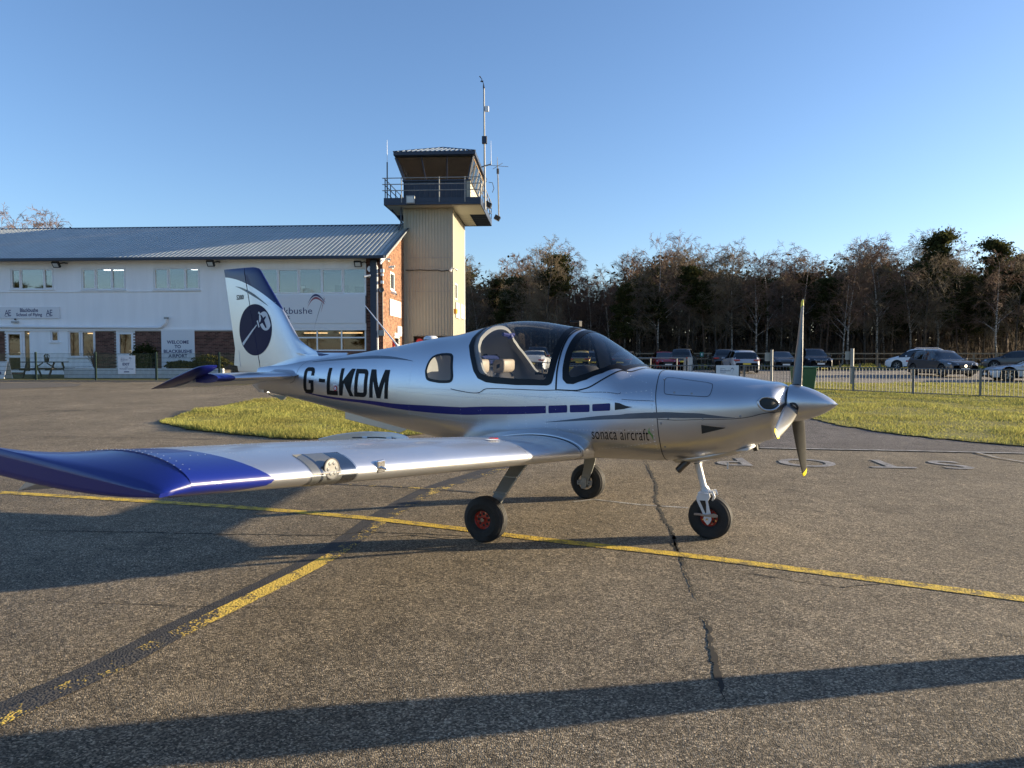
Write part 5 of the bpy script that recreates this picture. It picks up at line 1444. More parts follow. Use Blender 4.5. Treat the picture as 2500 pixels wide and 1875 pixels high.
# square posts, gate rails by the airport sign board
for i, (px, pyt, pyb, Y, w) in enumerate([(1672, 873, 910, 35.5, 0.10), (1684.5, 872, 912, 35.0, 0.20)]):
    a = at(px, pyb, Y); g = gz(a[0], Y); b = at(px, pyt, Y)
    o = P('gate_post', MB().box(-w / 2, -w / 2, -0.1, w / 2, w / 2, b[2] - g), M_galv if i == 0 else M_conc); o.location = (a[0], Y, g)
    tag(o, ['slim steel gate post left of the pale square post', 'pale square gate post at the end of the two-rail barrier'][i], 'post')
a = at(1560, 874, 36); b = at(1671, 874, 35.6); t = thing('barrier_rail', 'two-rail steel barrier above the engine cowling', 'barrier', (0, 0, 0))
for dz in (0.0, -0.38, -0.75): P('rail', MB().tube([(a[0] - 4, a[1], a[2] + dz), (b[0], b[1], b[2] + dz)], 0.03, 6), M_galv, t)
for u in (0.25, 0.85): x = a[0] + (b[0] - a[0]) * u; P('post', MB().tube([(x, 35.8, gz(x, 35.8)), (x, 35.8, a[2])], 0.03, 6), M_galv, t)
# welcome board on the railing
p = at(1748, 935, 33.0); q = at(1803, 892, 33.0); t = thing('railing_sign', 'white airport welcome board fixed to the railings above the cowling', 'sign', (p[0], p[1], p[2]), -0.05)
w, h = q[0] - p[0], q[2] - p[2]
P('panel', MB().box(0, 0, 0, w, 0.03, h), M_signw, t, bevel=0.006)
words(t, 'lettering', [('wt', w * 0.18, h * 0.8, w * 0.22, h * 0.05), ('bb', w * 0.18, h * 0.66, w * 0.46, h * 0.10), ('ap', w * 0.18, h * 0.56, w * 0.25, h * 0.07)], M_navy)
emblem_world(t, w * 0.74, h * 0.74, 0.11, (M_navy, M_navy, M_navy))
P('frame', MB().box(-0.05, 0.0, -0.3, -0.003, 0.05, h + 0.03).box(w + 0.003, 0.0, -0.3, w + 0.05, 0.05, h + 0.03), M_black, t)
p = at(1713, 880, 58); g = gz(p[0], 58); t = thing('green_sign', 'small green sign on a wooden stake behind the dark car', 'sign', (p[0], 58, g))
P('panel', MB().box(-0.14, -0.02, 1.0, 0.14, 0.02, 1.35), pmat('sign_green', (0.03, 0.22, 0.16), 0.5), t); P('stake', MB().box(-0.04, 0.021, -0.1, 0.04, 0.06, 1.2), M_wood, t)
P('symbol', MB().box(-0.05, -0.03, 1.08, 0.05, -0.021, 1.27), M_signw, t)
# wheelie bin
def bin_(px, py, Y, label, w=1.0):
    p = at(px, py, Y); g = gz(p[0], Y); t = thing('wheelie_bin', label, 'bin', (p[0], Y, g), 0.15); mg = pmat('bin_green', (0.03, 0.11, 0.05), 0.4) if 'bin_green' not in MATS else MATS['bin_green']
    P('body', MB().add([(-0.26, -0.3, 0.08), (0.26, -0.3, 0.08), (0.26, 0.26, 0.08), (-0.26, 0.26, 0.08), (-0.32, -0.4, 1.0), (0.32, -0.4, 1.0), (0.32, 0.34, 1.0), (-0.32, 0.34, 1.0)], [(0, 3, 2, 1), (4, 5, 6, 7), (0, 1, 5, 4), (1, 2, 6, 5), (2, 3, 7, 6), (3, 0, 4, 7)]), mg, t, bevel=0.03)
    P('lid', MB().box(-0.36, -0.44, 1.0, 0.36, 0.36, 1.07).box(-0.3, 0.34, 0.97, 0.3, 0.42, 1.05), mg, t, bevel=0.02)
    for s in (-1, 1): P('wheel', MB().lathe([(0.0, -0.03), (0.1, -0.03), (0.1, 0.03), (0.0, 0.03)], (s * 0.27, 0.27, 0.1), 'x', 12), M_black, t)
bin_(1966, 950, 31.6, 'green wheelie bin behind the railings, right of the upright propeller blade')
bin_(1953, 950, 32.3, 'second green wheelie bin partly hidden by the upright propeller blade')

# ------------------------------------------------------------------ cars
PROF = {
 'suv': dict(T=[(0, .40), (.015, .50), (.06, .565), (.2, .61), (.27, .63), (.42, .95), (.5, .99), (.62, 1.0), (.85, .965), (.93, .80), (.975, .60), (1, .40)], B=[(0, .40), (.03, .48), (.25, .58), (.6, .62), (.92, .64), (1, .40)], cab=(.27, .955)),
 'hatch': dict(T=[(0, .40), (.015, .50), (.05, .56), (.19, .62), (.25, .65), (.44, .96), (.55, 1.0), (.8, .97), (.9, .88), (.965, .62), (1, .42)], B=[(0, .40), (.03, .48), (.25, .60), (.6, .63), (.93, .66), (1, .42)], cab=(.25, .965)),
 'mpv': dict(T=[(0, .38), (.015, .46), (.06, .53), (.15, .60), (.2, .64), (.38, .95), (.5, 1.0), (.85, .98), (.94, .86), (.985, .58), (1, .40)], B=[(0, .38), (.03, .46), (.2, .57), (.6, .60), (.95, .62), (1, .40)], cab=(.2, .97)),
 'saloon': dict(T=[(0, .42), (.02, .50), (.08, .59), (.24, .66), (.29, .68), (.46, .98), (.55, 1.0), (.68, .96), (.85, .76), (.95, .72), (.985, .62), (1, .42)], B=[(0, .42), (.03, .5), (.3, .63), (.6, .66), (.9, .68), (1, .42)], cab=(.29, .85)),
 'coupe': dict(T=[(0, .38), (.02, .48), (.08, .58), (.26, .66), (.33, .69), (.5, .97), (.58, 1.0), (.7, .96), (.88, .76), (.96, .70), (.99, .58), (1, .40)], B=[(0, .38), (.03, .48), (.25, .64), (.55, .64), (.85, .72), (1, .42)], cab=(.33, .88)),
}
def pl(pts, x):
    for a, b in zip(pts[:-1], pts[1:]):
        if a[0] <= x <= b[0]:
            t = (x - a[0]) / (b[0] - a[0]); return a[1] + (b[1] - a[1]) * t
    return pts[-1][1]
def pls(pts, x, s=0.012):
    return (pl(pts, max(0, x - s)) + 2 * pl(pts, x) + pl(pts, min(1, x + s))) / 4
def car(label, kind, L_, W, H, paint, loc, rz, plate='white', group='cars standing in the car park', rail=False, rw=0.34, front='grille', face=None):
    pr = PROF[kind]; t = thing('parked_car', label, 'car', loc, rz, None)
    xf_, xr_ = 0.185, 0.80; zb = 0.20
    xs = sorted(set([round(i / 90, 4) for i in range(91)] + [.004, .008, .996, .992]))
    rings = []
    for u in xs:
        x = (0.5 - u) * L_; Tz = pls(pr['T'], u) * H; Bz = min(pls(pr['B'], u) * H, Tz)
        end = min(u, 1 - u); wf = W / 2 * (0.80 + 0.20 * (1 - (1 - min(end / 0.16, 1)) ** 2.4)); 
        arch = 0
        for c in (xf_, xr_):
            dx = abs(x - (0.5 - c) * L_); Ra = rw + 0.07
            if dx < Ra: arch = max(arch, rw + math.sqrt(Ra * Ra - dx * dx))
        z1 = max(zb + 0.10 * (end < 0.03), arch); mid = max(0.34 * H, z1 + 0.02); cabk = min(max((Tz - Bz) / (0.3 * H), 0), 1)
        wr = wf * (0.86 - 0.16 * cabk)
        Bz = max(Bz, mid + 0.02)
        Tz = max(Tz, Bz + 0.004)
        rings.append((x, u, cabk, [(0, z1), (wf * 0.86, z1), (wf * 0.975, z1 + 0.012), (wf, mid), (wf * 0.99, (mid + Bz) / 2), (wf * 0.965, Bz - 0.01), (wf * (0.93 - 0.02 * cabk), Bz + 0.012 * cabk), (wr, Bz + (Tz - Bz) * 0.86), (wr * 0.9, Bz + (Tz - Bz) * 0.955), (wr * 0.5, Bz + (Tz - Bz) * 0.99), (0, Tz)]))
    body = MB(); glass = MB(); V = []; idx = []
    for x, u, k, pts in rings:
        row = []
        for s in (1, -1):
            for j, (y, z) in enumerate(pts):
                if s == -1 and j in (0, len(pts) - 1): row.append(None); continue
                row.append(len(V)); V.append((x, s * y, z))
        m = len(pts); row[m] = row[0]; row[2 * m - 1] = row[m - 1]; idx.append(row)
    c0, c1 = pr['cab']; Fb, Fg = [], []
    for i in range(len(idx) - 1):
        u = (rings[i][1] + rings[i + 1][1]) / 2; k = (rings[i][2] + rings[i + 1][2]) / 2
        dT = (pls(pr['T'], rings[i + 1][1]) - pls(pr['T'], rings[i][1])) * H / max((rings[i + 1][1] - rings[i][1]) * L_, 1e-4)
        for s in (0, 1):
            for j in range(m - 1):
                a, b, c, d = idx[i][s * m + j], idx[i][s * m + j + 1], idx[i + 1][s * m + j + 1], idx[i + 1][s * m + j]
                f = (a, b, c, d); f = tuple(dict.fromkeys(f)); 
                if len(f) < 3: continue
                g = False
                if c0 < u < c1:
                    if j == 6 and k > 0.30 and not (abs(u - (c0 + (c1 - c0) * 0.52)) < 0.012): g = True
                    if j in (8, 9) and abs(dT) > 0.33 and k > 0.1 and k < 0.97: g = True
                    if j == 7 and abs(dT) > 0.33 and 0.1 < k < 0.97: g = True
                (Fg if g else Fb).append(f)
    for F_, mbx in ((Fb, body), (Fg, glass)):
        ids = sorted({q for f in F_ for q in f}); mp = {q: n for n, q in enumerate(ids)}
        mbx.add([V[q] for q in ids], [tuple(mp[q] for q in f) for f in F_])
    P('body', body, paint, t, smooth=True, angle=42); P('windows', glass, M_carglass, t, smooth=True, angle=42)
    P('underbody', MB().box(-L_ * 0.43, -W * 0.38, 0.16, L_ * 0.43, W * 0.38, 0.5 * H), M_under, t)
    P('interior', MB().box(-L_ * 0.2, -W * 0.33, 0.45 * H, L_ * 0.12, W * 0.33, 0.60 * H), M_under, t)
    me_ty = me_ri = None
    for c in (xf_, xr_):
        for s in (-1, 1):
            x = (0.5 - c) * L_
            if me_ty is None:
                me_ty = MB().lathe([(rw * 0.62, -0.1), (rw * 0.95, -0.105), (rw, -0.07), (rw, 0.07), (rw * 0.95, 0.105), (rw * 0.62, 0.1)], n=28).mesh('tyre', M_rubber, True, 35)
                rm = MB(); rm.lathe([(rw * 0.62, 0.08), (rw * 0.60, 0.095), (rw * 0.56, 0.07)], n=28).lathe([(0, 0.08), (rw * .14, 0.08), (rw * .14, -0.05)], n=10)
                for q in range(5):
                    a_ = 2 * PI * q / 5; c_, s_ = math.cos(a_), math.sin(a_)
                    rm.add([(c_ * rw * .12 - s_ * .02, 0.078, s_ * rw * .12 + c_ * .02), (c_ * rw * .12 + s_ * .02, 0.078, s_ * rw * .12 - c_ * .02), (c_ * rw * .58 + s_ * .035, 0.085, s_ * rw * .58 - c_ * .035), (c_ * rw * .58 - s_ * .035, 0.085, s_ * rw * .58 + c_ * .035)], [(0, 1, 2, 3)])
                rm.lathe([(0.0, -0.03), (rw * 0.6, -0.03)], n=20, mi=1)
                me_ri = rm.mesh('rim', [M_grey, M_under])
            o = link('tyre', me_ty, t); o.location = (x, s * (W / 2 - 0.115), rw); o.scale = (1, s, 1)
            o2 = link('rim', me_ri, t); o2.location = o.location; o2.scale = (1, s, 1)
    fx = L_ / 2; wn = W / 2
    for s in (-1, 1):
        P('headlamp', MB().add([(fx - 0.10, s * wn * 0.42, H * .44), (fx - 0.30, s * wn * 0.955, H * .47), (fx - 0.36, s * wn * 0.945, H * .515), (fx - 0.13, s * wn * 0.45, H * .49), (fx - 0.02, s * wn * 0.42, H * .43), (fx - 0.16, s * wn * 0.93, H * .46), (fx - 0.22, s * wn * 0.90, H * .51), (fx - 0.05, s * wn * 0.45, H * .485)], [(4, 5, 6, 7), (0, 1, 5, 4), (1, 2, 6, 5), (2, 3, 7, 6), (3, 0, 4, 7)]), M_headl, t)
        P('tail_lamp', MB().box(-fx + 0.005, s * wn * 0.48, H * 0.53, -fx + 0.28, s * wn * 0.90, H * 0.585), M_taill, t, bevel=0.02)
        P('door_mirror', MB().box(L_ * 0.16, s * wn * 0.95, H * 0.60, L_ * 0.16 + 0.12, s * (wn + 0.17), H * 0.68), paint, t, bevel=0.03)
    P('grille', MB().box(fx - 0.06, -wn * 0.40, H * 0.33, fx + 0.008, wn * 0.40, H * 0.44), M_black, t, bevel=0.02)
    P('lower_intake', MB().box(fx - 0.06, -wn * 0.62, H * 0.15, fx - 0.0, wn * 0.62, H * 0.24), M_black, t, bevel=0.02)
    if front == 'kidney':
        for s in (-1, 1): P('kidney_grille', MB().box(fx - 0.03, s * 0.04, H * 0.33, fx + 0.03, s * 0.38, H * 0.46), M_chrome, t, bevel=0.04); P('grille_slats', MB().box(fx - 0.0, s * 0.065, H * 0.345, fx + 0.035, s * 0.355, H * 0.445), M_black, t)
    P('number_plate', MB().box(fx - 0.01, -0.26, H * 0.25, fx + 0.02, 0.26, H * 0.25 + 0.11), M_plate_w, t)
    P('number_plate', MB().box(-fx - 0.02, -0.26, H * 0.36, -fx + 0.02, 0.26, H * 0.36 + 0.11), M_plate_y, t)
    P('rear_bumper', MB().box(-fx - 0.01, -wn * 0.72, 0.22, -fx + 0.1, wn * 0.72, 0.36), M_black, t, bevel=0.03)
    for s in (-1, 1):
        P('sill_trim', MB().box(-L_ * 0.22, s * (wn - 0.02), 0.2, L_ * 0.21, s * (wn + 0.004), 0.27), M_black, t)
        if rail: P('roof_rail', MB().tube([(L_ * 0.05, s * wn * 0.66, H * 1.0), (L_ * 0.02, s * wn * 0.66, H * 1.04), (-L_ * 0.3, s * wn * 0.66, H * 1.03), (-L_ * 0.34, s * wn * 0.66, H * 0.985)], 0.022, 6), M_chrome, t)
    if face == 'badge': P('badge', MB().lathe([(0.0, 0.0), (0.09, 0.0), (0.09, 0.02), (0.0, 0.02)], (fx + 0.0, 0, H * 0.40), 'x', 12), M_chrome, t)
    return t
def carpaint(name, col, metal=0.2): return pmat(name, col, 0.5, metal=metal, coat=0.8)
C_red = carpaint('paint_red', (0.28, 0.01, 0.015), 0.2); C_dk = carpaint('paint_charcoal', (0.035, 0.038, 0.042)); C_sil = carpaint('paint_silver_blue', (0.36, 0.38, 0.42)); C_blk = carpaint('paint_black_blue', (0.012, 0.014, 0.022))
C_wh = carpaint('paint_white', (0.72, 0.73, 0.74), 0.0); C_gr = carpaint('paint_dark_grey', (0.045, 0.048, 0.054)); C_lg = carpaint('paint_light_grey', (0.48, 0.50, 0.54), 0.3); C_yel = carpaint('paint_gold', (0.50, 0.36, 0.05), 0.2); C_blue = carpaint('paint_blue', (0.03, 0.05, 0.20))
def put(px, py, deg, *a, **k):
    p = gpt(px, py)
    if p is None or p[1] > 57: q = at(px, py, 56.5); p = (q[0], 56.5, gz(q[0], 56.5))
    return car(*a, loc=(p[0], p[1], p[2] + 0.02), rz=math.radians(deg), **k)
F_ = -90  # nose towards the camera; 90 = tail towards the camera
put(1622, 889, F_ - 4, 'dark red saloon facing the camera beyond the barrier', 'saloon', 4.6, 1.86, 1.43, C_red)
put(1669, 898, 90 - 20, 'dark estate-like car seen from behind with bright tail lamps', 'suv', 4.5, 1.84, 1.66, C_dk)
put(1806, 910, 90 - 6, 'silver-blue crossover seen from behind, right of the railing sign board', 'hatch', 4.6, 1.89, 1.60, C_sil)
put(1762, 893, 90 - 10, 'dark car half hidden behind the silver-blue crossover', 'suv', 4.5, 1.84, 1.62, C_gr)
put(1905, 900, F_ - 10, 'low charcoal saloon facing the camera left of the upright propeller blade', 'saloon', 4.7, 1.9, 1.44, C_dk, front='none')
put(1985, 901, F_ - 9, 'black off-roader with twin chrome grilles right of the upright propeller blade', 'suv', 4.7, 1.9, 1.68, C_blk, front='kidney')
put(2240, 902, 150, 'white people carrier with roof rails behind the dark grey crossover', 'mpv', 4.5, 1.83, 1.66, C_wh, rail=True)
put(2296, 919, -88, 'large dark grey crossover facing right behind the railings', 'suv', 4.75, 1.89, 1.68, C_gr, face='badge', rw=0.37)
put(2478, 891, 152, 'dark grey car at the right edge, behind the pale coupe', 'hatch', 4.6, 1.85, 1.5, C_gr)
put(2522, 931, 163, 'pale silver coupe cut by the right edge of the picture', 'coupe', 4.6, 1.9, 1.32, C_lg, rw=0.36)
put(1306, 908, 90 - 8, 'white fastback seen from behind through the rear canopy glass', 'saloon', 4.7, 1.93, 1.45, C_wh)
put(1311, 893, 90, 'dark car parked beyond the white fastback', 'suv', 4.6, 1.9, 1.68, C_dk)
put(1424, 902, 90 - 14, 'gold estate car seen through the windscreen', 'hatch', 4.5, 1.83, 1.50, C_yel)
put(1445, 891, 90, 'dark grey car beyond the gold one, seen through the windscreen', 'hatch', 4.4, 1.8, 1.5, C_gr)
put(1205, 898, 180 + 25, 'dark blue car seen through the rear of the canopy', 'hatch', 4.3, 1.8, 1.5, C_blue)
put(1528, 900, 90 - 20, 'grey saloon seen through the front of the windscreen', 'saloon', 4.6, 1.84, 1.45, C_gr)
# yellow box beside the railings, seen through the windscreen
p = at(1384, 912, 37.6); t = thing('yellow_grit_bin', 'yellow grit bin beside a post, seen through the windscreen', 'grit bin', (p[0], 37.6, gz(p[0], 37.6)))
P('body', MB().box(-0.35, -0.3, 0, 0.35, 0.3, 0.7), C_yel, t, bevel=0.04); P('lid', MB().box(-0.38, -0.33, 0.7, 0.38, 0.33, 0.8), C_yel, t, bevel=0.03)
# ------------------------------------------------------------------ the light aircraft
AF = Frame((0.307, 7.03, 0.0), -30.0)
GA = 0.012                                # apron sheet thickness under the wheels
plane = thing('light_aircraft', 'silver low wing light aircraft G-LKDM with blue wing tips parked on the apron', 'aircraft', (0.307, 7.03, GA), math.radians(-30))
def silver(name, base=(0.60, 0.61, 0.63), mask=None, blue=(0.004, 0.012, 0.15)):
    m = bpy.data.materials.new(name); m.use_nodes = True
    nt = m.node_tree; N = nt.nodes; L = nt.links; b = N['Principled BSDF']; e = NX(nt)
    tc = N.new('ShaderNodeTexCoord'); v = tc.outputs['Object']
    n1 = noise(nt, v, 2.3, 4, 0.6); n2 = noise(nt, v, 900, 2, 0.6); n3 = noise(nt, v, 1.7, 2, 0.4)
    b.inputs['Metallic'].default_value = 0.92
    b.inputs['Coat Weight'].default_value = 0.35; b.inputs['Coat Roughness'].default_value = 0.03
    L.new(e.op('MULTIPLY_ADD', n1, 0.10, 0.30), b.inputs['Roughness'])
    bp = N.new('ShaderNodeBump'); bp.inputs['Strength'].default_value = 0.05; bp.inputs['Distance'].default_value = 0.02
    L.new(n3, bp.inputs['Height'])
    bp2 = N.new('ShaderNodeBump'); bp2.inputs['Strength'].default_value = 0.02; bp2.inputs['Distance'].default_value = 0.0006
    L.new(n2, bp2.inputs['Height']); L.new(bp.outputs[0], bp2.inputs['Normal']); L.new(bp2.outputs[0], b.inputs['Normal']); L.new(bp.outputs[0], b.inputs['Coat Normal'])
    if mask is None: b.inputs['Base Color'].default_value = (*base, 1)
    else:
        sx = N.new('ShaderNodeSeparateXYZ'); L.new(v, sx.inputs[0])
        f = mask(e, sx.outputs[0], sx.outputs[1], sx.outputs[2])
        L.new(mixcol(nt, f, base, blue), b.inputs['Base Color'])
        L.new(e.op('MULTIPLY_ADD', f, -0.92, 0.92), b.inputs['Metallic'])
    return m
M_sil = silver('aircraft_silver', (0.58, 0.59, 0.61))
def wing_mask(e, x, y, z):
    ay = e.op('ABSOLUTE', y)
    zn = e.op('MULTIPLY_ADD', e.op('SUBTRACT', ay, 0.81), 0.084, 0.742)
    up = e.op('GREATER_THAN', ay, e.op('MULTIPLY_ADD', e.op('SQRT', e.op('MAXIMUM', e.op('SUBTRACT', 0.72, x), 0.0)), 0.36, 3.99))
    lo = e.op('GREATER_THAN', ay, e.op('MULTIPLY_ADD', e.op('MAXIMUM', e.op('SUBTRACT', zn, z), 0.0), 8.0, 3.99))
    return e.op('MULTIPLY', up, lo)
M_wing = silver('wing_paint', (0.62, 0.64, 0.68), wing_mask)
def fin_mask(e, x, y, z):
    # z above a falling curve of x is blue
    d = e.op('ADD', x, 4.65)
    c = e.op('SUBTRACT', e.op('MULTIPLY_ADD', d, -0.10, 2.60), e.op('MULTIPLY', e.op('MULTIPLY', d, d), 0.31))
    return e.op('GREATER_THAN', z, c)
M_fin = silver('fin_paint', (0.60, 0.61, 0.64), fin_mask, (0.004, 0.010, 0.09))
def tail_mask(e, x, y, z): return e.op('GREATER_THAN', e.op('ABSOLUTE', y), e.op('MULTIPLY_ADD', e.op('SUBTRACT', -3.22, x), 0.6, 1.02))
M_tail = silver('tailplane_paint', (0.60, 0.62, 0.66), tail_mask)
M_blue = pmat('aircraft_blue', (0.004, 0.008, 0.12), 0.35, spec=0.3, coat=0.15)
M_stripe = pmat('stripe_grey', (0.075, 0.10, 0.13), 0.3, coat=0.5)
M_reg = pmat('registration_black', (0.006, 0.006, 0.007), 0.5, spec=0.15)
M_frame = pmat('canopy_frame_black', (0.004, 0.004, 0.005), 0.35, spec=0.25)
M_rivet = pmat('rivet', (0.72, 0.73, 0.75), 0.35, metal=0.9)
M_seam = pmat('panel_gap', (0.03, 0.033, 0.04), 0.6)
M_canopy = glassmat('canopy_glass', (0.70, 0.72, 0.74), gloss=0.85, rough=0.01, base=0.03)
M_cabin = pmat('cabin_trim', (0.05, 0.05, 0.055), 0.8)
M_liner = pmat('cabin_liner', (0.30, 0.30, 0.29), 0.6)
M_seatm = pmat('seat_leather', (0.46, 0.38, 0.29), 0.5, vary=0.15); M_seatd = pmat('seat_leather_dark', (0.05, 0.045, 0.045), 0.45)
M_wheelred = pmat('wheel_red', (0.42, 0.03, 0.015), 0.4, coat=0.4)
M_gearw = pmat('gear_white', (0.68, 0.69, 0.70), 0.35, coat=0.3); M_gearg = pmat('gear_grey', (0.27, 0.28, 0.27), 0.35, metal=0.4)
M_blade_d = pmat('propeller_carbon', (0.035, 0.036, 0.034), 0.33, vary=0.2, vscale=14, coat=0.6)
M_ptip = pmat('propeller_tip_yellow', (0.75, 0.62, 0.02), 0.4)
M_lampg = pmat('lamp_face', (0.045, 0.05, 0.055), 0.5); M_led = pmat('led', (0.14, 0.15, 0.16), 0.4); M_plate = pmat('light_bay_plate', (0.17, 0.17, 0.155), 0.6)
M_exh = pmat('exhaust_steel', (0.10, 0.085, 0.07), 0.5, metal=0.8)
ST = [(2.275, 1.335, 1.03, .15, 1.19, 2.0, 2.0), (2.245, 1.352, .965, .25, 1.18, 2.2, 2.2), (2.10, 1.377, .875, .36, 1.16, 2.3, 2.3), (1.95, 1.40, .80, .43, 1.14, 2.3, 2.4),
(1.70, 1.43, .73, .49, 1.12, 2.3, 2.5), (1.45, 1.448, .685, .53, 1.10, 2.3, 2.6), (1.25, 1.46, .66, .55, 1.10, 2.3, 2.7), (1.05, 1.475, .655, .565, 1.10, 2.3, 2.8), (.90, 1.585, .65, .575, 1.10, 2.25, 2.8),
(.73, 1.70, .645, .585, 1.10, 2.2, 2.8), (.57, 1.795, .64, .59, 1.1, 2.2, 2.8), (.40, 1.845, .64, .595, 1.1, 2.2, 2.8), (.2, 1.885, .64, .60, 1.1, 2.2, 2.8), (0, 1.917, .645, .60, 1.1, 2.2, 2.8),
(-.2, 1.928, .65, .59, 1.1, 2.2, 2.8), (-.44, 1.91, .66, .58, 1.1, 2.2, 2.8), (-.7, 1.857, .675, .56, 1.11, 2.2, 2.7), (-.9, 1.815, .69, .54, 1.12, 2.2, 2.6), (-1.25, 1.775, .74, .49, 1.14, 2.2, 2.5),
(-1.84, 1.685, .825, .39, 1.18, 2.2, 2.4), (-2.4, 1.61, .915, .30, 1.21, 2.2, 2.3), (-2.9, 1.555, .995, .225, 1.25, 2.2, 2.2), (-3.4, 1.51, 1.07, .16, 1.28, 2.1, 2.1), (-3.9, 1.475, 1.135, .10, 1.3, 2., 2.), (-4.0, 1.46, 1.15, .085, 1.305, 2., 2.)]
SX = np.array([s[0] for s in ST])[::-1]; SV = np.array([s[1:] for s in ST])[::-1]
_sl = np.diff(SV, axis=0) / np.diff(SX)[:, None]; _h = np.diff(SX)
SM = np.zeros_like(SV); SM[0] = _sl[0]; SM[-1] = _sl[-1]
for j in range(1, len(SX) - 1):
    a, b = _sl[j - 1], _sl[j]; w = (a * _h[j] + b * _h[j - 1]) / (_h[j - 1] + _h[j])
    SM[j] = np.where(a * b <= 0, 0, np.sign(w) * np.minimum(abs(w), 3 * np.minimum(abs(a), abs(b))))
def prm(x):
    x = min(max(x, SX[0]), SX[-1]); i = min(max(int(np.searchsorted(SX, x)) - 1, 0), len(SX) - 2); h = SX[i + 1] - SX[i]; t = (x - SX[i]) / h
    return (2 * t**3 - 3 * t * t + 1) * SV[i] + (t**3 - 2 * t * t + t) * h * SM[i] + (-2 * t**3 + 3 * t * t) * SV[i + 1] + (t**3 - t * t) * h * SM[i + 1]
def fpt0(x, th):
    zt, zb, w, zm, nt_, nb_ = prm(x); c, s = math.cos(math.radians(th)), math.sin(math.radians(th))
    n = nt_ if s >= 0 else nb_
    return np.array([x, -w * math.copysign(abs(c) ** (2 / n), c), zm + ((zt - zm) if s >= 0 else (zm - zb)) * math.copysign(abs(s) ** (2 / n), s)])
def fpt(x, th, off=0.0):
    """surface of the fuselage; th 0 right side, 90 top, -90 belly, 180 left side"""
    p = fpt0(x, th)
    if off:
        a = fpt0(x + 0.01, th) - fpt0(x - 0.01, th); b = fpt0(x, th + 1.0) - fpt0(x, th - 1.0); n = np.cross(b, a); n /= np.linalg.norm(n) + 1e-12
        c = np.array([0, 0, prm(x)[3]]) + np.array([x, 0, 0])
        if np.dot(n, p - c) < 0: n = -n
        p = p + n * off
    return p
def th_of(x, z):
    zt, zb, w, zm, nt_, nb_ = prm(x)
    if z >= zm: return math.degrees(math.asin(min(1, ((z - zm) / (zt - zm))) ** (nt_ / 2)))
    return -math.degrees(math.asin(min(1, ((zm - z) / (zm - zb))) ** (nb_ / 2)))
def q_th(pts): return [(p[0], p[1] if len(p) > 2 else th_of(*p)) for p in pts]     # (x,z) -> (x,th); (x,th,1) kept
def resample(pts, n, k=0.01):
    P_ = [np.array(p, float) for p in pts]; d = [0]
    for a, b in zip(P_[:-1], P_[1:]): d.append(d[-1] + math.hypot(b[0] - a[0], (b[1] - a[1]) * k))
    out = []; j = 0
    for i in range(n):
        s = d[-1] * i / (n - 1)
        while j < len(d) - 2 and d[j + 1] < s: j += 1
        t = (s - d[j]) / (d[j + 1] - d[j] + 1e-12); out.append(P_[j] + (P_[j + 1] - P_[j]) * min(t, 1))
    return out
def catmull(pts, n=8):
    out = []; m = len(pts)
    for i in range(m - 1):
        p0, p1, p2, p3 = pts[max(i - 1, 0)], pts[i], pts[i + 1], pts[min(i + 2, m - 1)]
        for j in range(n):
            t = j / n; out.append(tuple(0.5 * (2 * p1[k] + (p2[k] - p0[k]) * t + (2 * p0[k] - 5 * p1[k] + 4 * p2[k] - p3[k]) * t * t + (3 * p1[k] - p0[k] - 3 * p2[k] + p3[k]) * t ** 3) for k in (0, 1)))
    out.append(tuple(pts[-1][:2])); return out
def stripf(A, B, n=60, rows=3, off=0.003, mirror=True, mb=None):
    """band on the fuselage between two (x,th) polylines"""
    A = resample(A, n); B = resample(B, n)
    if mb is None and mirror and max(p[1] for p in A + B) < 86:
        r_ = []
        for s_ in (0, 1):
            m_ = MB(); m_.grid([[fpt(a[0] + (b[0] - a[0]) * k / rows, (a[1] + (b[1] - a[1]) * k / rows) if s_ == 0 else 180 - (a[1] + (b[1] - a[1]) * k / rows), off) for a, b in zip(A, B)] for k in range(rows + 1)]); r_.append(m_)
        return r_
    mb = mb or MB()
    for s in ((0, 1) if mirror else (0,)):
        rr = []
        for k in range(rows + 1):
            t = k / rows; rr.append([fpt(a[0] + (b[0] - a[0]) * t, (a[1] + (b[1] - a[1]) * t) if s == 0 else 180 - (a[1] + (b[1] - a[1]) * t), off) for a, b in zip(A, B)])
        mb.grid(rr)
    return mb
def linef(pts, w, off=0.002, mirror=True, n=60, mb=None):
    R_ = resample(pts, n); A, B = [], []
    for i, p in enumerate(R_):
        a = R_[max(i - 1, 0)]; b = R_[min(i + 1, n - 1)]; p3 = fpt0(*p)
        ta = fpt0(*b) - fpt0(*a); ta /= np.linalg.norm(ta) + 1e-12
        ex = (fpt0(p[0] + .005, p[1]) - fpt0(p[0] - .005, p[1])) / .01; et = (fpt0(p[0], p[1] + .3) - fpt0(p[0], p[1] - .3)) / .6
        # direction in (x,th) perpendicular on the surface
        G_ = np.array([[ex @ ex, ex @ et], [ex @ et, et @ et]]); d = np.array([b[0] - a[0], b[1] - a[1]]); g = G_ @ d; nrm = np.array([-g[1], g[0]]); l = math.sqrt(abs(nrm @ G_ @ nrm)) + 1e-12; nrm = nrm / l * w / 2
        A.append((p[0] + nrm[0], p[1] + nrm[1])); B.append((p[0] - nrm[0], p[1] - nrm[1]))
    return stripf(A, B, n, 1, off, mirror, mb)
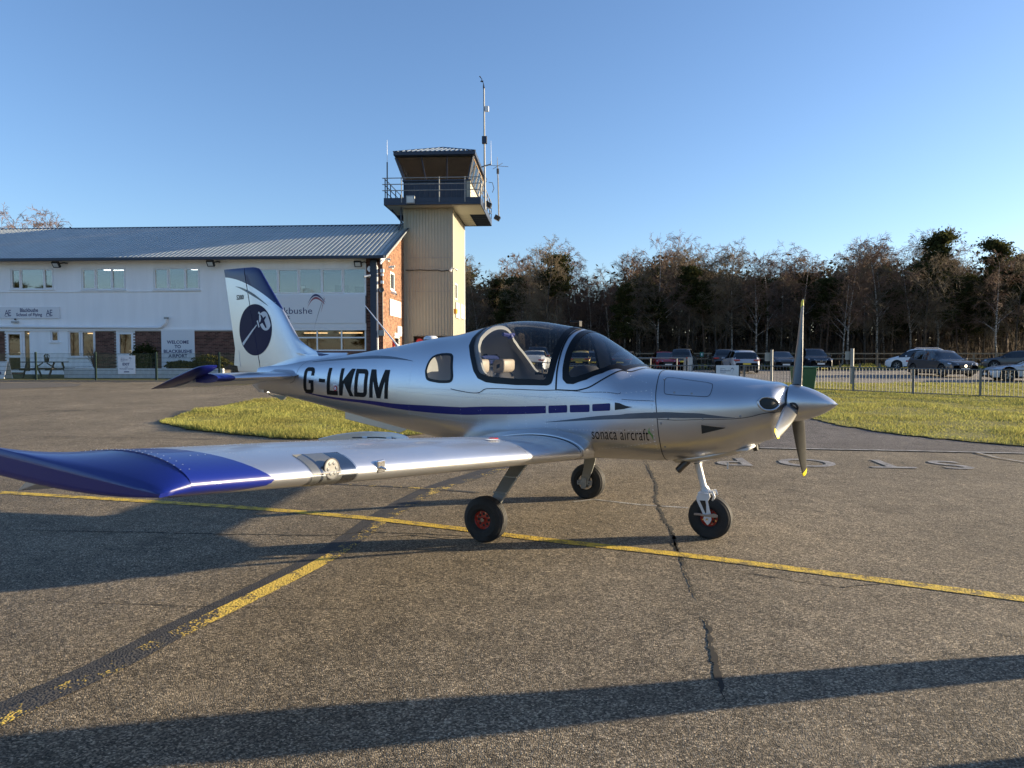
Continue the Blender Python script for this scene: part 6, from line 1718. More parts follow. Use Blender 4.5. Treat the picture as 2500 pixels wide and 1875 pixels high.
def polyf(polys, off=0.003, side=0, cut=0.03):
    """filled (x,z) polygons laid on the fuselage side"""
    bm = bmesh.new()
    for pg in polys:
        if isinstance(pg, tuple) and len(pg) == 2 and isinstance(pg[1], list) and isinstance(pg[1][0], tuple) and len(pg[1][0]) >= 3 and isinstance(pg[1][0][0], int):
            vs = [bm.verts.new((p[0], 0, p[1])) for p in pg[0]]
            for f in pg[1]:
                try: bm.faces.new([vs[i] for i in f])
                except ValueError: pass
        else:
            bm.faces.new([bm.verts.new((p[0], 0, p[1])) for p in pg])
    bmesh.ops.triangulate(bm, faces=bm.faces)
    xs = [v.co.x for v in bm.verts]; zs = [v.co.z for v in bm.verts]
    x = min(xs) + cut
    while x < max(xs): bmesh.ops.bisect_plane(bm, geom=bm.verts[:] + bm.edges[:] + bm.faces[:], plane_co=(x, 0, 0), plane_no=(1, 0, 0)); x += cut
    z = min(zs) + cut
    while z < max(zs): bmesh.ops.bisect_plane(bm, geom=bm.verts[:] + bm.edges[:] + bm.faces[:], plane_co=(0, 0, z), plane_no=(0, 0, 1)); z += cut
    mb = MB(); bm.verts.index_update()
    mb.add([fpt(v.co.x, th_of(v.co.x, v.co.z) if side == 0 else 180 - th_of(v.co.x, v.co.z), off) for v in bm.verts], [tuple(v.index for v in f.verts) for f in bm.faces]); bm.free()
    return mb

# glass outlines on the surface (x, z) or (x, th, 1)
REAR_O = q_th([(-.555, 90, 1), (-.575, 75, 1), (-.612, 1.76), (-.603, 1.682), (-.540, 1.576), (-.468, 1.443), (-.405, 1.372), (-.31, 1.338), (-.2, 1.328), (.022, 1.319), (.34, 1.321), (.375, 1.335), (.388, 1.37), (.397, 1.453), (.405, 1.6), (.408, 1.736), (.41, 75, 1), (.41, 90, 1)])
REAR_I = q_th([(-.545, 90, 1), (-.555, 75, 1), (-.580, 1.76), (-.560, 1.682), (-.500, 1.576), (-.432, 1.453), (-.379, 1.408), (-.30, 1.385), (-.19, 1.375), (.022, 1.365), (.30, 1.360), (.325, 1.368), (.338, 1.395), (.346, 1.453), (.352, 1.6), (.358, 1.736), (.36, 75, 1), (.36, 90, 1)])
WS_O = q_th([(.478, 90, 1), (.472, 75, 1), (.463, 1.725), (.460, 1.607), (.466, 1.473), (.482, 1.378), (.525, 1.340), (.588, 1.338), (.70, 1.378), (.826, 1.436), (.925, 1.475), (.985, 58, 1), (1.012, 75, 1), (1.018, 90, 1)])
WS_I = q_th([(.530, 90, 1), (.525, 75, 1), (.516, 1.725), (.510, 1.607), (.513, 1.50), (.525, 1.425), (.555, 1.388), (.60, 1.388), (.70, 1.424), (.816, 1.472), (.905, 1.510), (.955, 62, 1), (.982, 77, 1), (.988, 90, 1)])
WIN_O = [(-1.051, 1.379), (-1.072, 1.435), (-1.068, 1.49), (-1.054, 1.538), (-1.03, 1.57), (-.99, 1.588), (-.93, 1.598), (-.865, 1.601), (-.80, 1.596), (-.775, 1.58), (-.765, 1.551), (-.74, 1.46), (-.717, 1.385), (-.72, 1.352), (-.74, 1.338), (-.80, 1.333), (-.873, 1.332), (-.998, 1.346), (-1.035, 1.358)]
REAR_I = [(x + (.016 if x < -.38 else (-.012 if x > .3 else 0)), th + (.9 if th < 30 and -.4 < x < .34 else 0)) for x, th in REAR_I]
WS_I = [(x + (.012 if x < .54 else 0), th + (1.0 if .55 < x < .93 else 0)) for x, th in WS_I]
def mid2(A, B, t=0.5, n=90):
    A = resample(A, n); B = resample(B, n); return [tuple(a + (b - a) * t) for a, b in zip(A, B)]
def closed(poly): return [(p[0], p[1]) for p in poly] + [(p[0], 180 - p[1]) for p in poly[::-1]]
R_cut, W_cut = closed(mid2(REAR_O, REAR_I)), closed(mid2(WS_O, WS_I))
WINth = q_th(WIN_O)
def inp(poly, x, y):
    c = False; j = len(poly) - 1
    for i in range(len(poly)):
        xi, yi = poly[i]; xj, yj = poly[j]
        if (yi > y) != (yj > y) and x < (xj - xi) * (y - yi) / (yj - yi + 1e-12) + xi: c = not c
        j = i
    return c
def build_fuselage():
    xs = list(np.arange(-4.0, -1.2, 0.05)) + list(np.arange(-1.2, 1.1, 0.0165)) + list(np.arange(1.1, 2.2, 0.04)) + [2.2, 2.22, 2.24, 2.252, 2.262, 2.27, 2.275]
    NT = 160; rows = [[fpt0(x, -90 + 360 * k / NT) for k in range(NT)] for x in xs]
    body, glass, side = [], [], []
    for i in range(len(xs) - 1):
        x = (xs[i] + xs[i + 1]) / 2
        for k in range(NT):
            th = -90 + 360 * (k + 0.5) / NT; a = i * NT + k; b = i * NT + (k + 1) % NT; f = (a, b, b + NT, a + NT)
            thm = th if th <= 90 else 180 - th
            if inp(R_cut, x, th): glass.append(f)
            elif inp(W_cut, x, th): side.append(('w', f))
            elif inp(WINth, x, thm): side.append(('s', f))
            else: body.append(f)
    V = [p for r_ in rows for p in r_]
    def sub(F_):
        ids = sorted({q for f in F_ for q in f}); mp = {q: n for n, q in enumerate(ids)}; mb = MB(); mb.add([V[q] for q in ids], [tuple(mp[q] for q in f) for f in F_]); return mb
    mbb = sub(body)
    mbb.add([fpt0(2.275, -90 + 360 * k / 40) for k in range(40)], [tuple(range(40))])
    mbb.add([fpt0(-4.0, -90 + 360 * k / 40) for k in range(40)], [tuple(range(40))])
    fu = P('fuselage', mbb, M_sil, plane, smooth=True, angle=45)
    c = P('canopy_glass', sub(glass), M_canopy, plane, smooth=True)
    w = P('windscreen', sub([f for k, f in side if k == 'w']), M_canopy, plane, smooth=True)
    for s in (0, 1):
        sel = [f for k, f in side if k == 's' and (rows[f[0] // NT][f[0] % NT][1] < 0) == (s == 0)]
        P('side_window', sub(sel), M_canopy, plane, smooth=True)
    return fu, c, w
fuse, canopy, windscreen = build_fuselage()
P('canopy_frame', stripf(REAR_O, REAR_I, 140, 3, 0.003), M_frame, canopy)
P('windscreen_frame', stripf(WS_O, WS_I, 120, 3, 0.003), M_frame, windscreen)
# thin black rim round the small side windows
wc = WINth + [WINth[0]]
P('window_seal', linef(wc, 0.028, 0.003, True, 90), M_frame, fuse)
# hoop seam, sill lines, panel gaps
P('hoop_seam', linef(q_th([(.428, 1.288), (.418, 1.45), (.416, 1.626), (.418, 1.756), (.434, 80, 1), (.436, 90, 1)]), 0.014, 0.0035), M_frame, fuse)
P('windscreen_fairing_edge', linef(catmull(q_th([(.44, 1.286), (.584, 1.283), (.66, 1.292), (.75, 1.322), (.841, 1.382), (.91, 1.43), (.965, 1.458), (1.02, 62, 1), (1.05, 76, 1), (1.055, 90, 1)])), 0.011, 0.0032), M_frame, fuse)
P('canopy_sill_edge', linef(catmull(q_th([(-.72, 1.268), (-.667, 1.258), (-.5, 1.238), (-.40, 1.237), (-.35, 1.252), (-.309, 1.276), (-.2, 1.282), (.0, 1.282), (.29, 1.279), (.44, 1.285)])), 0.007, 0.0032), M_seam, fuse)
P('panel_gap', linef(q_th([(.30, 1.281), (.7, 1.268), (1.0, 1.262), (1.018, 1.275)]), 0.004, 0.002), M_seam, fuse)
P('panel_gap', linef(q_th([(1.03, 1.22), (1.305, 1.212)]), 0.004, 0.002), M_seam, fuse)
FW = [(1.25, 90, 1), (1.253, 1.447), (1.292, 1.368), (1.315, 1.25), (1.335, 1.12), (1.345, 1.0), (1.35, .84), (1.335, .70), (1.32, -90, 1)]
P('cowling_gap', linef(catmull(q_th(FW)), 0.007, 0.002, n=90), M_seam, fuse)
P('cowling_split', linef(catmull(q_th([(1.343, 1.064), (1.59, 1.067), (1.87, 1.081), (2.05, 1.103), (2.2, 1.139), (2.27, 1.15)])), 0.005, 0.002), M_seam, fuse)
P('oil_door', linef(catmull(q_th([(1.374, 1.301), (1.36, 1.345), (1.345, 1.39), (1.38, 1.402), (1.55, 1.383), (1.715, 1.362), (1.745, 1.34), (1.748, 1.29), (1.735, 1.262), (1.70, 1.256), (1.55, 1.262), (1.42, 1.267), (1.385, 1.275), (1.374, 1.301)]), 4), 0.0045, 0.002, n=90), M_seam, fuse)
P('tail_fairing_gap', linef(catmull(q_th([(-3.05, 1.545), (-3.13, 1.50), (-3.18, 1.44), (-3.20, 1.36), (-3.23, 1.29), (-3.31, 1.26)])), 0.004, 0.002), M_seam, fuse)
# stripes
ST_T = catmull(q_th([(-3.04, 1.158), (-2.68, 1.131), (-2.07, 1.110), (-1.517, 1.092), (-1.0, 1.094), (-.42, 1.106), (0, 1.125), (.336, 1.142)]))
ST_B = catmull(q_th([(-3.04, 1.150), (-2.69, 1.110), (-2.08, 1.078), (-1.52, 1.042), (-1.0, 1.024), (-.42, 1.030), (0, 1.053), (.336, 1.077)]))
P('blue_stripe', stripf(ST_T, ST_B, 120, 3, 0.0025), M_blue, fuse)
def rrect(c4, r=0.012):
    out = []; n = 4
    for i in range(n):
        p = Vector(c4[i]); a = (Vector(c4[i - 1]) - p).normalized(); b = (Vector(c4[(i + 1) % n]) - p).normalized()
        for t in (0, .33, .66, 1): q = p + a * r * (1 - t) ** 2 + b * r * t ** 2; out.append((q.x, q.y))
    return out
for c4 in ([(.363, 1.145), (.542, 1.156), (.543, 1.091), (.363, 1.077)], [(.568, 1.157), (.752, 1.168), (.753, 1.103), (.569, 1.092)], [(.776, 1.171), (.936, 1.184), (.938, 1.121), (.778, 1.110)]):
    for s in (0, 1): P('blue_stripe', polyf([rrect(c4)], 0.0025, s), M_blue, fuse)
P('grey_swoosh', stripf(catmull(q_th([(.338, .999), (.773, 1.064), (1.062, 1.097), (1.34, 1.121), (1.46, 1.125), (1.59, 1.123), (1.80, 1.108), (1.94, 1.096)])), catmull(q_th([(.338, .996), (.772, 1.034), (1.062, 1.055), (1.34, 1.072), (1.46, 1.078), (1.59, 1.081), (1.78, 1.086), (1.94, 1.094)])), 90, 2, 0.0025), M_stripe, fuse)
P('grey_swoosh', stripf(catmull(q_th([(-3.0, 1.517), (-2.7, 1.545), (-2.4, 1.565), (-2.02, 1.585), (-1.72, 1.581), (-1.5, 1.562), (-1.30, 1.534)])), catmull(q_th([(-3.0, 1.512), (-2.7, 1.528), (-2.38, 1.543), (-1.99, 1.556), (-1.72, 1.556), (-1.5, 1.547), (-1.30, 1.531)])), 90, 2, 0.0025), M_stripe, fuse)
# registration letters
def glyphs():
    z0, z1 = 1.150, 1.452; s = .052
    def arc(cx, cz, rx, rz, a0, a1, n=8): return [(cx + rx * math.cos(math.radians(a0 + (a1 - a0) * i / n)), cz + rz * math.sin(math.radians(a0 + (a1 - a0) * i / n))) for i in range(n + 1)]
    out = []
    def band(O, I): return [[O[i], O[i + 1], I[i + 1], I[i]] for i in range(len(O) - 1)]
    x0, x1 = -3.055, -2.868; R_ = .06; q_ = .016
    O = [(x1, z1 - .095), (x1, z1 - R_)] + arc(x1 - R_, z1 - R_, R_, R_, 0, 90) + arc(x0 + R_, z1 - R_, R_, R_, 90, 180) + arc(x0 + R_, z0 + R_, R_, R_, 180, 270) + arc(x1 - R_, z0 + R_, R_, R_, 270, 360) + [(x1, z0 + .155)]
    I = [(x1 - s, z1 - .095), (x1 - s, z1 - R_)] + arc(x1 - s - q_, z1 - R_, q_, q_, 0, 90) + arc(x0 + s + q_, z1 - R_, q_, q_, 90, 180) + arc(x0 + s + q_, z0 + R_, q_, q_, 180, 270) + arc(x1 - s - q_, z0 + R_, q_, q_, 270, 360) + [(x1 - s, z0 + .155)]
    out.append(band(O, I) + [[(x1 - s - .035, z0 + .118), (x1 - s, z0 + .118), (x1 - s, z0 + .155), (x1 - s - .035, z0 + .155)]])
    out.append([(-2.768, 1.288), (-2.660, 1.284), (-2.660, 1.325), (-2.768, 1.329)])
    x0 = -2.625; out.append([(x0, z1), (x0, z0), (x0 + .195, z0), (x0 + .195, z0 + .05), (x0 + s + .003, z0 + .05), (x0 + s + .003, z1)])
    x0 = -2.405; out.append([(x0, z1), (x0, z0), (x0 + s, z0), (x0 + s, z0 + .095), (x0 + .080, z0 + .145), (x0 + .185, z0), (x0 + .25, z0), (x0 + .112, z0 + .195), (x0 + .24, z1), (x0 + .182, z1), (x0 + s, z0 + .158), (x0 + s, z1)])
    x0, x1 = -2.145, -1.935; r_ = .06
    O = [(x0, z1), (x1 - r_, z1)] + arc(x1 - r_, z1 - r_, r_, r_, 90, 0) + arc(x1 - r_, z0 + r_, r_, r_, 0, -90) + [(x0, z0)]
    I = [(x0, z1 - .05), (x1 - r_, z1 - .05)] + arc(x1 - s - q_, z1 - r_ - .004, q_, q_, 90, 0) + arc(x1 - s - q_, z0 + r_ + .004, q_, q_, 0, -90) + [(x0, z0 + .05)]
    out.append(band(O, I) + [[(x0, z0 + .05), (x0 + s, z0 + .05), (x0 + s, z1 - .05), (x0, z1 - .05)]])
    x0, x1 = -1.895, -1.600; m = (x0 + x1) / 2
    out.append([(x0, z1), (x0, z0), (x0 + s, z0), (x0 + s, z1 - .11), (m - .028, z0), (m + .028, z0), (x1 - s, z1 - .11), (x1 - s, z0), (x1, z0), (x1, z1), (x1 - .075, z1), (m, z0 + .105), (x0 + .075, z1)])
    return out
for g in glyphs():
    # the strip falls a little towards the nose, as the photograph shows
    gs = g if isinstance(g[0], list) else [g]
    o = P('registration_letter', polyf([[(x, z - 0.010 * (x + 3.05)) for x, z in g_] for g_ in gs], 0.003, 0, 0.04), M_reg, fuse)
V_, F_t = TXT['sonaca']
P('maker_lettering', polyf([([(.765 + u * .50, .868 + v * .10 + u * .012) for u, v in V_], F_t)], 0.003, 0, 0.05), M_reg, fuse)
P('maker_emblem', polyf([[(1.262, .965), (1.275, .995), (1.272, .965), (1.30, .925), (1.298, .885), (1.285, .925), (1.262, .945)]], 0.003), pmat('emblem_green', (0.13, 0.30, 0.08), 0.4), fuse)
P('rescue_mark', polyf([[(-2.467 + .028 * math.cos(a * PI / 8), 1.222 + .030 * math.sin(a * PI / 8)) for a in range(16)]], 0.0045), M_red, fuse)
P('rescue_mark', polyf([[(-2.467 + .016 * math.cos(a * PI / 8), 1.222 + .018 * math.sin(a * PI / 8)) for a in range(16)]], 0.0055), M_signw, fuse)
P('rescue_notice', polyf([[(-2.51, 1.272), (-2.425, 1.270), (-2.425, 1.252), (-2.51, 1.254)]], 0.0045), M_signw, fuse)
# flush NACA inlets
M_hole = pmat('inlet_dark', (0.02, 0.022, 0.02), 0.6)
for pg in ([(.972, 1.196), (1.02, 1.190), (1.078, 1.169), (1.158, 1.158), (1.10, 1.145), (1.061, 1.134), (.976, 1.122)], [(1.685, 1.035), (1.76, 1.026), (1.875, 1.018), (1.872, 1.006), (1.80, .985), (1.686, .952)]):
    for s in (0, 1):
        P('side_inlet', polyf([pg], 0.0025, s), M_hole, fuse)
    P('inlet_lip', linef(q_th(pg + [pg[0]]), 0.008, 0.005), M_sil, fuse)
# rivet rows
def domes(pts, r=0.0050):
    mb = MB()
    for p, n in pts:
        n = Vector(n).normalized(); u = n.orthogonal().normalized(); w = n.cross(u); p = Vector(p)
        vs = [p + (u * math.cos(k * PI / 3) + w * math.sin(k * PI / 3)) * r for k in range(6)] + [p + n * r * 0.7]
        mb.add(vs, [(k, (k + 1) % 6, 6) for k in range(6)])
    return mb
def riv(pts, step=0.032):
    pts = q_th(pts); P3 = [fpt0(*p) for p in resample(pts, 100)]; L_ = sum(np.linalg.norm(b - a) for a, b in zip(P3[:-1], P3[1:])); out = []
    for p in resample(pts, max(2, int(L_ / step)), 0.01):
        for s in (0, 1):
            th = p[1] if s == 0 else 180 - p[1]; a = fpt(p[0], th, 0.0005); b = fpt(p[0], th, 0.01); out.append((a, b - a))
    return out
rv = []
for pts in [[(-.83, 1.262), (-.37, 1.232), (.36, 1.218), (1.31, 1.212)], [(-.60, 1.234), (-.58, .90)], [(-.385, 1.230), (-.375, .90)], [(-.36, 1.230), (-.35, .91)], [(-.06, 1.22), (-.047, .95)], [(.13, 1.216), (.138, .95)], [(.325, 1.21), (.333, .955)], [(.345, 1.21), (.353, .955)], [(.43, 1.205), (.44, .93)],
            [(.56, .94), (1.30, .972)], [(.80, .775), (1.305, .872)], [(-1.284, 1.525), (-1.277, .86)], [(-1.45, 1.265), (-.83, 1.262)], [(-3.33, 1.29), (-3.45, 1.10)], [(1.29, 1.21), (1.32, .80)], [(1.20, 1.36), (1.0, 1.44)], [(1.02, 1.273), (1.27, 1.30), (1.285, 1.23)], [(.44, 1.262), (1.0, 1.256)],
            [(-1.45, 1.225), (-.9, 1.205), (-.4, 1.195), (-.06, 1.178)], [(-1.3, 1.0), (-.60, .96), (-.40, .95)], [(-3.70, 1.38), (-3.72, 1.12)], [(-2.9, 1.03), (-1.3, .885)], [(-1.84, 1.63), (-1.86, 1.47)]]: rv += riv(pts)
P('rivet', domes(rv), M_rivet, fuse, kind='stuff')
sc = []
for p in [(1.372, 1.03), (1.385, .83), (1.43, 1.072), (1.70, 1.075), (1.98, 1.105), (1.336, 1.385), (1.46, 1.284), (1.60, 1.279)]:
    for s in (0, 1): th = th_of(*p); th = th if s == 0 else 180 - th; a = fpt(p[0], th, 0.0008); sc.append((a, fpt(p[0], th, 0.01) - a))
P('camlock', domes(sc, 0.010), M_grey, fuse)
# cheek intake beside the spinner, chin inlet, exhaust
MOUTH = catmull([(2.100, 1.225), (2.125, 1.250), (2.167, 1.256), (2.215, 1.243), (2.240, 1.205), (2.232, 1.178), (2.204, 1.158), (2.150, 1.160), (2.112, 1.190), (2.100, 1.225)], 4)
for s in (0, 1): P('intake_throat', polyf([[(x * .94 + .1302 , z * .94 + .0725) for x, z in MOUTH[:-1]]], 0.003, s, .02), M_hole, fuse)
for s in (0, 1):
    pth = [fpt(x, th_of(x, z) if s == 0 else 180 - th_of(x, z), 0.004) for x, z in MOUTH]
    P('cheek_intake', MB().tube(pth, 0.009, 8, cap=False), M_sil, fuse, smooth=True)
chin = MB(); rows = []
for x, hw, zt, zb_ in [(1.30, .10, .72, .668), (1.38, .20, .74, .640), (1.5, .23, .76, .648), (1.7, .23, .80, .690), (1.86, .20, .84, .742), (2.0, .17, .90, .798), (2.035, .13, .90, .83)]:
    rows.append([(x, hw * math.copysign(abs(math.cos(t)) ** .8, math.cos(t)), (zt + zb_) / 2 + (zt - zb_) / 2 * math.copysign(abs(math.sin(t)) ** .8, math.sin(t))) for t in np.linspace(0, 2 * PI, 33)[:-1]])
chin.grid(rows, closeu=True); chin.add(rows[-1], [tuple(range(32))])
P('chin_scoop', chin, M_sil, fuse, smooth=True, angle=50)
P('chin_inlet', MB().lathe([(0.0, 0.0), (0.075, 0.0), (0.085, -0.03)], (2.04, 0, 0.865), 'x', 20), M_hole, fuse)
P('scoop_lip', MB().tube([(1.90, -.20, .80), (1.98, -.19, .815), (2.03, -.12, .84)], [0.010, 0.022, 0.016], 8, flat=0.7), M_gearw, fuse, smooth=True)
P('exhaust_pipe', MB().tube([(1.56, -.16, .74), (1.50, -.19, .69), (1.42, -.22, .60)], 0.030, 14).tube([(1.425, -.218, .605), (1.415, -.222, .594)], 0.024, 14), M_exh, plane, smooth=True, angle=40)
P('drain', MB().tube([(1.80, -.05, .68), (1.80, -.05, .62)], 0.007, 6).tube([(1.56, .02, .66), (1.545, .02, .60)], 0.01, 6), M_gearw, plane)
P('roof_vent', MB().box(.385, -.03, 1.862, .40, .03, 1.915).box(.30, -.035, 1.905, .40, .035, 1.918), M_frame, plane, bevel=0.004)
P('gps_puck', MB().lathe([(0.0, 0.03), (0.05, 0.028), (0.075, 0.01), (0.08, -0.01)], (-1.36, 0, 1.77), 'z', 20), M_gearw, plane, smooth=True, angle=50)
P('whip_antenna', MB().tube([(-1.80, 0, 1.68), (-1.86, 0, 1.74), (-2.29, 0, 2.163)], [0.016, 0.009, 0.005], 8), M_gearw, plane, smooth=True)
P('wire_antenna_post', MB().tube([(-4.6, 0, 2.60), (-4.62, 0, 2.6)], 0.006, 6), M_gearw, plane)
# ventral strake
P('ventral_strake', MB().prism([(-2.62, .93), (-2.62, .848), (-1.81, .728), (-1.72, .765), (-1.76, .85)], .02, .03, 'y'), M_sil, plane, bevel=0.003)

# ---- spinner and propeller
HX, HZ = 2.33, 1.198; TWS = -1
sp = [(0.0, 2.655)] + [(0.152 * (1 - ((t) ** 1.62)), 2.30 + (2.655 - 2.30) * t) for t in np.linspace(0.97, 0, 24)]
sp = [(0.0, 2.650)] + [(0.152 * max(0, 1 - t ** 1.75) ** .85, 2.295 + 0.35 * t) for t in np.linspace(0.985, 0, 26)] + [(0.150, 2.285), (0.0, 2.285)]
spin = P('spinner', MB().lathe(sp, (0, 0, HZ), 'x', 48), M_sil, plane, smooth=True, angle=40)
P('hub_disc', MB().lathe([(0.0, 2.262), (0.135, 2.262), (0.135, 2.283), (0.0, 2.283)], (0, 0, HZ), 'x', 32), M_black, spin)
def blade(ang):
    """ang from up, positive towards the right wing side"""
    def rows_(ts, grow):
        rows = []
        for t in ts:
            rad = 0.09 + (0.915 - 0.09) * t; ch = 0.060 + 0.070 * math.sin(PI * min(1, t ** 0.8 * 0.72 + 0.16)) - .02 * t
            ch *= (1 - max(0, (t - 0.93) / 0.07) ** 2 * 0.55); th = 0.034 * (1 - t) ** 0.9 + 0.007; tw = math.radians(22 + 30 * (1 - t) ** 1.5); row = []
            for k in range(20):
                a = 2 * PI * k / 20; u = math.cos(a) * (ch / 2 + grow); v = math.sin(a) * (th / 2 + grow)
                row.append((u * math.sin(tw) + v * math.cos(tw), TWS * (u * math.cos(tw) - v * math.sin(tw)), rad))
            rows.append(row)
        return rows
    M_ = Matrix.Translation((HX, 0, HZ)) @ Matrix.Rotation(ang, 4, 'X')
    rw_ = rows_(np.linspace(0, 1, 30), 0); mb = MB(); mb.grid(rw_, closeu=True); mb.add(rw_[0], [tuple(range(20))]); mb.add(rw_[-1], [tuple(range(20))])
    b = P('propeller_blade', mb.xf(M_), M_blade_d, spin, smooth=True, angle=50)
    rw_ = rows_(np.linspace(.915, 1.003, 6), .0015); tp = MB(); tp.grid(rw_, closeu=True); tp.add(rw_[-1], [tuple(range(20))]); P('blade_tip', tp.xf(M_), M_ptip, spin, smooth=True, angle=50)
    mk = MB()
    for j, y in enumerate((-0.012, 0.004)): mk.box(0.02, y, 0.2, 0.0205, y + 0.005, 0.34)
    P('blade_cuff', MB().lathe([(0.040, 0.06), (0.046, 0.12), (0.044, 0.152), (0.030, 0.156)], (0, 0, 0), 'z', 20).xf(M_), M_black, spin, smooth=True, angle=40)
    return b, M_
for a in (-18.5, -138.5, 101.5): blade(math.radians(a))

# ---- wings
NACA = lambda s, t: 5 * t * (0.2969 * math.sqrt(s) - 0.1260 * s - 0.3516 * s * s + 0.2843 * s ** 3 - 0.1036 * s ** 4)
def camber(s, m=0.03, p=0.4): return m / p ** 2 * (2 * p * s - s * s) if s < p else m / (1 - p) ** 2 * (1 - 2 * p + 2 * p * s - s * s)
CH = 1.40; INC = math.radians(2.0)
def wp(y, s, up, t=0.155, le=0.72, ch=CH, zo=0.0):
    """wing surface point at span y (positive number), chord fraction s; up +1 upper, -1 lower"""
    zn = 0.762 + 0.084 * (y - 0.81) + zo; z = camber(s) * ch + up * NACA(s, t) * ch; x = s * ch
    return (le - x * math.cos(INC) + z * math.sin(INC), y, zn + z * math.cos(INC) - x * math.sin(INC))
def section(y, s1, s0=0.0, t=0.155, le=0.72, ch=CH, n=26, zo=0.0, closed=True):
    ss = [s0 + (s1 - s0) * (1 - math.cos(PI * k / n)) / 2 for k in range(n + 1)]
    up = [wp(y, s, 1, t, le, ch, zo) for s in ss]; lo = [wp(y, s, -1, t, le, ch, zo) for s in ss]
    return up[::-1] + lo[1:]
ys = [0.30, 0.45, 0.55, 0.65, 0.8, 1.0, 1.5, 2.0, 2.5, 3.0, 3.5, 4.0, 4.3, 4.42]
tipsec = [(4.50, .15, .715, 1.39, 0.002), (4.56, .135, .70, 1.35, .008), (4.61, .11, .66, 1.28, .02), (4.65, .075, .585, 1.17, .034), (4.672, .04, .50, 1.06, .045), (4.68, .008, .42, .97, .052)]
wings = []
for s in (-1, 1):
    tk = lambda y: .155 - .022 * smooth(3.2, 4.35, y)
    rows = [section(y, 0.745, t=tk(y)) for y in ys]
    mb = MB(); mb.grid(rows, closeu=True)
    mb.add(rows[-1], [tuple(range(len(rows[-1])))]); mb.v = [(p[0], s * p[1], p[2]) for p in mb.v]
    w = P('wing', mb, M_wing, plane, smooth=True, angle=40); wings.append(w)
    # tip: full sections closing down in a raked rounded end
    nS = 26; ssv = [(1 - math.cos(PI * k / nS)) / 2 for k in range(nS + 1)]
    def endrow(y, k_): 
        zu = lambda u: 1.058 + .26 * u - .065 * u * u
        zl = lambda u: 1.042 - .14 * u + .42 * u * u - .16 * u ** 3
        up_ = [(.715 - 1.46 * u, y + .25 * u, (zu(u) + zl(u)) / 2 + (zu(u) - zl(u)) / 2 * k_) for u in ssv]; lo_ = [(.715 - 1.46 * u, y + .25 * u, (zu(u) + zl(u)) / 2 - (zu(u) - zl(u)) / 2 * k_) for u in ssv]
        return up_[::-1] + lo_[1:]
    Ra, Rb = section(4.405, 1.0, t=tk(4.405)), endrow(4.545, 1.0); rows = []; nU = len(Ra) // 2
    for f in (0, .15, .3, .45, .6, .72, .84, .93, 1.0):
        row = []
        for j_, (a_, b_) in enumerate(zip(Ra, Rb)):
            u_ = ssv[nU - j_] if j_ <= nU else 0; gz_ = (1 - math.sqrt(max(0, 1 - f ** 2.6))) if j_ < nU else f; gx_ = 1 - math.sqrt(max(0, 1 - f ** 2)); row.append((a_[0] + (b_[0] - a_[0]) * gx_, a_[1] + (b_[1] - a_[1]) * f, a_[2] + (b_[2] - a_[2]) * ((1 - u_) * (.3 * gz_ + .7 * f) + u_ * f if j_ < nU else f)))
        rows.append(row)
    rows += [endrow(4.551, .88), endrow(4.553, .5)]
    mb = MB(); mb.grid(rows, closeu=True); mb.add(rows[-1], [tuple(range(len(rows[-1])))]); mb.add(rows[0], [tuple(range(len(rows[0])))]); mb.v = [(p[0], s * p[1], p[2]) for p in mb.v]
    P('wing_tip', mb, M_wing, w, smooth=True, angle=50)
    def surface(name, y0, y1, defl, s0=0.752):
        a = section(y0, 1.0, s0, n=10, t=tk(y0)); b = section(y1, 1.0, s0, n=10, t=tk(y1))
        hz = [wp(y, s0, 0) for y in (y0, y1)]
        out = []
        for row, hg in ((a, hz[0]), (b, hz[1])):
            c_, s_ = math.cos(defl), math.sin(defl); o_ = []
            for p in row:
                dx, dz = p[0] - hg[0], p[2] - hg[2]; o_.append((hg[0] + dx * c_ - dz * s_, s * p[1], hg[2] + dx * s_ + dz * c_))
            out.append(o_)
        mb = MB(); mb.grid(out, closeu=True); mb.add(out[0], [tuple(range(len(out[0])))]); mb.add(out[1], [tuple(range(len(out[1])))])
        return P(name, mb, M_wing, w, smooth=True, angle=40)
    surface('flap', 0.62, 2.33, 0.0)
    ail = surface('aileron', 2.46, 4.405, math.radians(17) * (1 if s < 0 else -0.9))
    surface('trailing_edge', 0.30, 0.61, 0.0); surface('trailing_edge', 2.335, 2.455, 0.0)
    for y in (2.62, 3.3): q_ = wp(y, 0.74, 1); P('aileron_hinge', MB().box(q_[0] - 0.03, s * y - 0.02, q_[2] - 0.0, q_[0] + 0.03, s * y + 0.02, q_[2] + 0.012), M_chrome, w)
    if s < 0:
        top_ = catmull([(-.62, .975), (-.438, 1.016), (-.25, 1.044), (-.105, 1.055), (.074, 1.058), (.188, 1.042), (.245, 1.006)], 5)
        P('aileron_gap_plate', MB().prism(top_ + [(.24, .99), (-.6, .93)], -2.40, -2.385, 'y'), M_sil, w, bevel=.003)
        P('plate_gap', MB().tube([(-.28, -2.404, 1.004), (-.05, -2.404, 1.018), (.10, -2.404, 1.019), (.235, -2.404, 1.003)], .004, 5), M_seam, w)
        for xx, zz in ((-.16, 1.014), (.06, 1.022), (.238, 1.004)): P('plate_clip', MB().box(xx - .022, -2.415, zz - .006, xx + .022, -2.402, zz + .006), M_gearw, w, bevel=.003)
    # rivets
    pts = []
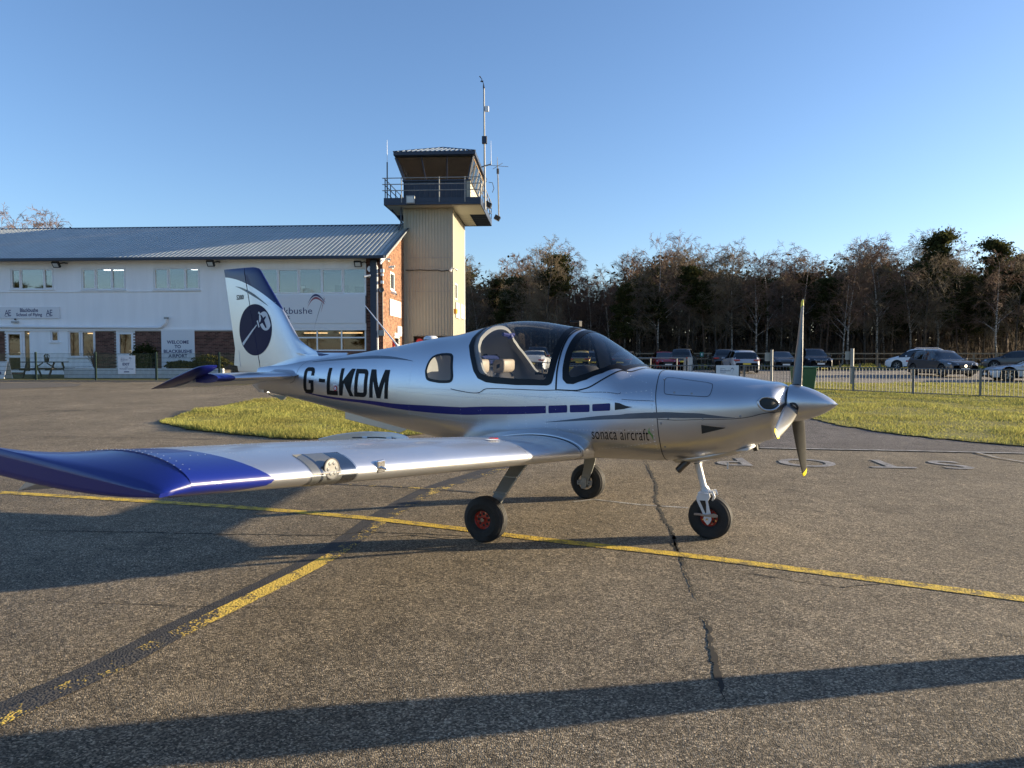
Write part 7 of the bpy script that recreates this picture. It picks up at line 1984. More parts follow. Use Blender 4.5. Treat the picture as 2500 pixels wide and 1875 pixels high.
    for sf in (0.16, 0.34, 0.355, 0.60, 0.72):
        y = 0.75
        while y < 4.3: 
            a = Vector(wp(y, sf, 1, tk(y))); b = Vector(wp(y, sf + .01, 1, tk(y))); n_ = (a - b).cross(Vector((0, 1, 0.084))); n_ = n_ if n_.z > 0 else -n_
            pts.append(((a.x, s * a.y, a.z), (n_.x, 0, n_.z))); y += 0.037
    for y0 in (0.95, 1.45, 1.95, 2.34, 2.9, 3.3, 3.75, 4.05, 4.38, 4.42):
        for k in range(22):
            sf = 0.05 + k * 0.03; a = Vector(wp(y0, sf, 1, tk(y0))); n_ = Vector((0.1, 0, 1)); pts.append(((a.x, s * (y0), a.z), n_))
    P('rivet', domes(pts, 0.0038), M_rivet, w, kind='stuff')
    # leading edge joints
    for y0 in (1.62, 4.44):
        A = [Vector(wp(y0, sf, 1)) + Vector((0, 0, .0015)) for sf in (.5, .3, .15, .06, .02, .004)] + [Vector(wp(y0, sf, -1)) + Vector((.001, 0, -.001)) for sf in (.0, .01, .04)]
        if y0 < 4: P('wing_joint', MB().grid([[(p.x, s * (p.y - .002), p.z) for p in A], [(p.x, s * (p.y + .002), p.z) for p in A]]), M_seam, w)
    # landing light in the leading edge and a stall vane
    y0, y1 = 3.45, 3.78
    def lep(y, sf, up, off):
        p = Vector(wp(y, sf, up, tk(y))); d = (p - Vector(wp(y, 0.12, 0))).normalized(); return p + d * off
    rows = []
    prof_ = [(.10, 1), (.07, 1), (.045, 1), (.025, 1), (.01, 1), (.002, 1), (.003, -1), (.015, -1), (.035, -1), (.06, -1)]
    for k in range(15):
        y = y0 + (y1 - y0) * k / 14; e_ = 1 - abs(2 * k / 14 - 1) ** 3
        rows.append([lep(y, sf * (0.72 + 0.28 * e_), u_, 0.0035) for sf, u_ in prof_])
    mb = MB(); mb.grid([[(p.x, s * p.y, p.z) for p in r_] for r_ in rows])
    P('light_cover', mb, glassmat('landing_light_cover', (0.75, 0.77, 0.8), 0.9, 0.02, 0.12) if 'landing_light_cover' not in MATS else MATS['landing_light_cover'], w, smooth=True)
    mb = MB(); mb.grid([[(p.x, s * p.y, p.z) for p in (lep(y, sf, u_, 0.0022) for sf, u_ in prof_)] for y in np.linspace(y0 + .01, y0 + .115, 6)])
    P('light_backing', mb, pmat('light_bay_dark', (0.10, 0.12, 0.16), 0.25, metal=0.9) if 'light_bay_dark' not in MATS else MATS['light_bay_dark'], w, smooth=True)
    mb = MB(); mb.grid([[(p.x, s * p.y, p.z) for p in (lep(y, sf, u_, 0.0024) for sf, u_ in prof_)] for y in np.linspace(y0 + .12, y0 + .32, 6)])
    P('light_plate', mb, M_plate, w, smooth=True)
    c = lep(y0 + .184, .008, 1, 0.004)
    P('light_divider', MB().grid([[(p.x, s * p.y, p.z) for p in (lep(y, sf, u_, 0.003) for sf, u_ in prof_)] for y in (y0 + .245, y0 + .262)]), MATS['light_bay_dark'], w)
    dn = (c - Vector(wp(y0 + .184, .10, 0))).normalized()
    MQ = Matrix.Translation((c.x, s * c.y, c.z + 0.002)) @ Vector((dn.x, 0, dn.z)).to_track_quat('Z', 'Y').to_matrix().to_4x4()
    P('lamp_ring', MB().lathe([(0.050, -0.01), (0.053, 0.004), (0.047, 0.004)], (0, 0, 0), 'z', 28).xf(MQ), M_cabin, w)
    P('lamp_reflector', MB().lathe([(0.0, 0.004), (0.03, 0.0045), (0.047, 0.003)], (0, 0, 0), 'z', 28).xf(MQ), M_lampg, w)
    for a_ in range(6): P('lamp_led', MB().lathe([(0.0, 0.008), (0.008, 0.006), (0.009, 0.003)], (0.028 * math.cos(a_ * PI / 3), 0.028 * math.sin(a_ * PI / 3), 0.001), 'z', 8).xf(MQ), M_led, w)
    c = lep(3.27, .004, 1, 0.003)
    if s < 0: P('stall_vane', MB().box(c.x - 0.02, -3.30, c.z - 0.03, c.x + 0.006, -3.24, c.z + 0.035).tube([(c.x, -3.27, c.z), (c.x + 0.04, -3.27, c.z - 0.01)], 0.008, 5), M_chrome, w, bevel=0.004)
    # walkway mark and filler cap
    p = wp(1.62, .22, 1); P('fuel_cap', MB().lathe([(0, .004), (.035, .004), (.04, 0)], (p[0], s * p[1], p[2] + .001), 'z', 20), M_red, w)
    p = wp(1.74, .17, 1); P('fuel_placard', MB().add([(p[0] - .03, s * (p[1] - .07), p[2] + .004), (p[0] + .03, s * (p[1] - .07), p[2] - .001), (p[0] + .03, s * (p[1] + .07), p[2] + .011), (p[0] - .03, s * (p[1] + .07), p[2] + .016)], [(0, 1, 2, 3)]), M_signw, w)
    # tip fence / mass balance under the aileron
    p = wp(4.0, .72, -1); P('hinge_fairing', MB().prism([(p[0] - .02, p[2] + .01), (p[0] - .26, p[2] - .02), (p[0] - .30, p[2] - .06), (p[0] - .05, p[2] - .04)], s * 4.0, s * 4.012, 'y'), M_sil, w)
# wing root fillet: swept bead where the wing meets the body
def fillet(s):
    rows = []
    N_ = 44
    for i in range(N_):
        t = i / (N_ - 1)
        if t < 0.12: sf, up = 0.10 * (1 - t / 0.12), -1
        else: sf, up = ((t - 0.12) / 0.88) ** 1.5, 1
        sfc = min(sf, 1.0); a = np.array(wp(0.625 + 0.05 * (1 - sfc), sfc, up)); 
        if sf > 1: a[0] -= (sf - 1) * CH
        b0 = fpt0(a[0] + 0.03 * (1 - sfc), th_of(a[0], min(max(a[2] + (0.050 if up > 0 else -0.0), .66), 1.05)))
        b = np.array([b0[0], -b0[1], b0[2]])
        m = np.array([(a[0] + b[0]) / 2 + (0.015 if up > 0 and sf < .1 else 0), a[1] * .45 + b[1] * .55, a[2] * .68 + b[2] * .32 + 0.0])
        row = []
        for k in range(9):
            u = k / 8; q_ = a * (1 - u) ** 2 + 2 * m * u * (1 - u) + b * u * u; row.append((q_[0], s * q_[1], q_[2] + 0.0015))
        rows.append(row)
    P('wing_root_fillet', MB().grid(rows), M_sil, plane, smooth=True)
    P('fillet_bead', MB().tube([Vector(r_[1]) + Vector((0, 0, .004)) for r_ in rows[2:40]], [0.006 + 0.012 * math.sin(PI * min(1, (i + 3) / 30)) ** .5 if i < 27 else max(.004, .012 - .0009 * (i - 27)) for i in range(38)], 10), M_sil, plane, smooth=True)
    P('fillet_edge', MB().tube([Vector(r_[0]) + Vector((0, s * .012, .001)) for r_ in rows[3:40]], 0.003, 5, cap=False), M_seam, plane)
for s in (-1, 1): fillet(s)

# ---- fin, rudder, tailplane
LEP = [(1.45, -3.30), (1.50, -3.22), (1.60, -3.05), (1.72, -3.25), (1.86, -3.385), (2.0, -3.48), (2.173, -3.610), (2.40, -3.785), (2.573, -3.925), (2.655, -3.99), (2.685, -4.03), (2.70, -4.10)]
def fin_le(z):
    if z < 1.60: return -2.62 - (z - 1.60) * (-2.2) if False else -2.60
    pts = [(1.60, -2.66), (1.615, -2.92), (1.65, -3.07), (1.70, -3.19), (1.78, -3.32), (1.86, -3.387), (2.0, -3.49), (2.173, -3.612), (2.40, -3.79), (2.573, -3.922), (2.655, -3.985), (2.688, -4.03), (2.702, -4.12)]
    for a, b in zip(pts[:-1], pts[1:]):
        if a[0] <= z <= b[0]: return a[1] + (b[1] - a[1]) * (z - a[0]) / (b[0] - a[0])
    return -4.12
def fin_te(z): return -4.43 - (z - 1.39) * 0.185 if z > 1.2 else -4.43 + (1.2 - z) * 4.0
def hinge(z): return -3.95 - (z - 1.394) * 0.235
def fin_t(x, z):
    """half thickness"""
    le, te = fin_le(z), fin_te(z); ls = min(le, -3.387 + (1.86 - z) * 0.66) if z < 1.86 else le; c = ls - te; s = (ls - x) / c
    d = 0.020 * math.sqrt(max(0.0, min(1.0, (le - x) / 0.5)))
    return max(d, NACA(min(max(s, 0), 1), 0.105) * c)
zs = [1.30, 1.40, 1.50, 1.58, 1.601, 1.612, 1.625, 1.65, 1.68, 1.72, 1.78, 1.86, 1.95, 2.05, 2.173, 2.3, 2.42, 2.52, 2.60, 2.655, 2.68, 2.695, 2.702]
def finrow(z, s0f, s1f, xa=None, xb=None, n=24):
    le, te = (xa if xa is not None else fin_le(z)), (xb if xb is not None else fin_te(z)); k_ = 1.0 if z < 2.66 else math.sqrt(max(0.03, (2.705 - z) / 0.045))
    ss = [(1 - math.cos(PI * i / n)) / 2 for i in range(n + 1)]; xs_ = [le + (te - le) * s for s in ss]
    R_ = [(x, -fin_t(x, z) * k_, z) for x in xs_]; L_ = [(x, fin_t(x, z) * k_, z) for x in xs_]
    return R_[::-1] + L_[1:]
mb = MB(); mb.grid([finrow(z, 0, 1, None, hinge(z)) for z in zs], closeu=True); mb.add(finrow(zs[-1], 0, 1, None, hinge(zs[-1])), [tuple(range(49))])
fin = P('fin', mb, M_fin, plane, smooth=True, angle=50)
zr = [1.125, 1.16, 1.2, 1.3, 1.385, 1.394, 1.5, 1.7, 1.9, 2.1, 2.3, 2.5, 2.60, 2.655, 2.68, 2.695, 2.702]
def rudrow(z):
    xa = hinge(z) - 0.006; xb = fin_te(z) if z > 1.39 else -4.43 + (1.39 - z) * 1.45; xb = min(xb, xa - 0.02)
    k_ = 1.0 if z < 2.66 else math.sqrt(max(0.03, (2.705 - z) / 0.045)); n = 12; t0 = max(fin_t(hinge(z), max(z, 1.40)), 0.02)
    xs_ = [xa + (xb - xa) * i / n for i in range(n + 1)]; th_ = [t0 * k_ * (1 - i / n) + 0.003 for i in range(n + 1)]
    return [(x, -t, z) for x, t in zip(xs_, th_)][::-1] + [(x, t, z) for x, t in zip(xs_, th_)]
mb = MB(); rws = [rudrow(z) for z in zr]; mb.grid(rws, closeu=True); mb.add(rws[0], [tuple(range(26))]); mb.add(rws[-1], [tuple(range(26))])
rud = P('rudder', mb, M_fin, plane, smooth=True, angle=40)
P('trim_tab', MB().prism([(-4.40, 1.66), (-4.47, 1.663), (-4.492, 1.464), (-4.375, 1.445)], -.014, -.010, 'y'), M_sil, rud)
P('hinge_gap', MB().grid([[(hinge(z) - .002, -fin_t(hinge(z), z) - .002, z) for z in zs[2:-3]], [(hinge(z) + .003, -fin_t(hinge(z) , z) - .002, z) for z in zs[2:-3]]]), M_seam, fin)
def fy(x, z, off):
    if x < hinge(z): t0 = max(fin_t(hinge(z), max(z, 1.40)), 0.02); f = (hinge(z) - x) / (hinge(z) - fin_te(z)); return -(t0 * (1 - f) + 0.003) - off
    return -fin_t(x, z) - off
def polyfin(pg, off, faces=None):
    bm = bmesh.new(); vs = [bm.verts.new((p[0], 0, p[1])) for p in pg]
    if faces:
        for f in faces:
            try: bm.faces.new([vs[i] for i in f])
            except ValueError: pass
    else: bm.faces.new(vs)
    bmesh.ops.triangulate(bm, faces=bm.faces)
    for ax_, no in (('x', (1, 0, 0)), ('z', (0, 0, 1))):
        vals = [getattr(v.co, ax_) for v in bm.verts]; q_ = min(vals) + .03
        while q_ < max(vals): bmesh.ops.bisect_plane(bm, geom=bm.verts[:] + bm.edges[:] + bm.faces[:], plane_co=(q_ if ax_ == 'x' else 0, 0, q_ if ax_ == 'z' else 0), plane_no=no); q_ += .03
    bm.verts.index_update(); mb = MB(); mb.add([(v.co.x, fy(v.co.x, v.co.z, off), v.co.z) for v in bm.verts], [tuple(v.index for v in f.verts) for f in bm.faces]); bm.free(); return mb
M_embl = pmat('emblem_dark_blue', (0.012, 0.010, 0.05), 0.5, spec=0.2)
P('emblem_disc', polyfin([(-4.055 + .318 * math.cos(a * PI / 32), 1.910 + .322 * math.sin(a * PI / 32)) for a in range(64)], .003), M_embl, fin)
mw = pmat('emblem_white', (0.62, 0.64, 0.68), 0.35)
inner = catmull([(-3.965, 2.085), (-3.93, 2.118), (-3.87, 2.135), (-3.82, 2.11), (-3.789, 2.05), (-3.762, 1.99), (-3.757, 1.955), (-3.785, 1.915), (-3.83, 1.898), (-3.89, 1.91), (-3.94, 1.96), (-3.965, 2.02)], 3)
P('emblem_sun', polyfin(inner, .0045), mw, fin)
P('emblem_plane', polyfin([(-3.945, 2.10), (-3.91, 2.085), (-3.885, 2.055), (-3.845, 2.078), (-3.838, 2.058), (-3.868, 2.025), (-3.822, 1.935), (-3.842, 1.928), (-3.903, 1.995), (-3.955, 1.968), (-3.963, 1.99), (-3.915, 2.032)], .006), M_embl, fin)
P('emblem_tail', polyfin([(-3.985, 2.118), (-3.965, 2.138), (-3.93, 2.105), (-3.945, 2.09)], .006), mw, fin)
P('emblem_tail', polyfin([(-4.01, 2.02), (-3.985, 2.03), (-3.955, 1.945), (-3.975, 1.935)], .006), mw, fin)
P('emblem_ray', polyfin([(-4.315, 1.745), (-4.290, 1.715), (-4.005, 1.965), (-4.015, 1.975)], .006), mw, fin)
V_, F_t = TXT['s200']
P('type_lettering', polyfin([(-4.415 + u * .150, 2.300 + v * .060) for u, v in V_], .003, F_t), M_reg, rud)
A_ = catmull([(-4.433, 2.474), (-4.30, 2.450), (-4.139, 2.393), (-3.99, 2.318), (-3.81, 2.205)], 8); B_ = catmull([(-4.433, 2.472), (-4.33, 2.437), (-4.20, 2.385), (-4.02, 2.305), (-3.81, 2.202)], 8)
mb = MB(); mb.grid([[(x, fy(x, z, .003), z) for x, z in A_], [(x, fy(x, z, .003), z) for x, z in B_]]); P('grey_swoosh', mb, M_stripe, fin)
pts = [((x, fy(x, z, .0005), z), (0, -1, 0)) for x0, z0, x1, z1 in [(-3.813, 2.255, -3.41, 1.60), (-4.36, 1.93, -3.45, 1.905), (-4.0, 2.23, -3.70, 2.24), (-3.985, 1.45, -4.20, 2.40), (-4.015, 1.45, -4.23, 2.40)] for k in range(26) for x, z in [(x0 + (x1 - x0) * k / 25, z0 + (z1 - z0) * k / 25)]]
P('rivet', domes(pts, .0034), M_rivet, fin, kind='stuff')
# dorsal fairing blending the fin into the rear fuselage
rows = []
for i in range(26):
    t = i / 25; x = -2.55 - 1.40 * t
    zc = 1.62 if t < .42 else 1.62 - .21 * (t - .42) / .58; wtop = 0.012 + 0.052 * min(1, t * 1.5)
    th0 = 50 - 16 * t
    a = fpt0(x, th0); b = np.array([x, -max(fin_t(x, zc), 0.004) - .001, max(zc, (fpt0(x, 90)[2] + .002) if t < .42 else 0)]); m = np.array([x, b[1] * .82 + a[1] * .18, a[2] + 0.012])
    rows.append([a * (1 - u) ** 2 + 2 * m * u * (1 - u) + b * u * u for u in np.linspace(0, 1, 10)])
for s in (1, -1): P('dorsal_fairing', MB().grid([[(p[0], s * p[1], p[2] + .001) for p in r_] for r_ in rows]), M_sil, plane, smooth=True)
# tailplane and elevator
def tsec(y, x0, x1, t, z, n=14, rot=0.0, hx=-3.66):
    ss = [(1 - math.cos(PI * i / n)) / 2 for i in range(n + 1)]; c = x0 - x1
    U = [(x0 - s * c, NACA(s, t) * c) for s in ss]; r_ = U[::-1] + [(x, -q_) for x, q_ in U[1:]]; out = []
    for x, dz in r_:
        dx = x - hx; out.append((hx + dx * math.cos(rot) - dz * math.sin(rot), y, z + dx * math.sin(rot) + dz * math.cos(rot)))
    return out
ZT = 1.345
for s in (-1, 1):
    rows = [tsec(s * y, -3.22 if y < 1.0 else -3.22 - 0.0 * y, -3.98, .135, ZT) for y in (0.06, .3, .6, .9, 1.12, 1.20, 1.24)]
    # cut behind the hinge by clamping
    rows = [[(max(p[0], -3.64), p[1], p[2]) for p in r_] for r_ in rows]
    mb = MB(); mb.grid(rows, closeu=True); mb.add(rows[-1], [tuple(range(len(rows[-1])))])
    tp_ = P('tailplane', mb, M_tail, plane, smooth=True, angle=40)
    rot = math.radians(17)
    rows = [tsec(s * y, -3.62, -4.07, .16, ZT, rot=rot) for y in (0.14, .5, .9, 1.24)]
    mb = MB(); mb.grid(rows, closeu=True); mb.add(rows[0], [tuple(range(len(rows[0])))]); mb.add(rows[-1], [tuple(range(len(rows[-1])))])
    el = P('elevator', mb, M_tail, plane, smooth=True, angle=40)
    hr = [tsec(s * y, xf_, -4.07 - .01, .085 * q_, ZT, rot=rot) for y, xf_, q_ in ((1.25, -3.20, 1), (1.33, -3.20, 1.0), (1.40, -3.215, .85), (1.44, -3.26, .5), (1.455, -3.32, .12))]
    mb = MB(); mb.grid(hr, closeu=True); mb.add(hr[0], [tuple(range(len(hr[0])))]); mb.add(hr[-1], [tuple(range(len(hr[-1])))])
    P('elevator_horn', mb, M_blue, el, smooth=True, angle=50)
    rows = []
    for i in range(20):
        t = i / 19; x = -3.14 - .52 * t; sx_ = min(max((-3.22 - x) / .76, 0), 1); top = ZT + NACA(sx_, .135) * .76; a = np.array([x if x < -3.2 else -3.2, -.23, top + .001]); b = fpt0(x + .02, th_of(x + .02, ZT + .075)); m = np.array([x, (a[1] + b[1]) / 2 * .8, a[2] + .004])
        rows.append([a * (1 - u) ** 2 + 2 * m * u * (1 - u) + b * u * u for u in np.linspace(0, 1, 7)])
    P('tailplane_fillet', MB().grid([[(p[0], -s * p[1] if s > 0 else p[1], p[2]) for p in r_] for r_ in rows]), M_sil, plane, smooth=True)
P('tail_tiedown', MB().tube([(-3.93, 0, 1.13), (-3.80, 0, 1.085), (-3.62, 0, 1.07)], 0.008, 6).prism([(-3.78, 1.10), (-3.66, 1.04), (-3.60, 1.045), (-3.55, 1.09)], -.01, .01, 'y'), M_gearg, plane)

# ---- cabin
P('cabin_floor', MB().box(-.6, -.40, .80, 1.0, .40, .84), M_cabin, plane)
P('rear_bulkhead', MB().add([fpt0(-1.15, -90 + 9 * k) * np.array([1, .97, 1]) for k in range(40)], [tuple(range(40))]), M_liner, plane)
# padded glare shield under the windscreen
rows = []
for i in range(12):
    t = i / 11; x = .40 + .66 * t; zt_, _, w_, zm_, _, _ = prm(x); z_ = 1.43 + .03 * math.sin(PI * t); z_ = min(z_, zt_ - .02); hw = w_ * .80 if x < .95 else w_ * .6
    rows.append([(x, hw * u, z_ - .17 * abs(u) ** 3) for u in np.linspace(-1, 1, 17)])
mb = MB(); mb.grid(rows); mb.grid([[(.40, p[1], p[2]) for p in rows[0]], [(.44, p[1], .95) for p in rows[0]]])
dash = P('instrument_panel', mb, M_cabin, plane, smooth=True, angle=50)
for y in (-.28, 0.0, .28): P('display_screen', MB().box(.392, y - .11, 1.18, .398, y + .11, 1.33), M_black, dash)
P('panel_hood', MB().lathe([(0.0, .06), (.10, .05), (.15, 0.0), (.16, -.06)], (.55, -.22, 1.44), 'z', 20), M_cabin, dash, smooth=True)
for y in (-.26, .26):
    seat = P('seat', MB().box(-.48, y - .21, .84, .02, y + .21, 1.0), M_seatd, plane, bevel=.05)
    bk = MB(); rows = []
    for x0, z0, hw, th_ in [(-.42, .96, .20, .05), (-.50, 1.12, .215, .06), (-.56, 1.28, .21, .055), (-.60, 1.38, .16, .045), (-.61, 1.42, .10, .03)]:
        rows.append([(x0 + th_ * math.copysign(abs(math.sin(a)) ** .6, math.sin(a)), y + hw * math.copysign(abs(math.cos(a)) ** .6, math.cos(a)), z0) for a in np.linspace(0, 2 * PI, 25)[:-1]])
    bk.grid(rows, closeu=True); bk.add(rows[-1], [tuple(range(24))]); P('backrest', bk, M_seatd, seat, smooth=True)
    for d_ in (-.09, 0, .09): P('piping', MB().tube([(-.36 , y + d_, 1.0), (-.43, y + d_, 1.14), (-.497, y + d_, 1.30)], .014, 6), M_seatm, seat, smooth=True)
    hr_ = MB(); rows = []
    for u, sc_ in ((-1, .3), (-.99, .75), (-.93, .95), (-.8, 1), (0, 1), (.8, 1), (.93, .95), (.99, .75), (1, .3)): rows.append([(-.60 + .07 * sc_ * math.copysign(abs(math.cos(a)) ** .5, math.cos(a)), y + .125 * u, 1.478 + .072 * sc_ * math.copysign(abs(math.sin(a)) ** .5, math.sin(a)) + .012 * math.cos(a)) for a in np.linspace(0, 2 * PI, 21)[:-1]])
    hr_.grid(rows, closeu=True); P('headrest', hr_, M_seatm, seat, smooth=True)
# light roll hoop just inside the back edge of the canopy
def hoop():
    bk = [p for p in REAR_I if p[0] < -.35]; ths = [p[1] for p in bk][::-1]; xb_ = [p[0] for p in bk][::-1]; rows = [[], [], [], []]
    for th in np.linspace(ths[0], 180 - ths[0], 60):
        t_ = th if th <= 90 else 180 - th; xx = float(np.interp(t_, ths, xb_))
        for k_, (dx, of) in enumerate(((-.02, -.012), (.045, -.012), (.045, -.05), (-.02, -.05))): rows[k_].append(fpt(xx + dx, th, of))
    mb = MB(); mb.grid(rows + [rows[0]]); return mb
P('roll_hoop', hoop(), M_liner, plane, smooth=True, angle=50)
P('rear_view_mirror', MB().lathe([(0, 0), (.03, .004), (.035, .012), (0, .02)], (0, 0, 0), 'x', 16).xf(Matrix.Translation((.30, -.02, 1.74)) @ Matrix.Diagonal((1, 2.2, 1, 1))), M_liner, plane)
P('headset_hook', MB().tube([(-.40, -.10, 1.80), (-.38, -.02, 1.79), (-.37, .06, 1.80)], .02, 6).tube([(-.38, .0, 1.79), (-.37, .0, 1.76)], .03, 6), pmat('headset_blue', (.03, .04, .2), .5), plane)
P('seat_belt', MB().tube([(-.20, -.40, 1.02), (-.28, -.36, 1.25), (-.5, -.30, 1.38)], .012, 4, flat=2.5), M_cabin, plane)

# ---- undercarriage
def tyre(parent, c, R0, w, name='tyre'):
    x, y, z = c; rr = R0
    pr_ = [(rr * .40, -w * .36), (rr * .52, -w * .50), (rr * .72, -w * .53), (rr * .90, -w * .42), (rr * .965, -w * .30)]
    top = []
    for k, u in enumerate(np.linspace(-.28, .28, 29)):
        g = 0.006 if k in (7, 14, 21) else 0.0
        top.append((rr * (1 - .32 * abs(u) ** 2.4) - g, u * w))
    pr_ = pr_ + top + [(r_, -h_) for r_, h_ in pr_[::-1]]
    mb = MB().lathe(pr_, (x, y, z), 'y', 56)
    # flattened where it stands
    zb_ = z - R0 * 0.965
    mb.v = [(p[0], p[1] + (p[1] - y) * (0.25 if p[2] < zb_ + .03 else 0), max(p[2], zb_)) for p in mb.v]
    return P(name, mb, M_rubber, parent, smooth=True, angle=28)
def wheel(c, R0, w, out):
    x, y, z = c
    wh = tyre(plane, c, R0, w, 'wheel')
    rim = MB().lathe([(R0 * .43, -w * .34), (R0 * .44, w * .34 * 1)], c, 'y', 36)
    rim.lathe([(R0 * .445, w * .36), (R0 * .42, w * .37), (R0 * .38, w * .30), (R0 * .36, w * .20), (R0 * .14, w * .22), (R0 * .13, w * .34), (0, w * .34)], c, 'y', 36)
    rim.lathe([(R0 * .445, -w * .36), (R0 * .42, -w * .37), (R0 * .38, -w * .30), (R0 * .36, -w * .20), (0, -w * .22)], c, 'y', 36)
    P('rim', rim, M_wheelred, wh, smooth=True, angle=30)
    
    for q_ in range(8):
        a = 2 * PI * q_ / 8
        for so in (-1, 1):
            hl = MB(); b_ = MB()
            yy = y + so * (w * .212 if so > 0 else w * .208)
            hl.lathe([(0, so * .0), (R0 * .062, 0), (R0 * .062, -so * .004)], (x + R0 * .25 * math.cos(a), yy + so * .002, z + R0 * .25 * math.sin(a)), 'y', 10)
            a2 = a + PI / 8; b_.lathe([(0, so * .008), (R0 * .028, so * .008), (R0 * .028, -so * .004)], (x + R0 * .33 * math.cos(a2), yy, z + R0 * .33 * math.sin(a2)), 'y', 6)
            P('lightening_hole', hl, M_black, wh); P('wheel_bolt', b_, M_chrome, wh)
    P('hub_cap', MB().lathe([(0, out * w * .40), (R0 * .09, out * w * .40), (R0 * .11, out * w * .33)], c, 'y', 12), M_chrome, wh)
    return wh
RW = 0.196
for s in (-1, 1):
    wc_ = (0.005, s * 1.075, RW * .965 + .0); wheel(wc_, RW, .145, s)
    # leaf spring leg
    path = [(.17, s * .42, .735), (.165, s * .60, .70), (.155, s * .76, .615), (.11, s * .90, .47), (.055, s * .965, .34), (.015, s * .985, .24), (.005, s * .985, .17)]
    wd = [.075, .075, .072, .062, .052, .045, .042]; rows = []
    for i, (p, ww) in enumerate(zip(path, wd)):
        a = Vector(path[max(i - 1, 0)]); b = Vector(path[min(i + 1, len(path) - 1)]); d = (b - a).normalized(); u = Vector((1, 0, 0)); n_ = d.cross(u).normalized(); u = n_.cross(d).normalized()
        P0 = Vector(p); rows.append([P0 + u * ww * cu + n_ * .011 * cv for cu, cv in ((-1, -.4), (-.93, -1), (.93, -1), (1, -.4), (1, .4), (.93, 1), (-.93, 1), (-1, .4))])
    mb = MB(); mb.grid(rows, closeu=True); leg = P('main_leg', mb, M_gearg, plane, smooth=True, angle=40)
    P('brake_line', MB().tube([Vector(p) + Vector((-w_ * 1.05, 0, 0)) for p, w_ in zip(path[1:], wd[1:])], .006, 5), M_black, leg)
    for z_, x_, y_ in ((.53, .13, .855), (.40, .075, .945)): P('leg_band', MB().box(x_ - .062, s * y_ - .018, z_ - .006, x_ + .062, s * y_ + .018, z_ + .006).xf(Matrix.Identity(4)), M_grey, leg)
    P('brake_caliper', MB().box(-.085, s * .995 - .02, .155, .085, s * .995 + .012, .205).box(-.03, s * .99 - .035, .12, .03, s * .99 - .015, .24), M_galv, leg, bevel=.006)
    P('brake_disc', MB().lathe([(.03, s * 1.005), (.085, s * 1.005), (.085, s * 1.010), (.03, s * 1.010)], (.005, 0, wc_[2]), 'y', 28, close=True), M_chrome, leg)
    for bx in (-.06, -.02, .02, .06): P('caliper_bolt', MB().lathe([(0, 0), (.008, 0), (.008, .01)], (bx, s * .975, .18), 'y', 6), M_black, leg)
# nose leg
RN = 0.188; nc = (1.645, 0, RN * .965)
wheel(nc, RN, .125, -1)
nl = P('nose_leg', MB().tube([(1.515, 0, .72), (1.53, 0, .64), (1.585, 0, .44), (1.60, 0, .385)], [.030, .030, .028, .028], 18), M_gearw, plane, smooth=True, angle=40)
P('leg_collar', MB().tube([(1.520, 0, .695), (1.531, 0, .645)], .036, 18), M_black, nl, smooth=True, angle=40)
P('leg_collar', MB().tube([(1.590, 0, .44), (1.602, 0, .395)], [.034, .046], 18), M_gearw, nl, smooth=True, angle=40)
for s in (-1, 1):
    y0, y1 = s * .082, s * .094
    P('fork_blade', MB().prism([(1.555, .385), (1.66, .40), (1.665, .37), (1.645, .33), (1.672, .22), (1.668, .15), (1.645, .125), (1.622, .15), (1.612, .20), (1.548, .33), (1.545, .36)], y0, y1, 'y'), M_gearw, nl, bevel=.004)
    P('fork_slot', MB().prism([(1.575, .335), (1.625, .338), (1.632, .30), (1.634, .235), (1.628, .225)], y1 - s * .001, y1 + s * .0008, 'y'), M_black, nl)
    P('axle_plate', MB().lathe([(0, y1 + s * .006), (.034, y1 + s * .006), (.034, y1)], (nc[0], 0, nc[2]), 'y', 20), M_gearw, nl)
    P('tow_bar_lug', MB().prism([(1.53, .222), (1.58, .226), (1.63, .218), (1.70, .236), (1.735, .226), (1.735, .206), (1.70, .200), (1.63, .200), (1.58, .206), (1.53, .204)], y1 + s * .0085, y1 + s * .0135, 'y'), pmat('lug_steel', (.35, .30, .27), .4, metal=.6) if 'lug_steel' not in MATS else MATS['lug_steel'], nl, bevel=.002)
    P('axle_nut', MB().lathe([(0, y1 + s * .022), (.012, y1 + s * .022), (.012, y1)], (nc[0], 0, nc[2]), 'y', 6), M_chrome, nl)
P('fork_crown', MB().box(1.555, -.094, .375, 1.645, .094, .405).prism([(1.56, .405), (1.64, .405), (1.615, .45), (1.585, .45)], -.035, .035, 'y'), M_gearw, nl, bevel=.008)
P('fork_stop', MB().tube([(1.64, -.05, .40), (1.675, -.05, .41), (1.69, -.05, .37), (1.675, -.05, .335)], .011, 8).tube([(1.64, .05, .40), (1.675, .05, .41), (1.69, .05, .37)], .011, 8), M_gearw, nl, smooth=True)

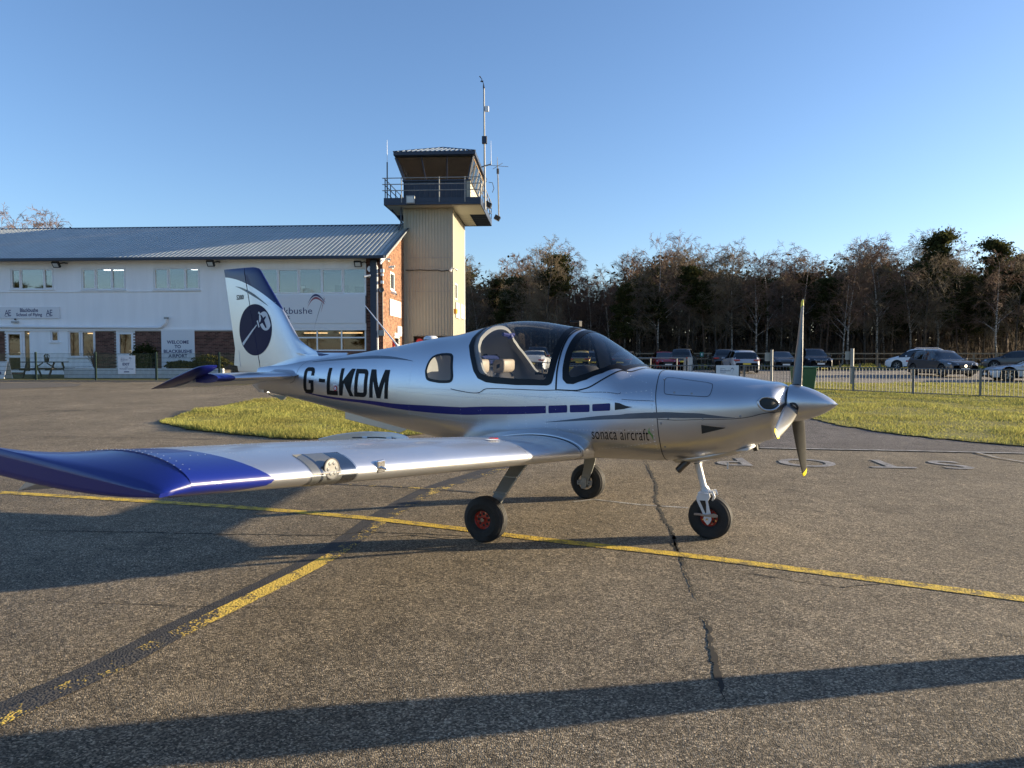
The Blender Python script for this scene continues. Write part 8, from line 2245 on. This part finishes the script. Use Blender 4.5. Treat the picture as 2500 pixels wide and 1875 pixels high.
# ------------------------------------------------------------------ people just outside the right edge (their long shadows cross the foreground)
def person(label, x, y, rz, H=1.8, jacket=(0.03, 0.035, 0.05), legs=(0.03, 0.03, 0.035), skin=(0.45, 0.28, 0.2), wide=1.0):
    k = H / 1.8
    t = thing('person', label, 'person', (x, y, gz(x, y) + .012), rz)
    J = {'pel': (0, 0, .95, .155), 'bel': (0, .0, 1.10, .15), 'che': (0, .01, 1.32, .175), 'nek': (0, 0, 1.52, .062), 'hd1': (0, .01, 1.60, .085), 'hd2': (0, .015, 1.70, .10), 'hd3': (0, .01, 1.77, .07)}
    ed = [('pel', 'bel'), ('bel', 'che'), ('che', 'nek'), ('nek', 'hd1'), ('hd1', 'hd2'), ('hd2', 'hd3')]
    for s, n in ((-1, 'l'), (1, 'r')):
        J.update({n + 'hip': (s * .095, 0, .88, .11), n + 'kne': (s * .075, .02, .48, .095), n + 'ank': (s * .08, -.01, .09, .045), n + 'toe': (s * .095, .17, .04, .038),
                  n + 'sho': (s * .19, 0, 1.43, .075), n + 'elb': (s * .225, -.01, 1.16, .055), n + 'wri': (s * .215, .03, .93, .04), n + 'han': (s * .21, .05, .86, .040)})
        ed += [('pel', n + 'hip'), (n + 'hip', n + 'kne'), (n + 'kne', n + 'ank'), (n + 'ank', n + 'toe'), ('che', n + 'sho'), (n + 'sho', n + 'elb'), (n + 'elb', n + 'wri'), (n + 'wri', n + 'han')]
        for f in range(4):
            a = n + 'f%d' % f; J[a] = (s * .212, .022 + .018 * f, .80, .010); J[a + 'b'] = (s * .206, .024 + .018 * f, .77 - .004 * (f in (1, 2)), .009); J[a + 'c'] = (s * .196, .026 + .018 * f, .745 - .006 * (f in (1, 2)), .008)
            ed += [(n + 'han', a), (a, a + 'b'), (a + 'b', a + 'c')]
        J[n + 'th'] = (s * .19, .085, .835, .011); J[n + 'thb'] = (s * .182, .098, .80, .009); ed += [(n + 'han', n + 'th'), (n + 'th', n + 'thb')]
    names = list(J); me = bpy.data.meshes.new('body'); me.from_pydata([(J[n][0] * k * wide, J[n][1] * k, J[n][2] * k) for n in names], [(names.index(a), names.index(b)) for a, b in ed], []); me.update()
    o = link('body', me, t); md = o.modifiers.new('skin', 'SKIN'); md.use_smooth_shade = True
    for i, n in enumerate(names): r_ = J[n][3] * k; me.skin_vertices[0].data[i].radius = (r_, r_)
    me.skin_vertices[0].data[0].use_root = True
    o.modifiers.new('sub', 'SUBSURF').levels = 1; o.modifiers['sub'].render_levels = 2
    m = bpy.data.materials.new('clothes_and_skin'); m.use_nodes = True; nt = m.node_tree; b = nt.nodes['Principled BSDF']; b.inputs['Roughness'].default_value = .85
    tc = nt.nodes.new('ShaderNodeTexCoord'); sx = nt.nodes.new('ShaderNodeSeparateXYZ'); nt.links.new(tc.outputs['Object'], sx.inputs[0]); e = NX(nt); z = e.op('DIVIDE', sx.outputs[2], k)
    c1 = mixcol(nt, e.op('GREATER_THAN', z, .90), legs, jacket); hand = e.op('MULTIPLY', e.op('LESS_THAN', z, .90), e.op('GREATER_THAN', e.op('ABSOLUTE', sx.outputs[0]), .17 * k)); hand = e.op('MULTIPLY', hand, e.op('GREATER_THAN', z, .7))
    c2 = mixcol(nt, e.op('MAXIMUM', e.op('GREATER_THAN', z, 1.53), hand), c1, skin); nt.links.new(mixcol(nt, e.op('LESS_THAN', z, .085), c2, (.02, .02, .02)), b.inputs['Base Color']); me.materials.append(m)
    hair = MB().lathe([(.0, .115), (.06, .10), (.098, .055), (.105, .0), (.095, -.05)], (0, -.012 * k, 1.72 * k), 'z', 20); P('hair', hair, pmat('hair_%s' % label[:5], (.03, .02, .012), .8), t, smooth=True)
    fc = MB().tube([(0, .105 * k, 1.70 * k), (0, .135 * k, 1.665 * k), (0, .11 * k, 1.655 * k)], [.010, .016, .010], 8); P('nose', fc, pmat('skin_%s' % label[:5], skin, .6), t, smooth=True)
    for s in (-1, 1): P('ear', MB().tube([(s * .098, .0, 1.72 * k), (s * .108, -.01, 1.69 * k), (s * .098, 0, 1.66 * k)], [.01, .018, .01], 6), MATS['skin_%s' % label[:5]], t, smooth=True); P('eye', MB().lathe([(0, .012), (.012, .004), (.013, 0)], (s * .035, .10 * k, 1.70 * k), 'y', 8), M_black, t)
    P('mouth', MB().tube([(-.025, .107 * k, 1.625 * k), (0, .113 * k, 1.622 * k), (.025, .107 * k, 1.625 * k)], .006, 5), pmat('lips_%s' % label[:5], (.35, .12, .1), .6), t)
    return t
person('adult in dark jacket and trousers standing just outside the right edge', 5.0, 4.0, math.radians(8), 1.85).scale = (1, 1.5, 1)
person('second adult in a brown coat standing nearer, outside the right edge', 4.6, 3.12, math.radians(12), 1.75, (0.09, 0.05, 0.03))
